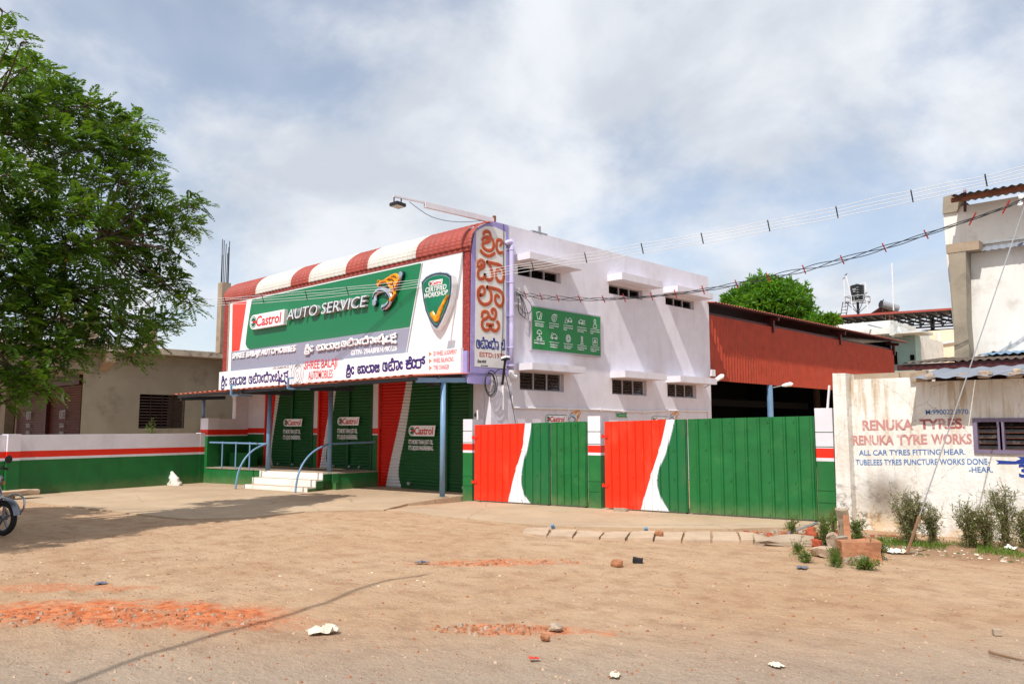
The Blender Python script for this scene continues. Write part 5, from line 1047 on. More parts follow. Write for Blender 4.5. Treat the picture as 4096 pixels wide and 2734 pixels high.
# ------------------------------------------------------------------ tyre shop
YT = 13.95; ty = thing('tyre_shop', 'peeling lime washed tyre repair shop with faded painted lettering', 'building', (-3.5, 14.5, 0))
xa, xb, xc = -5.31, -4.28, -3.465
q = MB(); wz = (1.29, 1.83); xw0, xw1 = -3.47, -2.6; xe = 2.5
q.box((xa, YT, -.02), (xb, YT+.22, 2.5)); q.box((xb, YT-.002, -.02), (xw0, YT+.22, 2.42)); q.box((xw1, YT, -.02), (xe, YT+.22, 2.42)); q.box((xw0, YT, -.02), (xw1, YT+.22, wz[0])); q.box((xw0, YT, wz[1]), (xw1, YT+.22, 2.42)); q.build('wall', 'tyre_wall', ty)
q = MB(); q.prism([(-5.56, -.05), (-5.30, -.05), (-5.315, 2.60), (-5.53, 2.61)], (0, 13.74, 0), XX, ZZ, YY*.44); q.build('pier', 'tyre_wall', ty)
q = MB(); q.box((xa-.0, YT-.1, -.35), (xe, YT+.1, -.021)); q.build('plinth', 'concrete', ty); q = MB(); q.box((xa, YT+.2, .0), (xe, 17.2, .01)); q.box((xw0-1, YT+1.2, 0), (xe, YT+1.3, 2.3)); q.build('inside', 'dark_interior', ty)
q = MB(); q.box((xb-.05, YT-.06, 2.42), (xb+.2, YT+.2, 2.56)); q.box((xa, YT+.18, 2.5), (xb-.3, YT+.3, 2.6)); q.box((xb-.35, YT+.25, 2.5), (xb+.1, YT+.4, 2.62)); q.build('coping', 'concrete_pale', ty)
# window with louvres
wn_ = MB(); y_ = YT-.03
for z_ in (wz[0], wz[1]-.06): wn_.box((xw0, y_, z_), (xw1, YT+.06, z_+.06))
for x_ in (xw0, xw0+.33, xw0+.36, xw1-.07): wn_.box((x_, y_+.001, wz[0]+.06), (x_+.06, YT+.06, wz[1]-.06))
wno = wn_.build('window', 'frame_lilac', ty)
for x0 in (xw0+.06, xw0+.42):
    for k in range(5):
        z_ = wz[0]+.065+k*.083; l_ = MB(); l_.obox((x0+.002, YT+.04, z_), (.268, 0, 0), (0, .03, .07), (0, -.004, .003)); l_.build('louvre', 'glass_brown', wno)
        l_ = MB(); l_.box((x0+.002, YT+.028, z_), (x0+.27, YT+.036, z_+.006)); l_.build('louvre_edge', 'rust', wno)
# roof sheets with stones
q = MB()
for i in range(8):
    q = MB(); x0 = xb+.05+i*.85; corr(q, (x0, YT-.52, 2.43+.004*(i % 2)), (1, 0, 0), (0, 1, .16), .84, 3.4, .28, .026, (0, 0, 1), 0, 'sine', 6); q.build('roof_sheet', 'asbestos', ty)
q = MB(); corr(q, (-4.75, YT+.9, 2.79), (1, 0, -.01), (0, 1, .1), 3.2, 2.4, .13, .03, (0, 0, 1), 0, 'sine', 5); q.build('rear_roof_sheet', 'rust_sheet', ty)
q = MB(); corr(q, (-3.9, YT+2.2, 2.96), (1, 0, 0), (0, 1, .12), 2.6, 1.6, .13, .03, (0, 0, 1), 0, 'sine', 5); q.build('rear_roof_sheet', 'blue_sheet', ty)
q = MB(); q.box((-4.85, YT+.95, 2.68), (-1, YT+1.02, 2.78)); q.box((-4.6, YT+1.1, 2.4), (-4.52, YT+1.2, 2.7)); q.box((-4.4, YT+1.5, 2.3), (-1, YT+1.6, 2.7)); q.build('rear_beam', 'frame_maroon', ty)
q = MB(); q.beam((-4.5, YT+1.0, 2.7), (-4.45, YT+.5, 2.45), .03, .04); q.build('strut', 'iron', ty)
# lettering
def twall(tx, p0, p1_, mt, bold=.03, h_=None):
    text_part('lettering', tx, (p0[0], YT-.003, p0[2]), XX, ZZ, p1_[0]-p0[0], (p1_[2]-p0[2]) if h_ is None else h_, mt, ty, bold, .002)
TW = [((-5.143,13.95,1.631),(-4.339,13.95,1.645)),((-4.241,13.95,1.652),(-3.574,13.95,1.667)),((-5.314,13.95,1.385),(-4.65,13.95,1.4)),((-4.599,13.95,1.401),(-4.139,13.95,1.415)),((-4.08,13.95,1.416),(-3.497,13.95,1.429)),((-5.221,13.95,1.215),(-3.595,13.95,1.266)),((-5.281,13.95,1.05),(-3.268,13.95,1.124)),((-3.564,13.95,0.992),(-3.236,13.95,1.009)),((-4.139,13.95,1.891),(-3.502,13.95,1.891))]
for hh_, (tx, mt), (a, b) in zip((.175, .168, .165, .165, .165, .090, .094, .088, .080), (('RENUKA', 'faint_red'), ('TYRES.', 'fade_red'), ('RENUKA', 'faint_red'), ('TYRE', 'faint_red'), ('WORKS', 'faint_red'), ('ALL CAR TYRES FITTING HEAR.', 'sign_blue'), ('TUBELEES TYRES PUNCTURE WORKS DONE-', 'sign_blue'), ('-HEAR.', 'sign_blue'), ('M:9900225970.', 'sign_blue')), TW):
    text_part('lettering', tx, (a[0], YT-.003, a[2]), (b[0]-a[0], 0, b[2]-a[2]), ZZ, b[0]-a[0], hh_, mt, ty, .012 if 'blue' in mt else .035, .002)
q = MB(); ar = [(-3.191,1.194),(-2.933,1.186),(-2.857,1.224),(-2.896,1.249),(-2.763,1.256),(-2.769,1.153),(-2.852,1.151),(-2.936,1.141),(-3.181,1.136),(-3.151,1.163)]; q.prism(pol(ar), (0, YT-.001, 0), XX, ZZ, -YY*.003); q.build('arrow', 'deep_blue', ty)
a = (-2.895,13.95,0.948); text_part('lettering', '3', (a[0], YT-.003, a[2]), XX, ZZ, .12, .20, 'deep_blue', ty, .04, .002)
for k, (p, s_) in enumerate((((-3.539,13.75,2.476), (.07, .09, .05)), ((-3.189,13.6,2.475), (.11, .11, .07)), ((-2.789,13.6,2.447), (.13, .11, .05)), ((-2.778,13.7,2.508), (.07, .06, .05)), ((-3.947,13.6,2.475), (.08, .1, .06)))):
    tag(rock('roof_stone', p, s_, 'rock_grey', 40+k), ('small pale stone holding down the tyre shop roof sheet left of the big one', 'large grey stone weighing down the tyre shop roof edge', 'flat broad stone at the right of the tyre shop roof', 'small stone resting on the broad flat one on the roof', 'stone at the left end of the tyre shop roof edge')[k], 'stone', 'stones on the tyre shop roof')

# ------------------------------------------------------------------ tall white building right
tb = thing('tall_building', 'tall white lime washed building with rusted roof behind the tyre shop', 'building', (-2, 17, 0)); YG = 17.0
q = MB(); q.prism([(-4.43, 2.4), (3.5, 2.4), (3.5, 5.95), (-4.46, 5.95), (-4.53, 5.9), (-4.515, 5.12)], (0, YG, 0), XX, ZZ, YY*5); q.build('wall', 'white_lime', tb)
q = MB(); q.prism([(-4.53, 5.85), (-4.28, 5.85), (-4.15, 6.05), (-4.30, 6.2), (-4.50, 6.18)], (0, YG-.05, 0), XX, ZZ, YY*.5); q.build('parapet_end', 'concrete', tb)
q = MB(); q.prism([(-4.41, 2.4), (-4.12, 2.4), (-4.14, 3.7), (-4.09, 5.0), (-4.39, 5.0), (-4.36, 3.7)], (0, YG-.35, 0), XX, ZZ, YY*.345); q.build('column', 'concrete', tb)
q = MB(); q.box((-4.42, YG-.36, 4.99), (-3.86, YG-.001, 5.16)); q.build('column_cap', 'concrete_pale', tb)
for i in range(6):
    q = MB(); corr(q, (-4.22+i*.8, YG-.62, 6.02-.015*i), (1, 0, -.02), (0, 1, .12), .8, 1.2, .13, .03, (0, 0, 1), 0, 'sine', 5); q.build('roof_sheet', 'rust_sheet', tb)
q = MB(); q.box((-4.25, YG-.52, 5.93), (3.5, YG-.44, 6.01)); q.build('eave_beam', 'rust', tb)
q = MB(); q.beam((-3.98, YG-.60, 6.08), (-4.12, YG-.1, 5.83), .05, .08); q.build('strut', 'frame_maroon', tb)
q = MB(); corr(q, (-3.86, YG-.2, 4.97), (1, 0, 0), (0, 1.6, 1), 4, .2, .12, .02, (0, -1, 1), 0, 'sine', 5); q.build('ledge_sheet', 'asbestos', tb); q = MB(); q.box((-3.86, YG-.06, 5.13), (3.4, YG-.001, 5.16)); q.build('ledge_rail', 'galv', tb)
q = MB(); q.tube([(-3.78, YG-.15, 3.06), (-3.78, YG+.05, 3.06)], .035, 8); q.build('spout', 'iron', tb)

# ------------------------------------------------------------------ houses, tank, tree behind
wh = thing('white_house', 'flat roofed white and teal house with stained slab edge behind the shed', 'building', (-13, 41, 0)); Yh = 47
Hx = [(-19.244,47.0,7.578),(-15.549,47.0,7.622),(-14.688,47.0,7.257),(-14.698,47.0,7.045),(-14.101,47.0,6.431),(-14.121,47.0,5.379),(-15.484,47.0,6.822)]
q = MB(); q.box((Hx[0][0]-6, Yh, 6.64), (Hx[1][0], Yh+4.4, 7.64)); q.box((Hx[0][0]-6, Yh+.3, 0), (Hx[4][0], Yh+4.4, 6.639)); q.build('parapet', 'house_white', wh)
q = MB(); q.obox((Hx[1][0]-4, Yh-1.3, 6.76), (4.9, 0, 0), (0, 1.3, 0), (0, 0, .32)); q.build('canopy', 'house_white', wh)
q = MB(); q.obox((Hx[2][0]-.3, Yh-1.9, 6.58), (.25, 0, 0), (0, 6, 0), (0, 0, .58)); q.box((Hx[2][0]-.05, Yh-1.9, 6.64), (Hx[2][0]+1.3, Yh+.1, 6.76)); q.build('slab_edge', 'house_grey', wh)
q = MB(); q.box((Hx[6][0], Yh-.6, 0), (Hx[4][0], Yh+.29, 6.63)); q.build('teal_wall', 'house_teal', wh)
q = MB(); q.box((Hx[6][0]+.1, Yh-.62, 5.1), (Hx[6][0]+.42, Yh-.601, 5.8)); q.box((Hx[4][0]-.3, Yh-.62, 5.28), (Hx[4][0]-.08, Yh-.601, 5.58)); q.build('window', 'glass_dark', wh)
q = MB(); q.tube([(Hx[1][0]-.6, Yh-1.7, 7.28), (Hx[1][0]-.4, Yh-.02, 7.22)], .05, 8); q.build('spout', 'galv', wh)
q = MB()
for x_ in (Hx[1][0]-.3, Hx[1][0]-.1, Hx[1][0]+.1, Hx[1][0]-.05): q.tube([(x_, Yh+.2, 7.6), (x_, Yh+.2, 8.2)], .012, 4)
q.build('rebar', 'rust', wh)
ch = thing('cream_house', 'plain cream wall with a white drainpipe far behind the white house', 'building', (-12, 48, 0)); a, b = ((-15.716,52.5,7.69),(-13.43,52.5,7.496))
q = MB(); q.box((a[0]-1, 52.5, 0), (b[0]+3, 54, 7.474)); q.build('wall', 'cream_house', ch); q = MB(); px = (-14.589,52.4,6.427); q.tube([(px[0], 52.4, 4), (px[0], 52.4, px[2]+.9)], .09, 8); q.tube([(px[0], 52.4, px[2]+.2), (px[0]+1.6, 52.4, px[2]+.35)], .06, 6); q.build('drainpipe', 'pvc', ch)
rr_ = thing('red_roof_shed', 'wide dark trussed roof with a red edge above the far houses', 'building', (-16, 52, 7)); a, b = Vector((-21.265,52.0,8.835)), Vector((-13.58,52.0,8.62))
q = MB(); q.beam(a-(b-a)*.1, b+(b-a)*.3, .1, .13); q.build('eave', 'roof_red', rr_)
q = MB(); q.obox(a-(b-a)*.1-ZZ*.08, (b-a)*1.4, (0, 6.5, .5), (0, 0, .05)); q.build('roof', 'truss', rr_)
q = MB(); n_ = 16
for k in range(n_):
    t0 = -.1+1.3*k/n_; p = a+(b-a)*t0; q.beam(p-ZZ*.15, p+Vector((0, 6, -.15)), .07, .12); q.beam(p-ZZ*.9+YY*1, p+(b-a)*(1.3/n_)-ZZ*.15+YY*1, .05, .05); q.beam(p-ZZ*.15+YY*1, p-ZZ*.9+YY*1, .06, .06)
for dy in (1, 3, 5): q.beam(a-ZZ*.9+YY*dy, b+(b-a)*.2-ZZ*.9+YY*dy, .06, .1); q.beam(a-ZZ*.3+YY*dy, b+(b-a)*.2-ZZ*.3+YY*dy, .06, .08)
q.build('truss', 'truss', rr_); q = MB()
for t0 in (-.05, .35, .75, 1.0): p = a+(b-a)*t0; q.beam((p.x, 54.5, 0), (p.x, 54.5, p.z-.1), .2, .2)
q.build('column', 'truss', rr_)
# water tank
tk = thing('water_tank', 'black plastic water tank on a steel stand', 'water tank', (-22.01,60.0,10.788)); tc_ = Vector((-22.059,60.0,10.936)); rt = .50*(0.9869999999999983); ht_ = 1.2
q = MB(); prf = [(0, 0), (rt, 0)]
for k in range(6): prf += [(rt, ht_*.9*k/6+.02), (rt*.97, ht_*.9*k/6+.05), (rt*.97, ht_*.9*k/6+.1), (rt, ht_*.9*k/6+.14)]
prf += [(rt, ht_*.92), (rt*.8, ht_*.97), (rt*.25, ht_*1.0), (rt*.25, ht_*1.04), (0, ht_*1.04)]; q.lathe(prf, tc_, n=24); q.build('body', 'tank_black', tk, False)
q = MB(); q.box((tc_.x-.15, tc_.y-rt-.02, tc_.z+.75), (tc_.x+.1, tc_.y-rt+.0, tc_.z+.86)); q.box((tc_.x-.12, tc_.y-rt-.02, tc_.z+.6), (tc_.x+.05, tc_.y-rt, tc_.z+.68)); q.build('label_patch', 'grey_print', tk)
ts = thing('tank_stand', 'steel stand with braces and a ladder carrying the black tank', 'stand', tc_-ZZ*1.2); q = MB(); s_ = rt+.17
for z_ in (-.08, .3):
    for (ax, ay, bx, by) in ((-s_, -s_, s_, -s_), (s_, -s_, s_, s_), (s_, s_, -s_, s_), (-s_, s_, -s_, -s_)): q.beam(tc_+Vector((ax, ay, z_)), tc_+Vector((bx, by, z_)), .05, .06)
for ax in (-s_, 0, s_):
    for ay in (-s_, s_): q.beam(tc_+Vector((ax, ay, -.08)), tc_+Vector((ax, ay, .3)), .04, .04)
q.build('railing', 'galv', ts); q = MB(); q.tube([tc_-ZZ*.1, tc_-ZZ*2.6], .1, 8)
for ax in (-s_, s_):
    for ay in (-s_, s_): q.beam(tc_+Vector((ax, ay, -.08)), tc_+Vector((0, 0, -.95)), .035, .035)
q.build('mast', 'truss', ts); q = MB(); l0, l1 = tc_+Vector((-.85, -.6, -.05)), tc_+Vector((-1.15, -.6, -1.5))
for dx in (0, .42): q.beam(l0+XX*dx, l1+XX*dx, .04, .04)
for k in range(6): p = l0.lerp(l1, (k+.5)/6); q.beam(p, p+XX*.42, .03, .03)
q.build('ladder', 'truss', ts)
pp = thing('tank_pipes', 'white plastic pipes rising around the black tank', 'pipe', tc_); q = MB(); q.tube([tc_+Vector((-.75, -.4, -1.5)), tc_+Vector((-.78, -.4, 1.65))], .04, 6); q.tube([tc_+Vector((-.1, -.7, -1.5)), tc_+Vector((-.2, -.7, .3)), tc_+Vector((-.5, -.7, 1.85))], .035, 6)
q.tube([tc_+Vector((.0, 0, 1.14)), tc_+Vector((.72, -.4, 1.16)), tc_+Vector((.76, -.4, 1.1)), tc_+Vector((.85, -.4, -1.5))], .045, 6); q.build('pipe', 'pvc', pp)
def bird(label, p, s_=1.):
    t = thing('bird', label, 'bird', p); q = MB(); p = Vector(p); q.tube([p+Vector((-.20*s_, 0, -.03*s_)), p+Vector((-.08*s_, 0, .04*s_)), p+Vector((.03*s_, 0, .1*s_)), p+Vector((.09*s_, 0, .18*s_)), p+Vector((.13*s_, 0, .21*s_)), p+Vector((.2*s_, 0, .2*s_))], [.015*s_, .05*s_, .07*s_, .045*s_, .04*s_, .004], 8); q.tube([p+ZZ*.05*s_, p-ZZ*.04*s_], .01, 4); q.build('body', 'bird', t, True)
bird('bird perched on the tip of the left pipe by the tank', tc_+Vector((-.78, -.4, 1.7)), .5); bird('bird perched on the leaning pipe above the tank', tc_+Vector((-.5, -.7, 1.88)), .6); bird('bird sitting on the solar heater drum', Vector((-20.306,60.0,10.674)), .7); bird('bird on the railing of the tank stand', tc_+Vector((.85, -.6, .36)), .55)
sh_ = thing('solar_heater', 'solar water heater with grey drum and dark tilted collector', 'solar heater', (-20.43,60.0,10.058)); a, b = Vector((-20.42,60.0,10.523)), Vector((-19.623,60.0,10.216)); b.y += 1
q = MB(); q.tube([a, b], .27, 16); q.build('drum', 'grey_print', sh_, False); q = MB(); q.tube([a-(b-a)*.02, a-(b-a)*.001], .275, 16); q.build('drum_end', 'truss', sh_)
q = MB(); q.obox(a-ZZ*.3-XX*.1, (b-a)*.9, (-1.1, -.6, -.85), (0, 0, .08)); q.build('collector', 'frame_maroon', sh_); q = MB()
for p in (a+XX*.1, b): q.beam(p-ZZ*.2, p-ZZ*1.2, .05, .05)
q.beam(b-ZZ*.3, a-ZZ*1.1+XX*.3, .04, .04); q.build('stand', 'truss', sh_)
an = thing('antenna_mast', 'tall thin pale mast rising beside the solar heater', 'mast', (-19.598,60.0,9.974)); q = MB(); q.tube([(-19.572,60.0,9.972), (-19.531,60.0,13.403)], .05, 6); q.build('pole', 'pvc', an)

# ------------------------------------------------------------------ vegetation
def leaves_mesh(name, P, T, N, Ln, Wd, tone, mat, parent, shape='leaf'):
    """many leaves in one mesh: P base, T direction, N side vector, Ln length, Wd width"""
    n = len(P); nv = 4
    V_ = np.empty((n, nv, 3)); V_[:, 0] = P; V_[:, 1] = P+T*(Ln*.5)[:, None]+N*(Wd*.5)[:, None]; V_[:, 2] = P+T*Ln[:, None]; V_[:, 3] = P+T*(Ln*.5)[:, None]-N*(Wd*.5)[:, None]
    me = bpy.data.meshes.new(name); me.vertices.add(n*nv); off = np.array(wloc(parent)); me.vertices.foreach_set('co', (V_.reshape(-1, 3)-off).ravel())
    me.loops.add(n*nv); me.loops.foreach_set('vertex_index', np.arange(n*nv, dtype=np.int32)); me.polygons.add(n)
    me.polygons.foreach_set('loop_start', np.arange(0, n*nv, nv, dtype=np.int32)); me.polygons.foreach_set('loop_total', np.full(n, nv, dtype=np.int32))
    me.update(calc_edges=True); at = me.attributes.new('tone', 'FLOAT', 'POINT'); at.data.foreach_set('value', np.repeat(tone, nv).astype(np.float32))
    me.materials.append(M[mat]); o = bpy.data.objects.new(name, me); COL.objects.link(o); o.parent = parent; return o
def nrm(a): return a/np.maximum(np.linalg.norm(a, axis=-1, keepdims=True), 1e-9)
def pinnate(P, D, L, k=9, wl=.045, droop=.25):
    """pinnate leaves: P (n,3) base, D (n,3) direction, L (n) length -> leaflets"""
    n = len(P); up = np.array([0, 0, 1.]); side = nrm(np.cross(D, up)+rng.normal(0, .15, (n, 3))); out_p, out_t, out_n, out_l, out_w = [], [], [], [], []
    for j in range(k):
        t = (j+.6)/k; base = P+D*(L*t)[:, None]-up*(droop*L*t*t)[:, None]; sl = (.42*np.sin(np.pi*min(1, .25+.75*t))+.12)
        for sg in (-1, 1):
            T = nrm(side*sg+D*.75-up*.22+rng.normal(0, .12, (n, 3))); out_p.append(base); out_t.append(T); out_n.append(nrm(np.cross(T, nrm(np.cross(side*sg, D)+rng.normal(0, .2, (n, 3))))))
            out_l.append(L*sl*.62); out_w.append(np.full(n, wl))
    return [np.concatenate(q) for q in (out_p, out_t, out_n, out_l, out_w)]
tr = thing('leafy_tree', 'large leafy tree with feathery foliage and dark limbs at the left edge', 'tree', (-15.2, 1.2, 0))
trunk = Vector((-15.2, 1.2, 0)); q = MB(); fork = trunk+Vector((-.2, .4, 2.4)); q.tube(smooth_curve([trunk-ZZ*.2, trunk+ZZ*.8, fork], 4), [.34]*3+[.3]*3+[.26]*3, 12); q.build('trunk', 'bark', tr, True)
CL = [(-15.588,3.605,7.876,0.42),(-14.559,3.612,7.587,0.4),(-15.452,4.151,7.812,0.42),(-14.121,3.294,6.803,0.5),(-15.472,4.078,7.353,0.55),(-15.847,4.597,7.742,0.45),(-14.808,4.58,7.274,0.42),(-15.672,5.16,7.437,0.42),(-16.048,5.608,7.534,0.4),(-15.03,5.485,7.145,0.33),(-15.269,5.704,7.482,0.22),(-14.587,3.497,6.411,0.6),(-14.464,3.973,6.433,0.6),(-14.798,4.611,6.608,0.55),(-15.133,5.195,6.762,0.5),(-15.481,5.708,6.937,0.4),(-14.944,5.716,6.557,0.3),(-15.185,5.925,6.724,0.2),(-13.619,3.243,5.48,0.6),(-15.954,4.211,6.143,0.5),(-14.368,4.308,5.819,0.55),(-15.644,5.246,6.311,0.45),(-14.57,5.287,6.047,0.42),(-14.937,5.734,6.102,0.35),(-14.878,5.886,6.107,0.22),(-14.597,3.452,5.098,0.6),(-14.479,3.918,5.167,0.6),(-13.577,4.159,5.116,0.55),(-14.674,4.992,5.334,0.55),(-15.475,5.725,5.705,0.42),(-14.928,5.758,5.527,0.4),(-14.873,5.9,5.751,0.25),(-15.207,6.404,5.529,0.34),(-15.409,6.694,5.838,0.26),(-15.565,6.837,6.189,0.26),(-15.481,7.025,6.139,0.2),(-15.507,6.966,5.685,0.22),(-15.139,6.307,5.16,0.34),(-15.152,6.531,4.985,0.22),(-13.812,3.298,4.38,0.6),(-14.969,4.022,4.603,0.6),(-13.89,4.161,4.533,0.6),(-14.708,4.892,4.701,0.55),(-15.045,5.445,4.92,0.5),(-15.37,6.0,4.977,0.38),(-15.111,6.111,4.704,0.34),(-14.576,3.543,3.971,0.6),(-13.98,3.848,3.868,0.6),(-14.811,4.571,4.134,0.55),(-14.004,4.789,3.989,0.5),(-14.998,5.572,4.287,0.45),(-15.148,6.02,4.364,0.38),(-15.217,6.38,4.293,0.33),(-15.184,6.709,4.159,0.28),(-15.316,6.903,4.066,0.2),(-15.19,6.442,4.509,0.25),(-14.089,3.427,3.352,0.55),(-14.969,4.021,3.456,0.5),(-13.891,4.158,3.405,0.45),(-14.71,4.885,3.477,0.48),(-14.097,5.126,3.482,0.42),(-14.898,5.834,3.663,0.38),(-15.052,6.255,3.677,0.28),(-15.02,6.331,3.516,0.2),(-14.451,5.606,3.134,0.33),(-14.31,5.415,2.883,0.2),(-14.853,5.95,3.308,0.25),(-14.619,5.152,3.189,0.3),(-14.289,4.563,3.046,0.36),(-13.918,4.068,2.914,0.4),(-14.496,3.854,3.008,0.42),(-14.076,3.48,2.884,0.42),(-13.786,3.402,2.465,0.36),(-13.724,3.647,2.441,0.3),(-13.662,3.872,2.348,0.24),(-13.691,3.769,2.213,0.16),(-13.756,3.524,2.207,0.22),(-13.896,4.142,2.573,0.26),(-13.878,3.448,2.077,0.18),(-14.057,4.3,2.904,0.3),(-13.149,3.057,7.419,0.18),(-13.024,3.154,7.329,0.1),(-13.278,2.942,7.828,0.14),(-13.279,2.937,7.522,0.18)]
extra = []
for i in range(85):
    while True:
        p = Vector((rng.uniform(-17.5, -10.4), rng.uniform(-3.5, 5.2), rng.uniform(2.9, 8.6)))
        e_ = ((p.x+14.6)/3.6)**2+((p.y-1.2)/4.6)**2+((p.z-5.8)/3.0)**2
        ds = math.hypot(p.x, p.y); azi = math.degrees(math.atan2(-p.x, p.y)); 
        if e_ < 1 and azi > 88 and p.z < 7.6: break
    extra.append((p.x, p.y, p.z, .62))
CL = list(CL)+extra
wts = np.array([c[3]**2 for c in CL]); nsp = 17500; idx = rng.choice(len(CL), nsp, p=wts/wts.sum())
cc = np.array(CL); cc[:, 3] *= .80; ctone = rng.normal(0, .2, len(CL)); dirs = nrm(rng.normal(0, 1, (nsp, 3))*np.array([1, 1, .75])); rad = cc[idx, 3]*rng.uniform(.1, 1., nsp)**.55*rng.choice([1., 1.15], nsp)
Pb = cc[idx, :3]+dirs*rad[:, None]*np.array([1, 1, .62]); outw = nrm(dirs*np.array([1, 1, .35])+rng.normal(0, .35, (nsp, 3))+np.array([0, 0, .12])); Ls = rng.uniform(.22, .40, nsp)
lp_ = pinnate(Pb, outw, Ls, 8, .042, .3); tone = np.clip(np.tile(rng.normal(.42, .18, nsp)+ctone[idx]+(cc[idx, 3] < .3)*.1, 16)+rng.normal(0, .08, nsp*16), 0, 1)
cr = leaves_mesh('crown', *lp_, tone, 'leaf', tr)
# dry yellow leaflets and pods
ny = 900; iy = rng.choice(nsp, ny); py = Pb[iy]+rng.normal(0, .12, (ny, 3)); leaves_mesh('yellow_leaves', py, nrm(rng.normal(0, 1, (ny, 3))), nrm(rng.normal(0, 1, (ny, 3))), np.full(ny, .06), np.full(ny, .045), rng.uniform(0, 1, ny), 'leaf_yellow', tr)
# limbs: grow from the fork to the clumps through a few hubs
hubs = [Vector(h_) for h_ in ((-15.0, 2.6, 4.2), (-15.2, 3.6, 5.4), (-14.8, 4.4, 4.0), (-14.6, 5.0, 5.0), (-15.3, 3.2, 6.6), (-14.2, 2.6, 3.6), (-14.0, 0, 5.5), (-13.2, 1.8, 4.0))]
q = MB()
for h_ in hubs: q.tube(smooth_curve([fork, fork.lerp(h_, .5)+Vector(rng.normal(0, .15, 3)), h_], 4), [.09-.05*t/8 for t in range(9)], 7)
for c_ in CL:
    c_v = Vector(c_[:3]); h_ = min(hubs, key=lambda k: (k-c_v).length); md = h_.lerp(c_v, .5)+Vector(rng.normal(0, .14, 3))-ZZ*.05
    q.tube(smooth_curve([h_, md, c_v], 4), [.026-.018*t/8 for t in range(9)], 5)
    for _ in range(4): e_ = c_v+Vector(rng.normal(0, 1, 3)).normalized()*c_[3]*.9; q.tube([c_v, c_v.lerp(e_, .5)+Vector(rng.normal(0, .04, 3)), e_], [.012, .009, .004], 4)
q.build('limbs', 'bark', tr, True)
# seed pods
npod = 40; q = MB()
for i in range(npod):
    b_ = Vector(Pb[rng.integers(nsp)]); q.tube([b_, b_-ZZ*.08+XX*.01, b_-ZZ*rng.uniform(.12, .2)], [.006, .014, .004], 5)
q.build('pods', 'charcoal', tr)['kind'] = 'stuff'

def bushy_tree(name, label, ctr, clumps, nl, ll, wl, mat, seed, trunk_h):
    t = thing(name, label, 'tree', (ctr[0], ctr[1], 0)); cc = np.array(clumps); wts = cc[:, 3]**2; idx = rng.choice(len(cc), nl, p=wts/wts.sum())
    d = nrm(rng.normal(0, 1, (nl, 3))); P = cc[idx, :3]+d*(cc[idx, 3]*rng.uniform(.35, 1.2, nl)**.5)[:, None]; ros = nrm(d+rng.normal(0, .5, (nl, 3))); out = [[], [], [], [], []]
    k = 5; Pk = np.repeat(P, k, 0); T = nrm(np.repeat(ros, k, 0)+rng.normal(0, .75, (nl*k, 3))-np.array([0, 0, .2])); N = nrm(np.cross(T, rng.normal(0, 1, (nl*k, 3))))
    leaves_mesh('crown', Pk, T, N, np.full(nl*k, ll)*rng.uniform(.6, 1.35, nl*k), np.full(nl*k, wl), np.clip(np.repeat(rng.normal(.42, .25, nl), k)+rng.normal(0, .1, nl*k), 0, 1), mat, t)
    q = MB(); b = Vector((ctr[0], ctr[1], 0)); top = Vector((ctr[0], ctr[1], trunk_h)); q.tube([b, b.lerp(top, .5), top], [.25, .2, .15], 8); q.build('trunk', 'bark', t)
    q = MB()
    for c_ in clumps: q.tube([top, top.lerp(Vector(c_[:3]), .6)+ZZ*.1, Vector(c_[:3])], [.1, .06, .03], 5)
    q.build('limbs', 'bark', t)
mg = [(-23.931,45.0,9.157,0.9),(-24.245,45.0,9.491,0.6),(-23.378,45.0,9.693,0.9),(-22.634,45.0,9.903,0.9),(-22.008,45.0,10.073,0.8),(-22.03,45.0,9.443,1.2),(-21.317,45.0,9.555,0.9),(-20.621,45.0,9.57,0.8),(-20.242,45.0,9.242,0.8),(-19.964,45.0,8.928,0.7),(-22.875,45.0,8.948,1.2),(-21.652,45.0,8.628,1.2),(-20.656,45.0,8.623,1.1),(-20.086,45.0,8.282,0.8),(-19.912,45.0,7.796,0.7),(-19.249,45.0,7.782,0.5),(-19.164,45.0,7.543,0.5),(-20.786,45.0,7.781,0.9),(-23.417,45.0,8.51,0.9),(-24.471,45.0,9.264,0.5)]
bushy_tree('mango_tree', 'rounded bright green mango tree above the red shed roof', (-22.3, 46), [(a, b+random.uniform(-1, 1.2), c_, r_) for a, b, c_, r_ in mg], 3600, .34, .095, 'leaf_mango', 5, 5.5)
sm = [(-17.278,42.0,7.228,0.35),(-16.934,42.0,7.282,0.3),(-16.68,42.0,7.301,0.25),(-17.621,42.0,7.259,0.3),(-17.114,42.0,7.043,0.3)]
bushy_tree('small_tree', 'small pale green tree top poking up beside the mango tree', (-18, 42.5), sm, 260, .26, .08, 'leaf_mango', 6, 6.0)

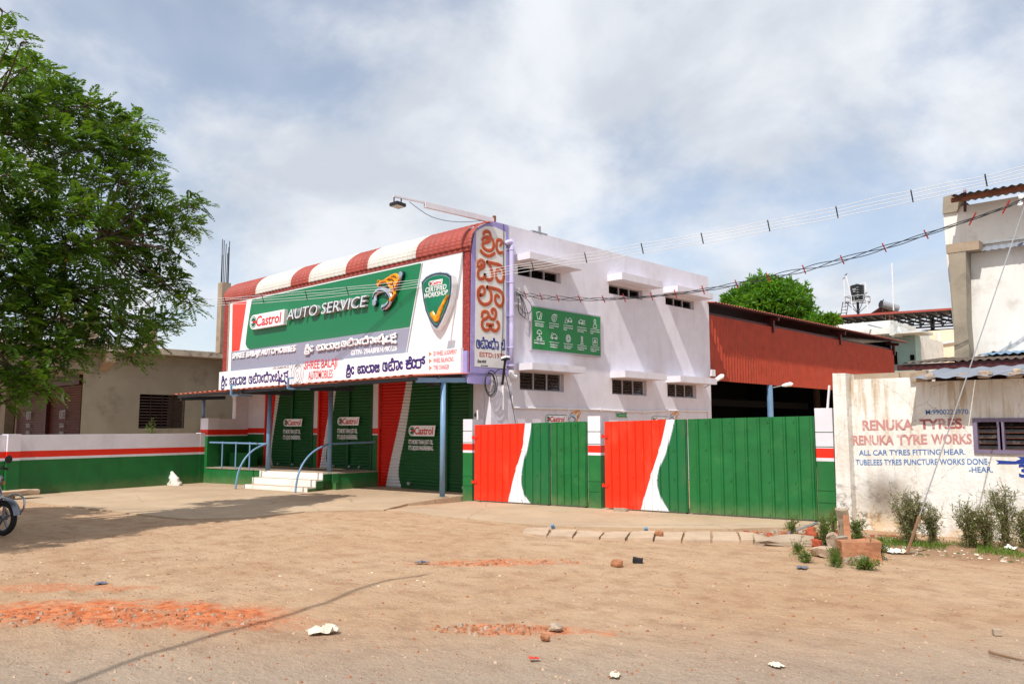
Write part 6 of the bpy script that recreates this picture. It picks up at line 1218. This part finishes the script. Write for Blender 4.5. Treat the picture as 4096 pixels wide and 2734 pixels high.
def weed(label, p, h, w_, n, flowers, group, mat='leaf_weed', lean=0):
    t = thing('weed_bush' if h > .4 else 'weed', label, 'plant', p, group); p = Vector(p); q = MB(); LP = []; LT = []
    for i in range(n):
        a = rng.uniform(0, 6.28); r_ = rng.uniform(.0, 1); hh = h*rng.uniform(.6, 1.); e = p+Vector((math.cos(a)*w_*r_+lean*hh, math.sin(a)*w_*r_*.6, hh)); m_ = p+Vector((math.cos(a)*w_*r_*.35, math.sin(a)*w_*r_*.2, hh*.5)); pts = smooth_curve([p+Vector((math.cos(a)*w_*.15*r_, math.sin(a)*.05, -.02)), m_, e], 3)
        q.tube(pts, [.006, .006, .005, .005, .004, .004, .003], 4)
        for pt in pts[1:]:
            for _ in range(3):
                e2 = pt+Vector(rng.normal(0, .05, 3))*(1+h)+ZZ*.03; q.tube([pt, e2], [.003, .0015], 3)
                for _ in range(4): LP.append(tuple(pt.lerp(e2, rng.uniform(.2, 1)))); LT.append(tuple(rng.normal(0, 1, 3)+np.array([0, 0, .8])))
    q.build('stem', 'twig', t); LP = np.array(LP); LT = nrm(np.array(LT)); m_ = len(LP)
    leaves_mesh('foliage', LP, LT, nrm(rng.normal(0, 1, (m_, 3))), np.full(m_, .045)*rng.uniform(.6, 1.3, m_), np.full(m_, .014), np.clip(rng.normal(.4, .25, m_), 0, 1), mat, t)
    if flowers:
        k = flowers; iz = rng.choice(m_, k, p=(lambda z_: z_/z_.sum())(np.clip(LP[:, 2]-p.z, .01, None))); leaves_mesh('flowers', LP[iz]+rng.normal(0, .01, (k, 3)), nrm(rng.normal(0, 1, (k, 3))+np.array([0, 0, .5])), nrm(rng.normal(0, 1, (k, 3))), np.full(k, .026), np.full(k, .026), rng.uniform(0, 1, k), 'leaf_flower', t)['kind'] = 'stuff'
gW = 'wiry weed bushes along the tyre shop wall'
for i, (px, bx, h_, w_, n_, fl, lb) in enumerate((((-4.057,12.592,0.0), 0, .70, .27, 40, 240, 'densest grey green weed bush with white flowers beside the stay wire'), ((-3.831,12.908,0.0), 0, .50, .15, 18, 60, 'narrow upright weed bush just right of the stay wire'), ((-3.345,12.887,0.0), 0, .56, .34, 22, 30, 'spreading wiry weed bush left of the window line'), ((-3.135,12.993,0.0), 0, .54, .28, 26, 30, 'dark wiry weed bush below the window'), ((-2.962,13.253,0.0), 0, .84, .26, 24, 40, 'tallest wiry weed bush at the right below the window'), ((-2.785,13.422,0.0), 0, .52, .22, 16, 20, 'weed bush cut by the right edge of the picture'))):
    weed(lb, px, h_, w_, n_, fl, gW)
gs = 'small green weeds among the rubble'
for i, (px, h_, w_, n_, lb) in enumerate((((-4.948,11.722,0.0), .34, .16, 12, 'leafy green weed growing over the broken drain by the pillar foot'), ((-5.03,12.259,0.0), .42, .08, 6, 'thin flowering weed against the foot of the white pier'), ((-5.738,12.397,0.03), .2, .09, 5, 'bright green weed rooted in the apron lip'), ((-4.764,12.514,0.0), .26, .14, 12, 'weed growing beside the dark drain hole'), ((-3.94,10.924,0.0), .14, .22, 14, 'low green weed right of the orange stone block'), ((-4.3,10.58,0.0), .09, .10, 6, 'tiny weed left of the orange stone block'), ((-3.77,10.065,0.0), .06, .22, 10, 'creeping weed in front of the orange stone block'), ((-4.505,10.114,0.0), .06, .1, 5, 'little weed on the bare dirt left of the stone block'), ((-4.071,10.019,0.0), .07, .08, 5, 'tuft of weed on the dirt below the orange stone block'), ((-4.868,10.693,0.0), .08, .06, 4, 'small seedling on the dirt in front of the rubble'))):
    weed(lb, px, h_, w_, n_, 0, gs, 'grass')
t = (-24.387,9.934,1.482); weed('bright sapling showing above the striped boundary wall', (t[0], t[1], 1.2), .62, .22, 8, 0, None, 'leaf_mango')
# grass strip at the foot of the tyre shop, as stuff
n_ = 5200; gx = rng.uniform(-4.9, -1.2, n_); gy = 12.55+.12*(gx+4)+np.abs(rng.normal(0, .42, n_))*np.where(rng.random(n_) < .5, 1, -1)*.7; dens = np.array([noise.noise(Vector((a*2.2, b*2.2, 0))) for a, b in zip(gx, gy)]); k_ = dens > -.02; gx, gy = gx[k_], gy[k_]; m_ = len(gx)
root = bpy.data.objects.new('x', None)
go = leaves_mesh('grass', np.stack([gx, gy, np.full(m_, -.005)], 1), nrm(rng.normal(0, .55, (m_, 3))+np.array([0, 0, 1])), nrm(rng.normal(0, 1, (m_, 3))*np.array([1, 1, 0])), rng.uniform(.03, .10, m_), np.full(m_, .012), rng.uniform(0, 1, m_), 'grass', None)
tag(go, 'short patchy grass along the foot of the tyre shop wall', 'grass', kind='stuff')

# ------------------------------------------------------------------ wires
sp_top = [(-32.525,5.58,5.767),(-26.508,9.019,5.533),(-23.895,10.249,5.453),(-21.518,10.629,5.339),(-20.432,11.2,5.355),(-19.162,11.793,5.399),(-17.815,12.214,5.394),(-16.467,12.707,5.419),(-15.121,13.09,5.447),(-13.908,13.525,5.529),(-12.522,13.754,5.546),(-10.95,13.779,5.534),(-9.552,13.941,5.548),(-8.15,14.001,5.543),(-6.762,14.058,5.565),(-5.476,14.072,5.587),(-4.193,13.985,5.599),(-3.072,13.864,5.592),(-1.88,13.671,5.586),(-0.498,13.391,5.543)]
sp_bot = [(-32.514,5.645,5.587),(-26.487,9.08,5.34),(-23.87,10.308,5.251),(-21.491,10.684,5.141),(-20.403,11.253,5.152),(-19.131,11.844,5.179),(-17.783,12.261,5.193),(-16.434,12.75,5.223),(-15.087,13.129,5.263),(-13.873,13.561,5.33),(-12.487,13.785,5.36),(-10.916,13.805,5.324),(-9.521,13.963,5.347),(-8.12,14.018,5.348),(-6.735,14.071,5.375),(-5.452,14.081,5.402),(-4.172,13.991,5.417),(-3.055,13.868,5.425),(-1.866,13.673,5.428),(-0.488,13.391,5.401)]
for k in range(4):
    pts = []
    for a, b in zip(sp_top, sp_bot): pts.append(Vector(a).lerp(Vector(b), k/3))
    sm_ = smooth_curve(pts, 6); sm_ = [p+ZZ*noise.noise(Vector((i*.23, k*7, 0)))*.03 for i, p in enumerate(sm_)]
    q = MB(); q.tube(sm_, .0055, 6); o = q.build('power_line', 'alu_wire', None, True); tag(o, ('topmost of the four parallel overhead wires crossing the whole view', 'second from the top of the four parallel overhead wires', 'third from the top of the four parallel overhead wires', 'lowest of the four parallel overhead wires')[k], 'wire', 'parallel overhead wires')
wd_ = ['left of the column stub', 'over the left red panel', 'left of the word AUTO', 'above the word AUTO', 'above the word SERVICE', 'over the shield emblem', 'over the painted name strip', 'over the first upper window', 'just right of the first sunshade', 'above the roof line near the middle shade', 'over the far roof corner', 'against the sky left of the mango tree', 'against the sky above the mango tree', 'against the sky left of the tall white building', 'against the sky above the tall white building']
sp_names = ['by the bare column stub', 'over the red strip of the billboard', 'above the oval mark of the billboard', 'above the first raised letters of the billboard', 'crossing the wrench emblem', 'crossing the shield emblem', 'crossing the painted name strip', 'in front of the first upper side window', 'right of the first upper sunshade', 'just above the second upper sunshade', 'above the far end of the side roof line', 'against the sky left of the mango tree', 'against the sky over the mango tree', 'against the sky left of the tall white building', 'against the sky over the tall white building']
for k in range(3, 18):
    a, b = Vector(sp_top[k]), Vector(sp_bot[k]); e = (b-a).normalized(); q = MB(); q.tube([a-e*.015, b+e*.015], .012, 6); o = q.build('wire_spacer', 'black_plastic'); tag(o, 'black spacer bar on the overhead wires '+sp_names[k-3], 'spacer', 'spacers on the overhead wires')
# twisted service cable
scp = [(-13.888,14.668,5.083),(-13.59,14.674,5.016),(-13.16,14.794,4.92),(-12.65,14.84,4.836),(-12.051,14.947,4.76),(-11.477,15.142,4.714),(-10.908,15.189,4.682),(-10.226,15.297,4.659),(-9.561,15.251,4.633),(-8.845,15.216,4.632),(-8.049,15.201,4.66),(-7.353,15.217,4.711),(-6.564,15.138,4.759),(-5.811,15.122,4.842),(-5.059,15.179,4.966),(-4.343,15.191,5.097),(-3.616,15.278,5.262),(-3.126,15.386,5.401),(-2.836,15.442,5.506),(-2.423,15.613,5.704)]
base = smooth_curve(scp, 6)
for k in range(3):
    q = MB(); q.tube([p+Vector((0, math.cos(i*.42+k*2.1), math.sin(i*.42+k*2.1)))*(.034+.016*math.sin(i*.11)) for i, p in enumerate(base)], .008, 5); tag(q.build('service_cable', 'cable_black'), None, 'cable', 'twisted black service cables'); q_ = bpy.context
    bpy.data.objects[[o.name for o in COL.objects if o.name.startswith('service_cable')][-1]]['label'] = 'black strand twisted with others between the side wall and the tall white building'
for i in range(1, 18):
    p = Vector(scp[i]); d = (Vector(scp[i+1])-Vector(scp[i-1])).normalized(); q = MB(); sd_ = Vector((.3, 0, 1)).normalized(); ln = .085 if i < 6 else .1; q.tube([p-sd_*ln+d*.06, p+sd_*ln-d*.06] if i < 16 else [p-sd_*ln-d*.03, p+sd_*ln+d*.03], .013, 6); o = q.build('cable_tie', 'tie_red'); tag(o, None, 'cable tie', 'red ties on the twisted cable')
    o['label'] = 'red cable tie on the twisted cable '+('beside the wall bracket', 'a little right of the bracket', 'above the left half of the green board', 'above the middle of the green board', 'above the right edge of the green board', 'left of the middle upper window', 'below the middle upper window', 'right of the middle upper window', 'at the left of the last upper shade', 'right of the last upper shade', 'before the left side of the mango tree', 'at the top of the mango tree', 'against the sky right of the mango tree', 'against the sky above the water tank', 'against the sky right of the water tank', 'against the sky by the tall building', 'in front of the tall building wall, darker one')[i-1]
iw = thing('wall_insulators', 'two white insulators where the twisted cable meets the tall white building', 'insulator', (-3.097,16.4,5.762))
for p in ((-3.096,16.4,5.767), (-3.119,16.4,5.645)): q = MB(); q.lathe([(0, 0), (.04, 0), (.04, .02), (.022, .03), (.022, .045), (.04, .055), (.04, .075), (0, .075)], p, (.3, -1, .2), 12); q.build('insulator', 'white_board', iw)
g0_, g1_ = Vector((-3.789,11.655,0.0)), Vector((-2.336,12.992,5.009)); st_ = thing('stay_wire', 'grey stay wire slanting from the ground in front of the tyre shop', 'wire', g0_); q = MB(); q.tube([g0_, g0_.lerp(g1_, .1)], .022, 6); q.build('anchor_rod', 'wood', st_); q = MB(); q.tube([g0_.lerp(g1_, .1), g1_, g1_+(g1_-g0_)*.5], .009, 6); q.build('wire', 'galv', st_)
# overhead cable whose shadow crosses the dirt
sp_ = [Vector(p) for p in [(-5.86,1.783,0.0),(-6.007,2.01,0.0),(-6.379,2.851,0.0),(-6.596,3.714,0.0),(-6.859,4.556,0.0),(-7.262,5.371,0.0),(-7.315,6.216,0.0),(-7.343,6.793,0.0)]]; hh = 7.6
q = MB(); cp = [p+Vector((.2, -.714, 1))*hh for p in sp_]; cp = [cp[0]+(cp[0]-cp[1])*6]+cp[:-1]; cs = smooth_curve(cp, 6); q.tube(cs, .028, 8)
tag(q.build('overhead_cable', 'cable_black'), 'thick cable overhead whose shadow crosses the dirt', 'cable')

# ------------------------------------------------------------------ ground objects
sk = thing('cement_sack', 'white woven sack with a gathered top leaning at the foot of the striped wall', 'sack', (-23.429,10.305,0.0)); sp0 = Vector((-23.395,10.262,0.0)); q = MB(); rows = []
for j in range(11):
    t = j/10; z_ = .46*t; rr0 = (.27*(1-t**1.25)+.03); row = []
    for k in range(17):
        a = 2*math.pi*k/16; wob = 1+.22*noise.noise(Vector((math.cos(a)*2, math.sin(a)*2, t*5)))*2+.05*math.sin(a*5)*t; row.append(sp0+Vector((-.24*t+.10*math.sin(math.pi*t)+rr0*wob*math.cos(a)*.92, rr0*wob*math.sin(a)*.55-.05*t, z_)))
    rows.append(row)
q.grid(rows); q.build('body', 'sack', sk, True); q = MB(); tp = sum((Vector(p) for p in rows[-1]), Vector())/17
for k in range(9): q.tube([tp, tp+Vector((rng.normal(-.05, .04), rng.normal(0, .03), rng.uniform(.01, .07)))], [.014, .006], 4)
q.build('tuft', 'sack', sk); q = MB(); q.obox(sp0+Vector((-.03, -.152, .08)), (.1, .01, 0), (-.02, .035, .18), (0, -.006, 0)); q.build('printed_band', 'sack_print', sk)
def slabthing(name, label, c_, lx, ly, lz, rot, mat, cat='stone', tilt=0, jag=.02):
    q = MB(); mm = Matrix.Rotation(rot, 3, 'Z') @ Matrix.Rotation(tilt, 3, 'X'); n = 14; rr = random.Random(int(lx*997)); pts = []
    import bmesh
    bm = bmesh.new(); bmesh.ops.create_cube(bm, size=1); bmesh.ops.subdivide_edges(bm, edges=bm.edges, cuts=3, use_grid_fill=True)
    for v_ in bm.verts: v_.co = Vector((v_.co.x*lx, v_.co.y*ly, v_.co.z*lz))*(1+0); v_.co += Vector([noise.noise(v_.co*6+Vector((i*9, lx*50, 0))) for i in range(3)])*jag*2
    for v_ in bm.verts: v_.co = mm @ v_.co
    me = bpy.data.meshes.new(name); bm.to_mesh(me); bm.free(); me.materials.append(M[mat]); o = bpy.data.objects.new(name, me); COL.objects.link(o); o.location = c_; return tag(o, label, cat)
slabthing('stone_slab', 'rough pale stone slab resting on smaller stones by the left wall', Vector((-21.588,5.683,0.0))+ZZ*.16, .95, .35, .10, R(100), 'slab')
tag(rock('prop_stone', Vector((-21.655,5.619,0.0))+ZZ*.04, (.14, .12, .09), 'rock_grey', 3), 'small stone propping up the slab by the left wall', 'stone')
slabthing('orange_block', 'big orange brown stone block standing among the rubble', Vector((-4.051,10.587,0.0))+V*.14+ZZ*.11, .48, .28, .26, R(40), 'rock_orange', 'stone', 0, .016)
slabthing('slate_piece', 'thin grey slate leaning against the orange stone block', Vector((-4.318,10.721,0.0))+ZZ*.13, .16, .04, .30, R(60), 'concrete', 'stone', .35, .01)
slabthing('broken_post', 'broken concrete post stump standing at the foot of the white pier', Vector((-4.823,12.144,0.0))+ZZ*.22, .16, .12, .55, R(20), 'concrete_pale', 'post', .12, .03)
slabthing('plank_piece', 'pale orange plank leaning on the broken post stump', Vector((-4.696,11.963,0.0))+ZZ*.19, .09, .03, .45, R(30), 'rock_orange', 'plank', -.2, .008)
slabthing('white_boulder', 'whitish broken boulder beside the rubble left of the orange block', Vector((-4.723,11.551,0.0))+ZZ*.07, .18, .15, .19, R(10), 'concrete_pale', 'stone', .1, .04)
slabthing('lying_slab', 'long broken concrete lump lying at the right end of the drain slabs', Vector((-5.401,11.338,0.0))+ZZ*.03, .8, .26, .11, R(32), 'concrete_pale', 'stone', .05, .05)
slabthing('flat_stone', 'flat pale stone lying on the dirt left of the orange block', Vector((-4.516,10.777,0.0))+ZZ*.04, .36, .22, .10, R(50), 'slab', 'stone', .05, .03)
slabthing('gate_brick', 'concrete brick lying under the wide gate near its hinge', Vector((-9.678,13.263,0.0))+ZZ*.045, .26, .12, .09, R(15), 'rock_grey', 'brick', 0, .012)
slabthing('grey_lump', 'grey cement lump half buried in front of the orange block', Vector((-3.993,10.455,0.0))+ZZ*.03, .26, .2, .12, R(40), 'rock_grey', 'stone', .1, .04)
for k, (p, s_) in enumerate((((-5.138,11.791,0.0), (.09, .07, .12)), ((-5.511,12.579,0.0), (.08, .07, .09)), ((-4.954,11.473,0.0), (.09, .07, .07)), ((-4.992,11.982,0.0), (.06, .06, .08)))):
    tag(rock('broken_brick', Vector(p)+ZZ*s_[2]*.6, s_, 'brick', 60+k), ('upright broken red brick in the open drain', 'red brick lump at the top edge of the broken drain', 'red brick lying lowest in the broken drain', 'red brick behind the leafy weed')[k], 'brick', 'broken bricks in the drain')
t = thing('drain_pipe_stub', 'open end of a dark pipe lying in the broken drain', 'pipe', (-4.926,11.694,0.0)); a = Vector((-4.926,11.694,0.0))+ZZ*.06; q = MB(); q.lathe([(.075, 0), (.075, -.5), (.065, -.5), (.065, 0), (.075, 0)], a, (.35, -.93, 0), 14); q.build('pipe', 'iron', t, True)
t = thing('grey_pipe', 'grey plastic pipe slanting out of the apron beside the right gate pillar', 'pipe', (-5.746,12.296,-0.0)); q = MB(); q.tube([Vector((-5.735,12.272,0.0))+ZZ*.04, Vector((-5.946,13.849,0.0))+ZZ*.05], .022, 8); q.build('pipe', 'galv', t)
q = MB(); a = Vector((-4.697,12.794,0.0)); q.box((a.x-.15, YT-.104, -.2), (a.x+.12, YT-.101, -.03)); 
for k, px in enumerate(((-8.983,10.379,0.0), (-7.627,11.133,-0.0))):
    t = thing('blue_pipe_stub', ('short blue pipe stub left of the drain slab row', 'short blue pipe stub at the middle of the apron lip')[k], 'pipe', px); q = MB(); p = Vector(px); q.tube([p-ZZ*.05+V*.05, p+Vector((0, -.02, .06))], .03, 8); q.build('pipe', 'blue_sheet', t)
def crumple(name, label, p, s_, mat, cat, seed, flat=.35):
    import bmesh
    bm = bmesh.new(); bmesh.ops.create_grid(bm, x_segments=9, y_segments=9, size=1); o_ = Vector((seed*3.1, seed*7.7, 0))
    for v_ in bm.verts:
        q_ = v_.co.copy(); e = 1+.35*noise.noise(q_*1.3+o_); v_.co = Vector((q_.x*s_*e, q_.y*s_*.7*e, abs(noise.noise(q_*1.7+o_)*1.4+noise.noise(q_*4+o_)*.5)*s_*flat+.006))
    bmesh.ops.rotate(bm, verts=bm.verts, matrix=Matrix.Rotation(seed, 3, 'Z'))
    me = bpy.data.meshes.new(name); bm.to_mesh(me); bm.free(); me.materials.append(M[mat]); o = bpy.data.objects.new(name, me); COL.objects.link(o); o.location = p; return tag(o, label, cat)
def g(vx, vy): return None
crumple('plastic_bag', 'large crumpled pale bag lying on the dirt near the cable shadow', (-5.892,3.87,0.0), .115, 'paper', 'bag', 1, .5)
crumple('torn_paper', 'pale torn paper scrap near the bottom centre of the dirt', (-3.434,4.604,0.0), .05, 'paper', 'paper', 2)
crumple('paper_scrap', 'cream paper scrap at the bottom edge right of centre', (-2.741,5.588,0.0), .055, 'paper', 'paper', 3)
crumple('red_wrapper', 'small bright red wrapper on the dirt at the bottom centre', (-4.104,4.522,0.0), .035, 'litter_red', 'wrapper', 4)
crumple('blue_plastic', 'bluish flattened plastic on the dirt at the far right', (-4.341,9.625,0.0), .09, 'litter_blue', 'plastic', 5, .15)
crumple('white_wrapper', 'white and green wrapper in the weeds right of the stone block', (-4.046,11.653,0.0), .17, 'litter_white', 'wrapper', 6, .4)
crumple('white_cloth', 'whitish cloth scrap next to the wrapper in the weeds', (-3.893,11.669,0.0), .14, 'paper', 'cloth', 7, .3)
crumple('foil_packet', 'white crumpled packet in the broken drain by the gate', (-5.328,12.028,0.0), .09, 'litter_white', 'packet', 8, .6)
crumple('blue_paper', 'small blue scrap above the orange soil on the left', (-9.424,3.369,-0.0), .07, 'litter_blue', 'paper', 9)
crumple('grey_rag', 'small grey rag lying at the end of the cable shadow', (-7.914,6.637,0.0), .08, 'litter_blue', 'rag', 10)
crumple('red_white_litter', 'red and white litter beneath the rightmost weed bush', (-2.869,13.064,0.0), .10, 'litter_white', 'wrapper', 11, .5)
slabthing('tyre_fragment', 'black charred rubber chunk on the open dirt', Vector((-5.992,8.576,0.0))+ZZ*.03, .13, .07, .06, R(42), 'charcoal', 'rubber', .1, .02)
tag(rock('brown_stone', Vector((-6.037,8.17,0.0))+ZZ*.03, (.09, .06, .055), 'rock_brown', 5), 'brown stone lying left of the black rubber chunk', 'stone')
tag(rock('drain_stone', Vector((-7.071,10.665,0.0))+ZZ*.06, (.08, .06, .055), 'rock_brown', 6), 'brown stone sitting on the drain slabs', 'stone')
tag(rock('pale_stone', Vector((-4.57,5.306,0.0))+ZZ*.015, (.07, .05, .035), 'rock_grey', 7), 'pale flat stone on the nearest orange soil patch', 'stone')
tag(rock('brown_clod', Vector((-4.421,5.005,0.0))+ZZ*.01, (.045, .035, .03), 'rock_brown', 8), 'brown clod just below the nearest orange soil patch', 'stone')
slabthing('small_block', 'small pale stone block at the far right of the dirt', Vector((-1.826,7.684,0.0))+ZZ*.02, .06, .05, .05, R(30), 'rock_grey', 'stone', 0, .005)
t = thing('dry_stick', 'long pale dry stick lying at the lower right edge', 'stick', (-1.727,7.005,0.0)); q = MB(); q.tube([Vector((-1.728,7.004,0.0))+ZZ*.015, Vector((-1.549,6.957,0.0))+ZZ*.01, Vector((-1.464,6.941,0.0))+ZZ*.012], [.009, .008, .005], 5); q.tube([Vector((-1.704,6.908,0.0))+ZZ*.01, Vector((-1.559,6.866,0.0))+ZZ*.01], .004, 4); q.build('stick', 'wood', t)
# loose stones in the orange patches (a stone heap nobody could count)
def scatter(name, label, n, fn, size, mats, cat, seed, flatz=.6):
    rr = random.Random(seed); q = MB()
    for i in range(n):
        x, y = fn(rr); s_ = size[0]*(size[1]/size[0])**(rr.random()**2.2); z_ = ground_z(x, y)+s_*.15; a = rr.random()*6.28; k = 5
        ring = [(x+s_*rr.uniform(.7, 1.2)*math.cos(a+6.283*j/k), y+s_*rr.uniform(.7, 1.2)*math.sin(a+6.283*j/k)) for j in range(k)]
        vs = [(p[0], p[1], z_-s_*.3) for p in ring]+[(x+(p[0]-x)*.6, y+(p[1]-y)*.6, z_+s_*flatz*rr.uniform(.6, 1)) for p in ring]
        q.add(vs, [tuple(range(k, 2*k))]+[(j, (j+1) % k, k+(j+1) % k, k+j) for j in range(k)], rr.randrange(len(mats)))
    tag(q.build(name, mats), label, cat, kind='stuff')
def patch(cx, cy, rx, ry, ang):
    def f(rr):
        r_ = math.sqrt(rr.random()); t = rr.random()*6.283; u_, v_ = rx*r_*math.cos(t), ry*r_*math.sin(t); c_, s_ = math.cos(R(ang)), math.sin(R(ang)); return cx+u_*c_-v_*s_, cy+u_*s_+v_*c_
    return f
scatter('rubble', 'stones and clods over the large orange soil patch on the left', 620, patch(-7.75, 2.75, 1.7, .34, 42), (.004, .034), ['rock_brown', 'rock_grey', 'rock_orange', 'rock_brown'], 'rubble', 1)
scatter('rubble', 'stones and clods on the nearest orange soil patch in the centre', 420, patch(-4.95, 5.0, .6, .18, 44), (.004, .035), ['rock_brown', 'rock_orange', 'rock_brown', 'rock_grey'], 'rubble', 2)
scatter('rubble', 'stones on the far orange soil patch below the slabs', 260, patch(-7.2, 7.4, 1.1, .24, 46), (.005, .035), ['rock_grey', 'rock_orange', 'rock_brown'], 'rubble', 3)
scatter('rubble', 'rubble and stones filling the broken drain by the right gate pillar', 520, patch(-5.3, 12.6, 1.2, .5, 25), (.012, .07), ['rock_brown', 'rock_grey', 'brick', 'concrete_pale'], 'rubble', 4)
def anyw(rr):
    while True:
        d = 3.5+13*rr.random()**1.3; a = R(43.75)+R(rr.uniform(-36, 36)); x, y = -d*math.sin(a), d*math.cos(a)
        if (y < 11.4 or x > -5.2) and not (x < -14.5 and y > 7.5): return x, y
scatter('pebbles', 'tiny pebbles and grit strewn over the whole dirt yard', 7000, anyw, (.004, .018), ['rock_grey', 'rock_brown', 'slab', 'rock_brown'], 'pebbles', 5)
def litterf(rr): 
    x, y = patch(-9.2, 4.6, 3.4, 1.1, 40)(rr); return x, y
scatter('leaf_litter', 'pale dry leaves and paper bits scattered on the left of the yard', 300, litterf, (.006, .026), ['paper', 'wood', 'rock_grey', 'wood'], 'litter', 6, .12)
scatter('leaf_litter', 'sparse dry leaves and chips over the rest of the yard', 300, anyw, (.005, .018), ['wood', 'charcoal', 'rock_grey', 'wood'], 'litter', 7, .12)
scatter('leaf_litter', 'litter and dry bits in the weeds along the tyre shop', 240, patch(-3.0, 12.2, 2.2, .5, 12), (.012, .045), ['paper', 'litter_white', 'wood', 'grass'], 'litter', 8, .15)

# ------------------------------------------------------------------ motorcycle
mc = thing('motorcycle', 'parked motorcycle with silver front mudguard and chrome guard at the left edge', 'motorcycle', (0, 0, 0))
wc = Vector((-14.335,3.841,0.0)); fwd = Vector((.62, .62, 0)).normalized(); fwd = Vector((.80, .35, 0)).normalized(); sdv = Vector((-fwd.y, fwd.x, 0)); mc.location = wc
def ml(x, y, z): return wc+fwd*x+sdv*y+ZZ*z
wr_ = .275; wf_ = MB(); c0 = ml(-.06, 0, wr_)
def wheel(cx_, name):
    c_ = ml(cx_, 0, wr_); q = MB(); rows = []
    for k in range(33):
        t = 2*math.pi*k/32; row = []
        for j in range(9):
            a = 2*math.pi*j/8; r_ = wr_-.045+.045*math.cos(a); row.append(c_+(fwd*math.cos(t)+ZZ*math.sin(t))*r_+sdv*.045*math.sin(a))
        rows.append(row)
    q.grid(rows); w_o = q.build('wheel', 'rubber', mc, True)
    q = MB(); q.tube([c_+(fwd*math.cos(t)+ZZ*math.sin(t))*(wr_-.08) for t in np.linspace(0, 2*math.pi, 33)], .018, 6)
    for k in range(5):
        t = 2*math.pi*k/5+.3; q.beam(c_+(fwd*math.cos(t)+ZZ*math.sin(t))*.03, c_+(fwd*math.cos(t)+ZZ*math.sin(t))*(wr_-.09), .02, .035, up=sdv)
    q.tube([c_-sdv*.05, c_+sdv*.05], .04, 12); q.build('rim', 'bike_silver', w_o); return c_
fc = wheel(-.30, 'front'); rc2 = wheel(-1.55, 'rear')
q = MB(); rows = []
for k in range(13):
    t = R(10+k*12); row = []
    for j in range(7):
        a = R(-60+20*j); row.append(fc+(fwd*math.cos(t)+ZZ*math.sin(t))*(wr_+.015+.03*math.cos(a))+sdv*.075*math.sin(a))
    rows.append(row)
q.grid(rows); q.build('mudguard', 'bike_silver', mc, True)
q = MB()
for s_ in (-.08, .08): q.tube([fc+sdv*s_, ml(-.62, s_*1.1, .88)], .022, 8)
q.build('fork', 'steel', mc, True)
q = MB(); q.tube(smooth_curve([ml(-.62, -.10, .45), ml(-.42, -.24, .62), ml(-.22, -.27, .55), ml(-.22, -.25, .36), ml(-.45, -.2, .28), ml(-.6, -.14, .26)], 4), .016, 8); q.tube(smooth_curve([ml(-.62, .10, .45), ml(-.42, .24, .62), ml(-.22, .27, .55), ml(-.22, .25, .36), ml(-.45, .2, .28), ml(-.6, .14, .26)], 4), .016, 8); q.build('crash_guard', 'steel', mc, True)
q = MB(); q.tube(smooth_curve([ml(-.78, -.36, 1.02), ml(-.68, -.2, 1.03), ml(-.64, 0, .95), ml(-.68, .2, 1.03), ml(-.78, .36, 1.02)], 4), .013, 8); hb = q.build('handlebar', 'iron', mc, True)
for s_ in (-1, 1):
    q = MB(); q.tube([ml(-.72, s_*.27, 1.03), ml(-.80, s_*.40, 1.01)], .022, 8); q.build('grip', 'rubber', hb)
    q = MB(); q.tube([ml(-.70, s_*.22, 1.04), ml(-.64, s_*.28, 1.14)], .007, 6); m_c = ml(-.64, s_*.28, 1.17); q.lathe([(0, 0), (.06, 0), (.065, .02), (0, .03)], m_c, fwd, 14); mo = q.build('mirror', 'black_plastic', mc); q = MB(); q.lathe([(0, -.004), (.055, -.004), (.055, -.002), (0, -.002)], m_c, fwd, 14); q.build('mirror_glass', 'mirror', mo)
q = MB(); q.tube([ml(-.60, 0, .84), ml(-.50, 0, .85), ml(-.44, 0, .85)], [.05, .09, .085], 14); q.build('headlight', 'steel', mc, True)
q = MB(); q.tube([ml(-.70, 0, .78), ml(-.82, 0, .83), ml(-1.05, 0, .84), ml(-1.2, 0, .74)], [.08, .13, .13, .07], 12); q.build('tank', 'bike_tank', mc, True)
q = MB(); q.tube([ml(-1.15, 0, .76), ml(-1.4, 0, .77), ml(-1.75, 0, .82)], [.09, .11, .08], 10); q.build('seat', 'rubber', mc, True)
q = MB(); q.obox(ml(-1.15, -.11, .25), fwd*.38, sdv*.22, ZZ*.32); q.tube([ml(-.86, 0, .55), ml(-.78, 0, .36)], .09, 10); q.tube([ml(-.72, 0, .8), ml(-.82, 0, .3), ml(-1.3, 0, .28), ml(-1.3, 0, .7)], .02, 6); q.build('engine', 'iron', mc)
q = MB(); q.tube([ml(-.8, -.12, .4), ml(-.85, -.15, .2), ml(-1.2, -.16, .2), ml(-1.8, -.18, .32)], [.02, .025, .03, .045], 8); q.build('exhaust', 'steel', mc, True)
q = MB(); rows = []
for k in range(9):
    t = R(20+k*15); rows.append([rc2+(fwd*math.cos(t)+ZZ*math.sin(t))*(wr_+.03)+sdv*s_ for s_ in (-.08, 0, .08)])
q.grid(rows); q.build('mudguard', 'black_plastic', mc)
q = MB()
for s_ in (-.16, .16): q.tube([ml(-.62, s_*.4, .80), ml(-.58, s_, .80)], .008, 5); q.lathe([(0, 0), (.03, 0), (.03, .05), (0, .06)], ml(-.60, s_, .80), fwd, 8)
q.build('indicator', 'oil', mc); q = MB(); q.tube([ml(-1.25, .1, .3), ml(-1.3, .3, .0)], .012, 6); q.build('side_stand', 'iron', mc)
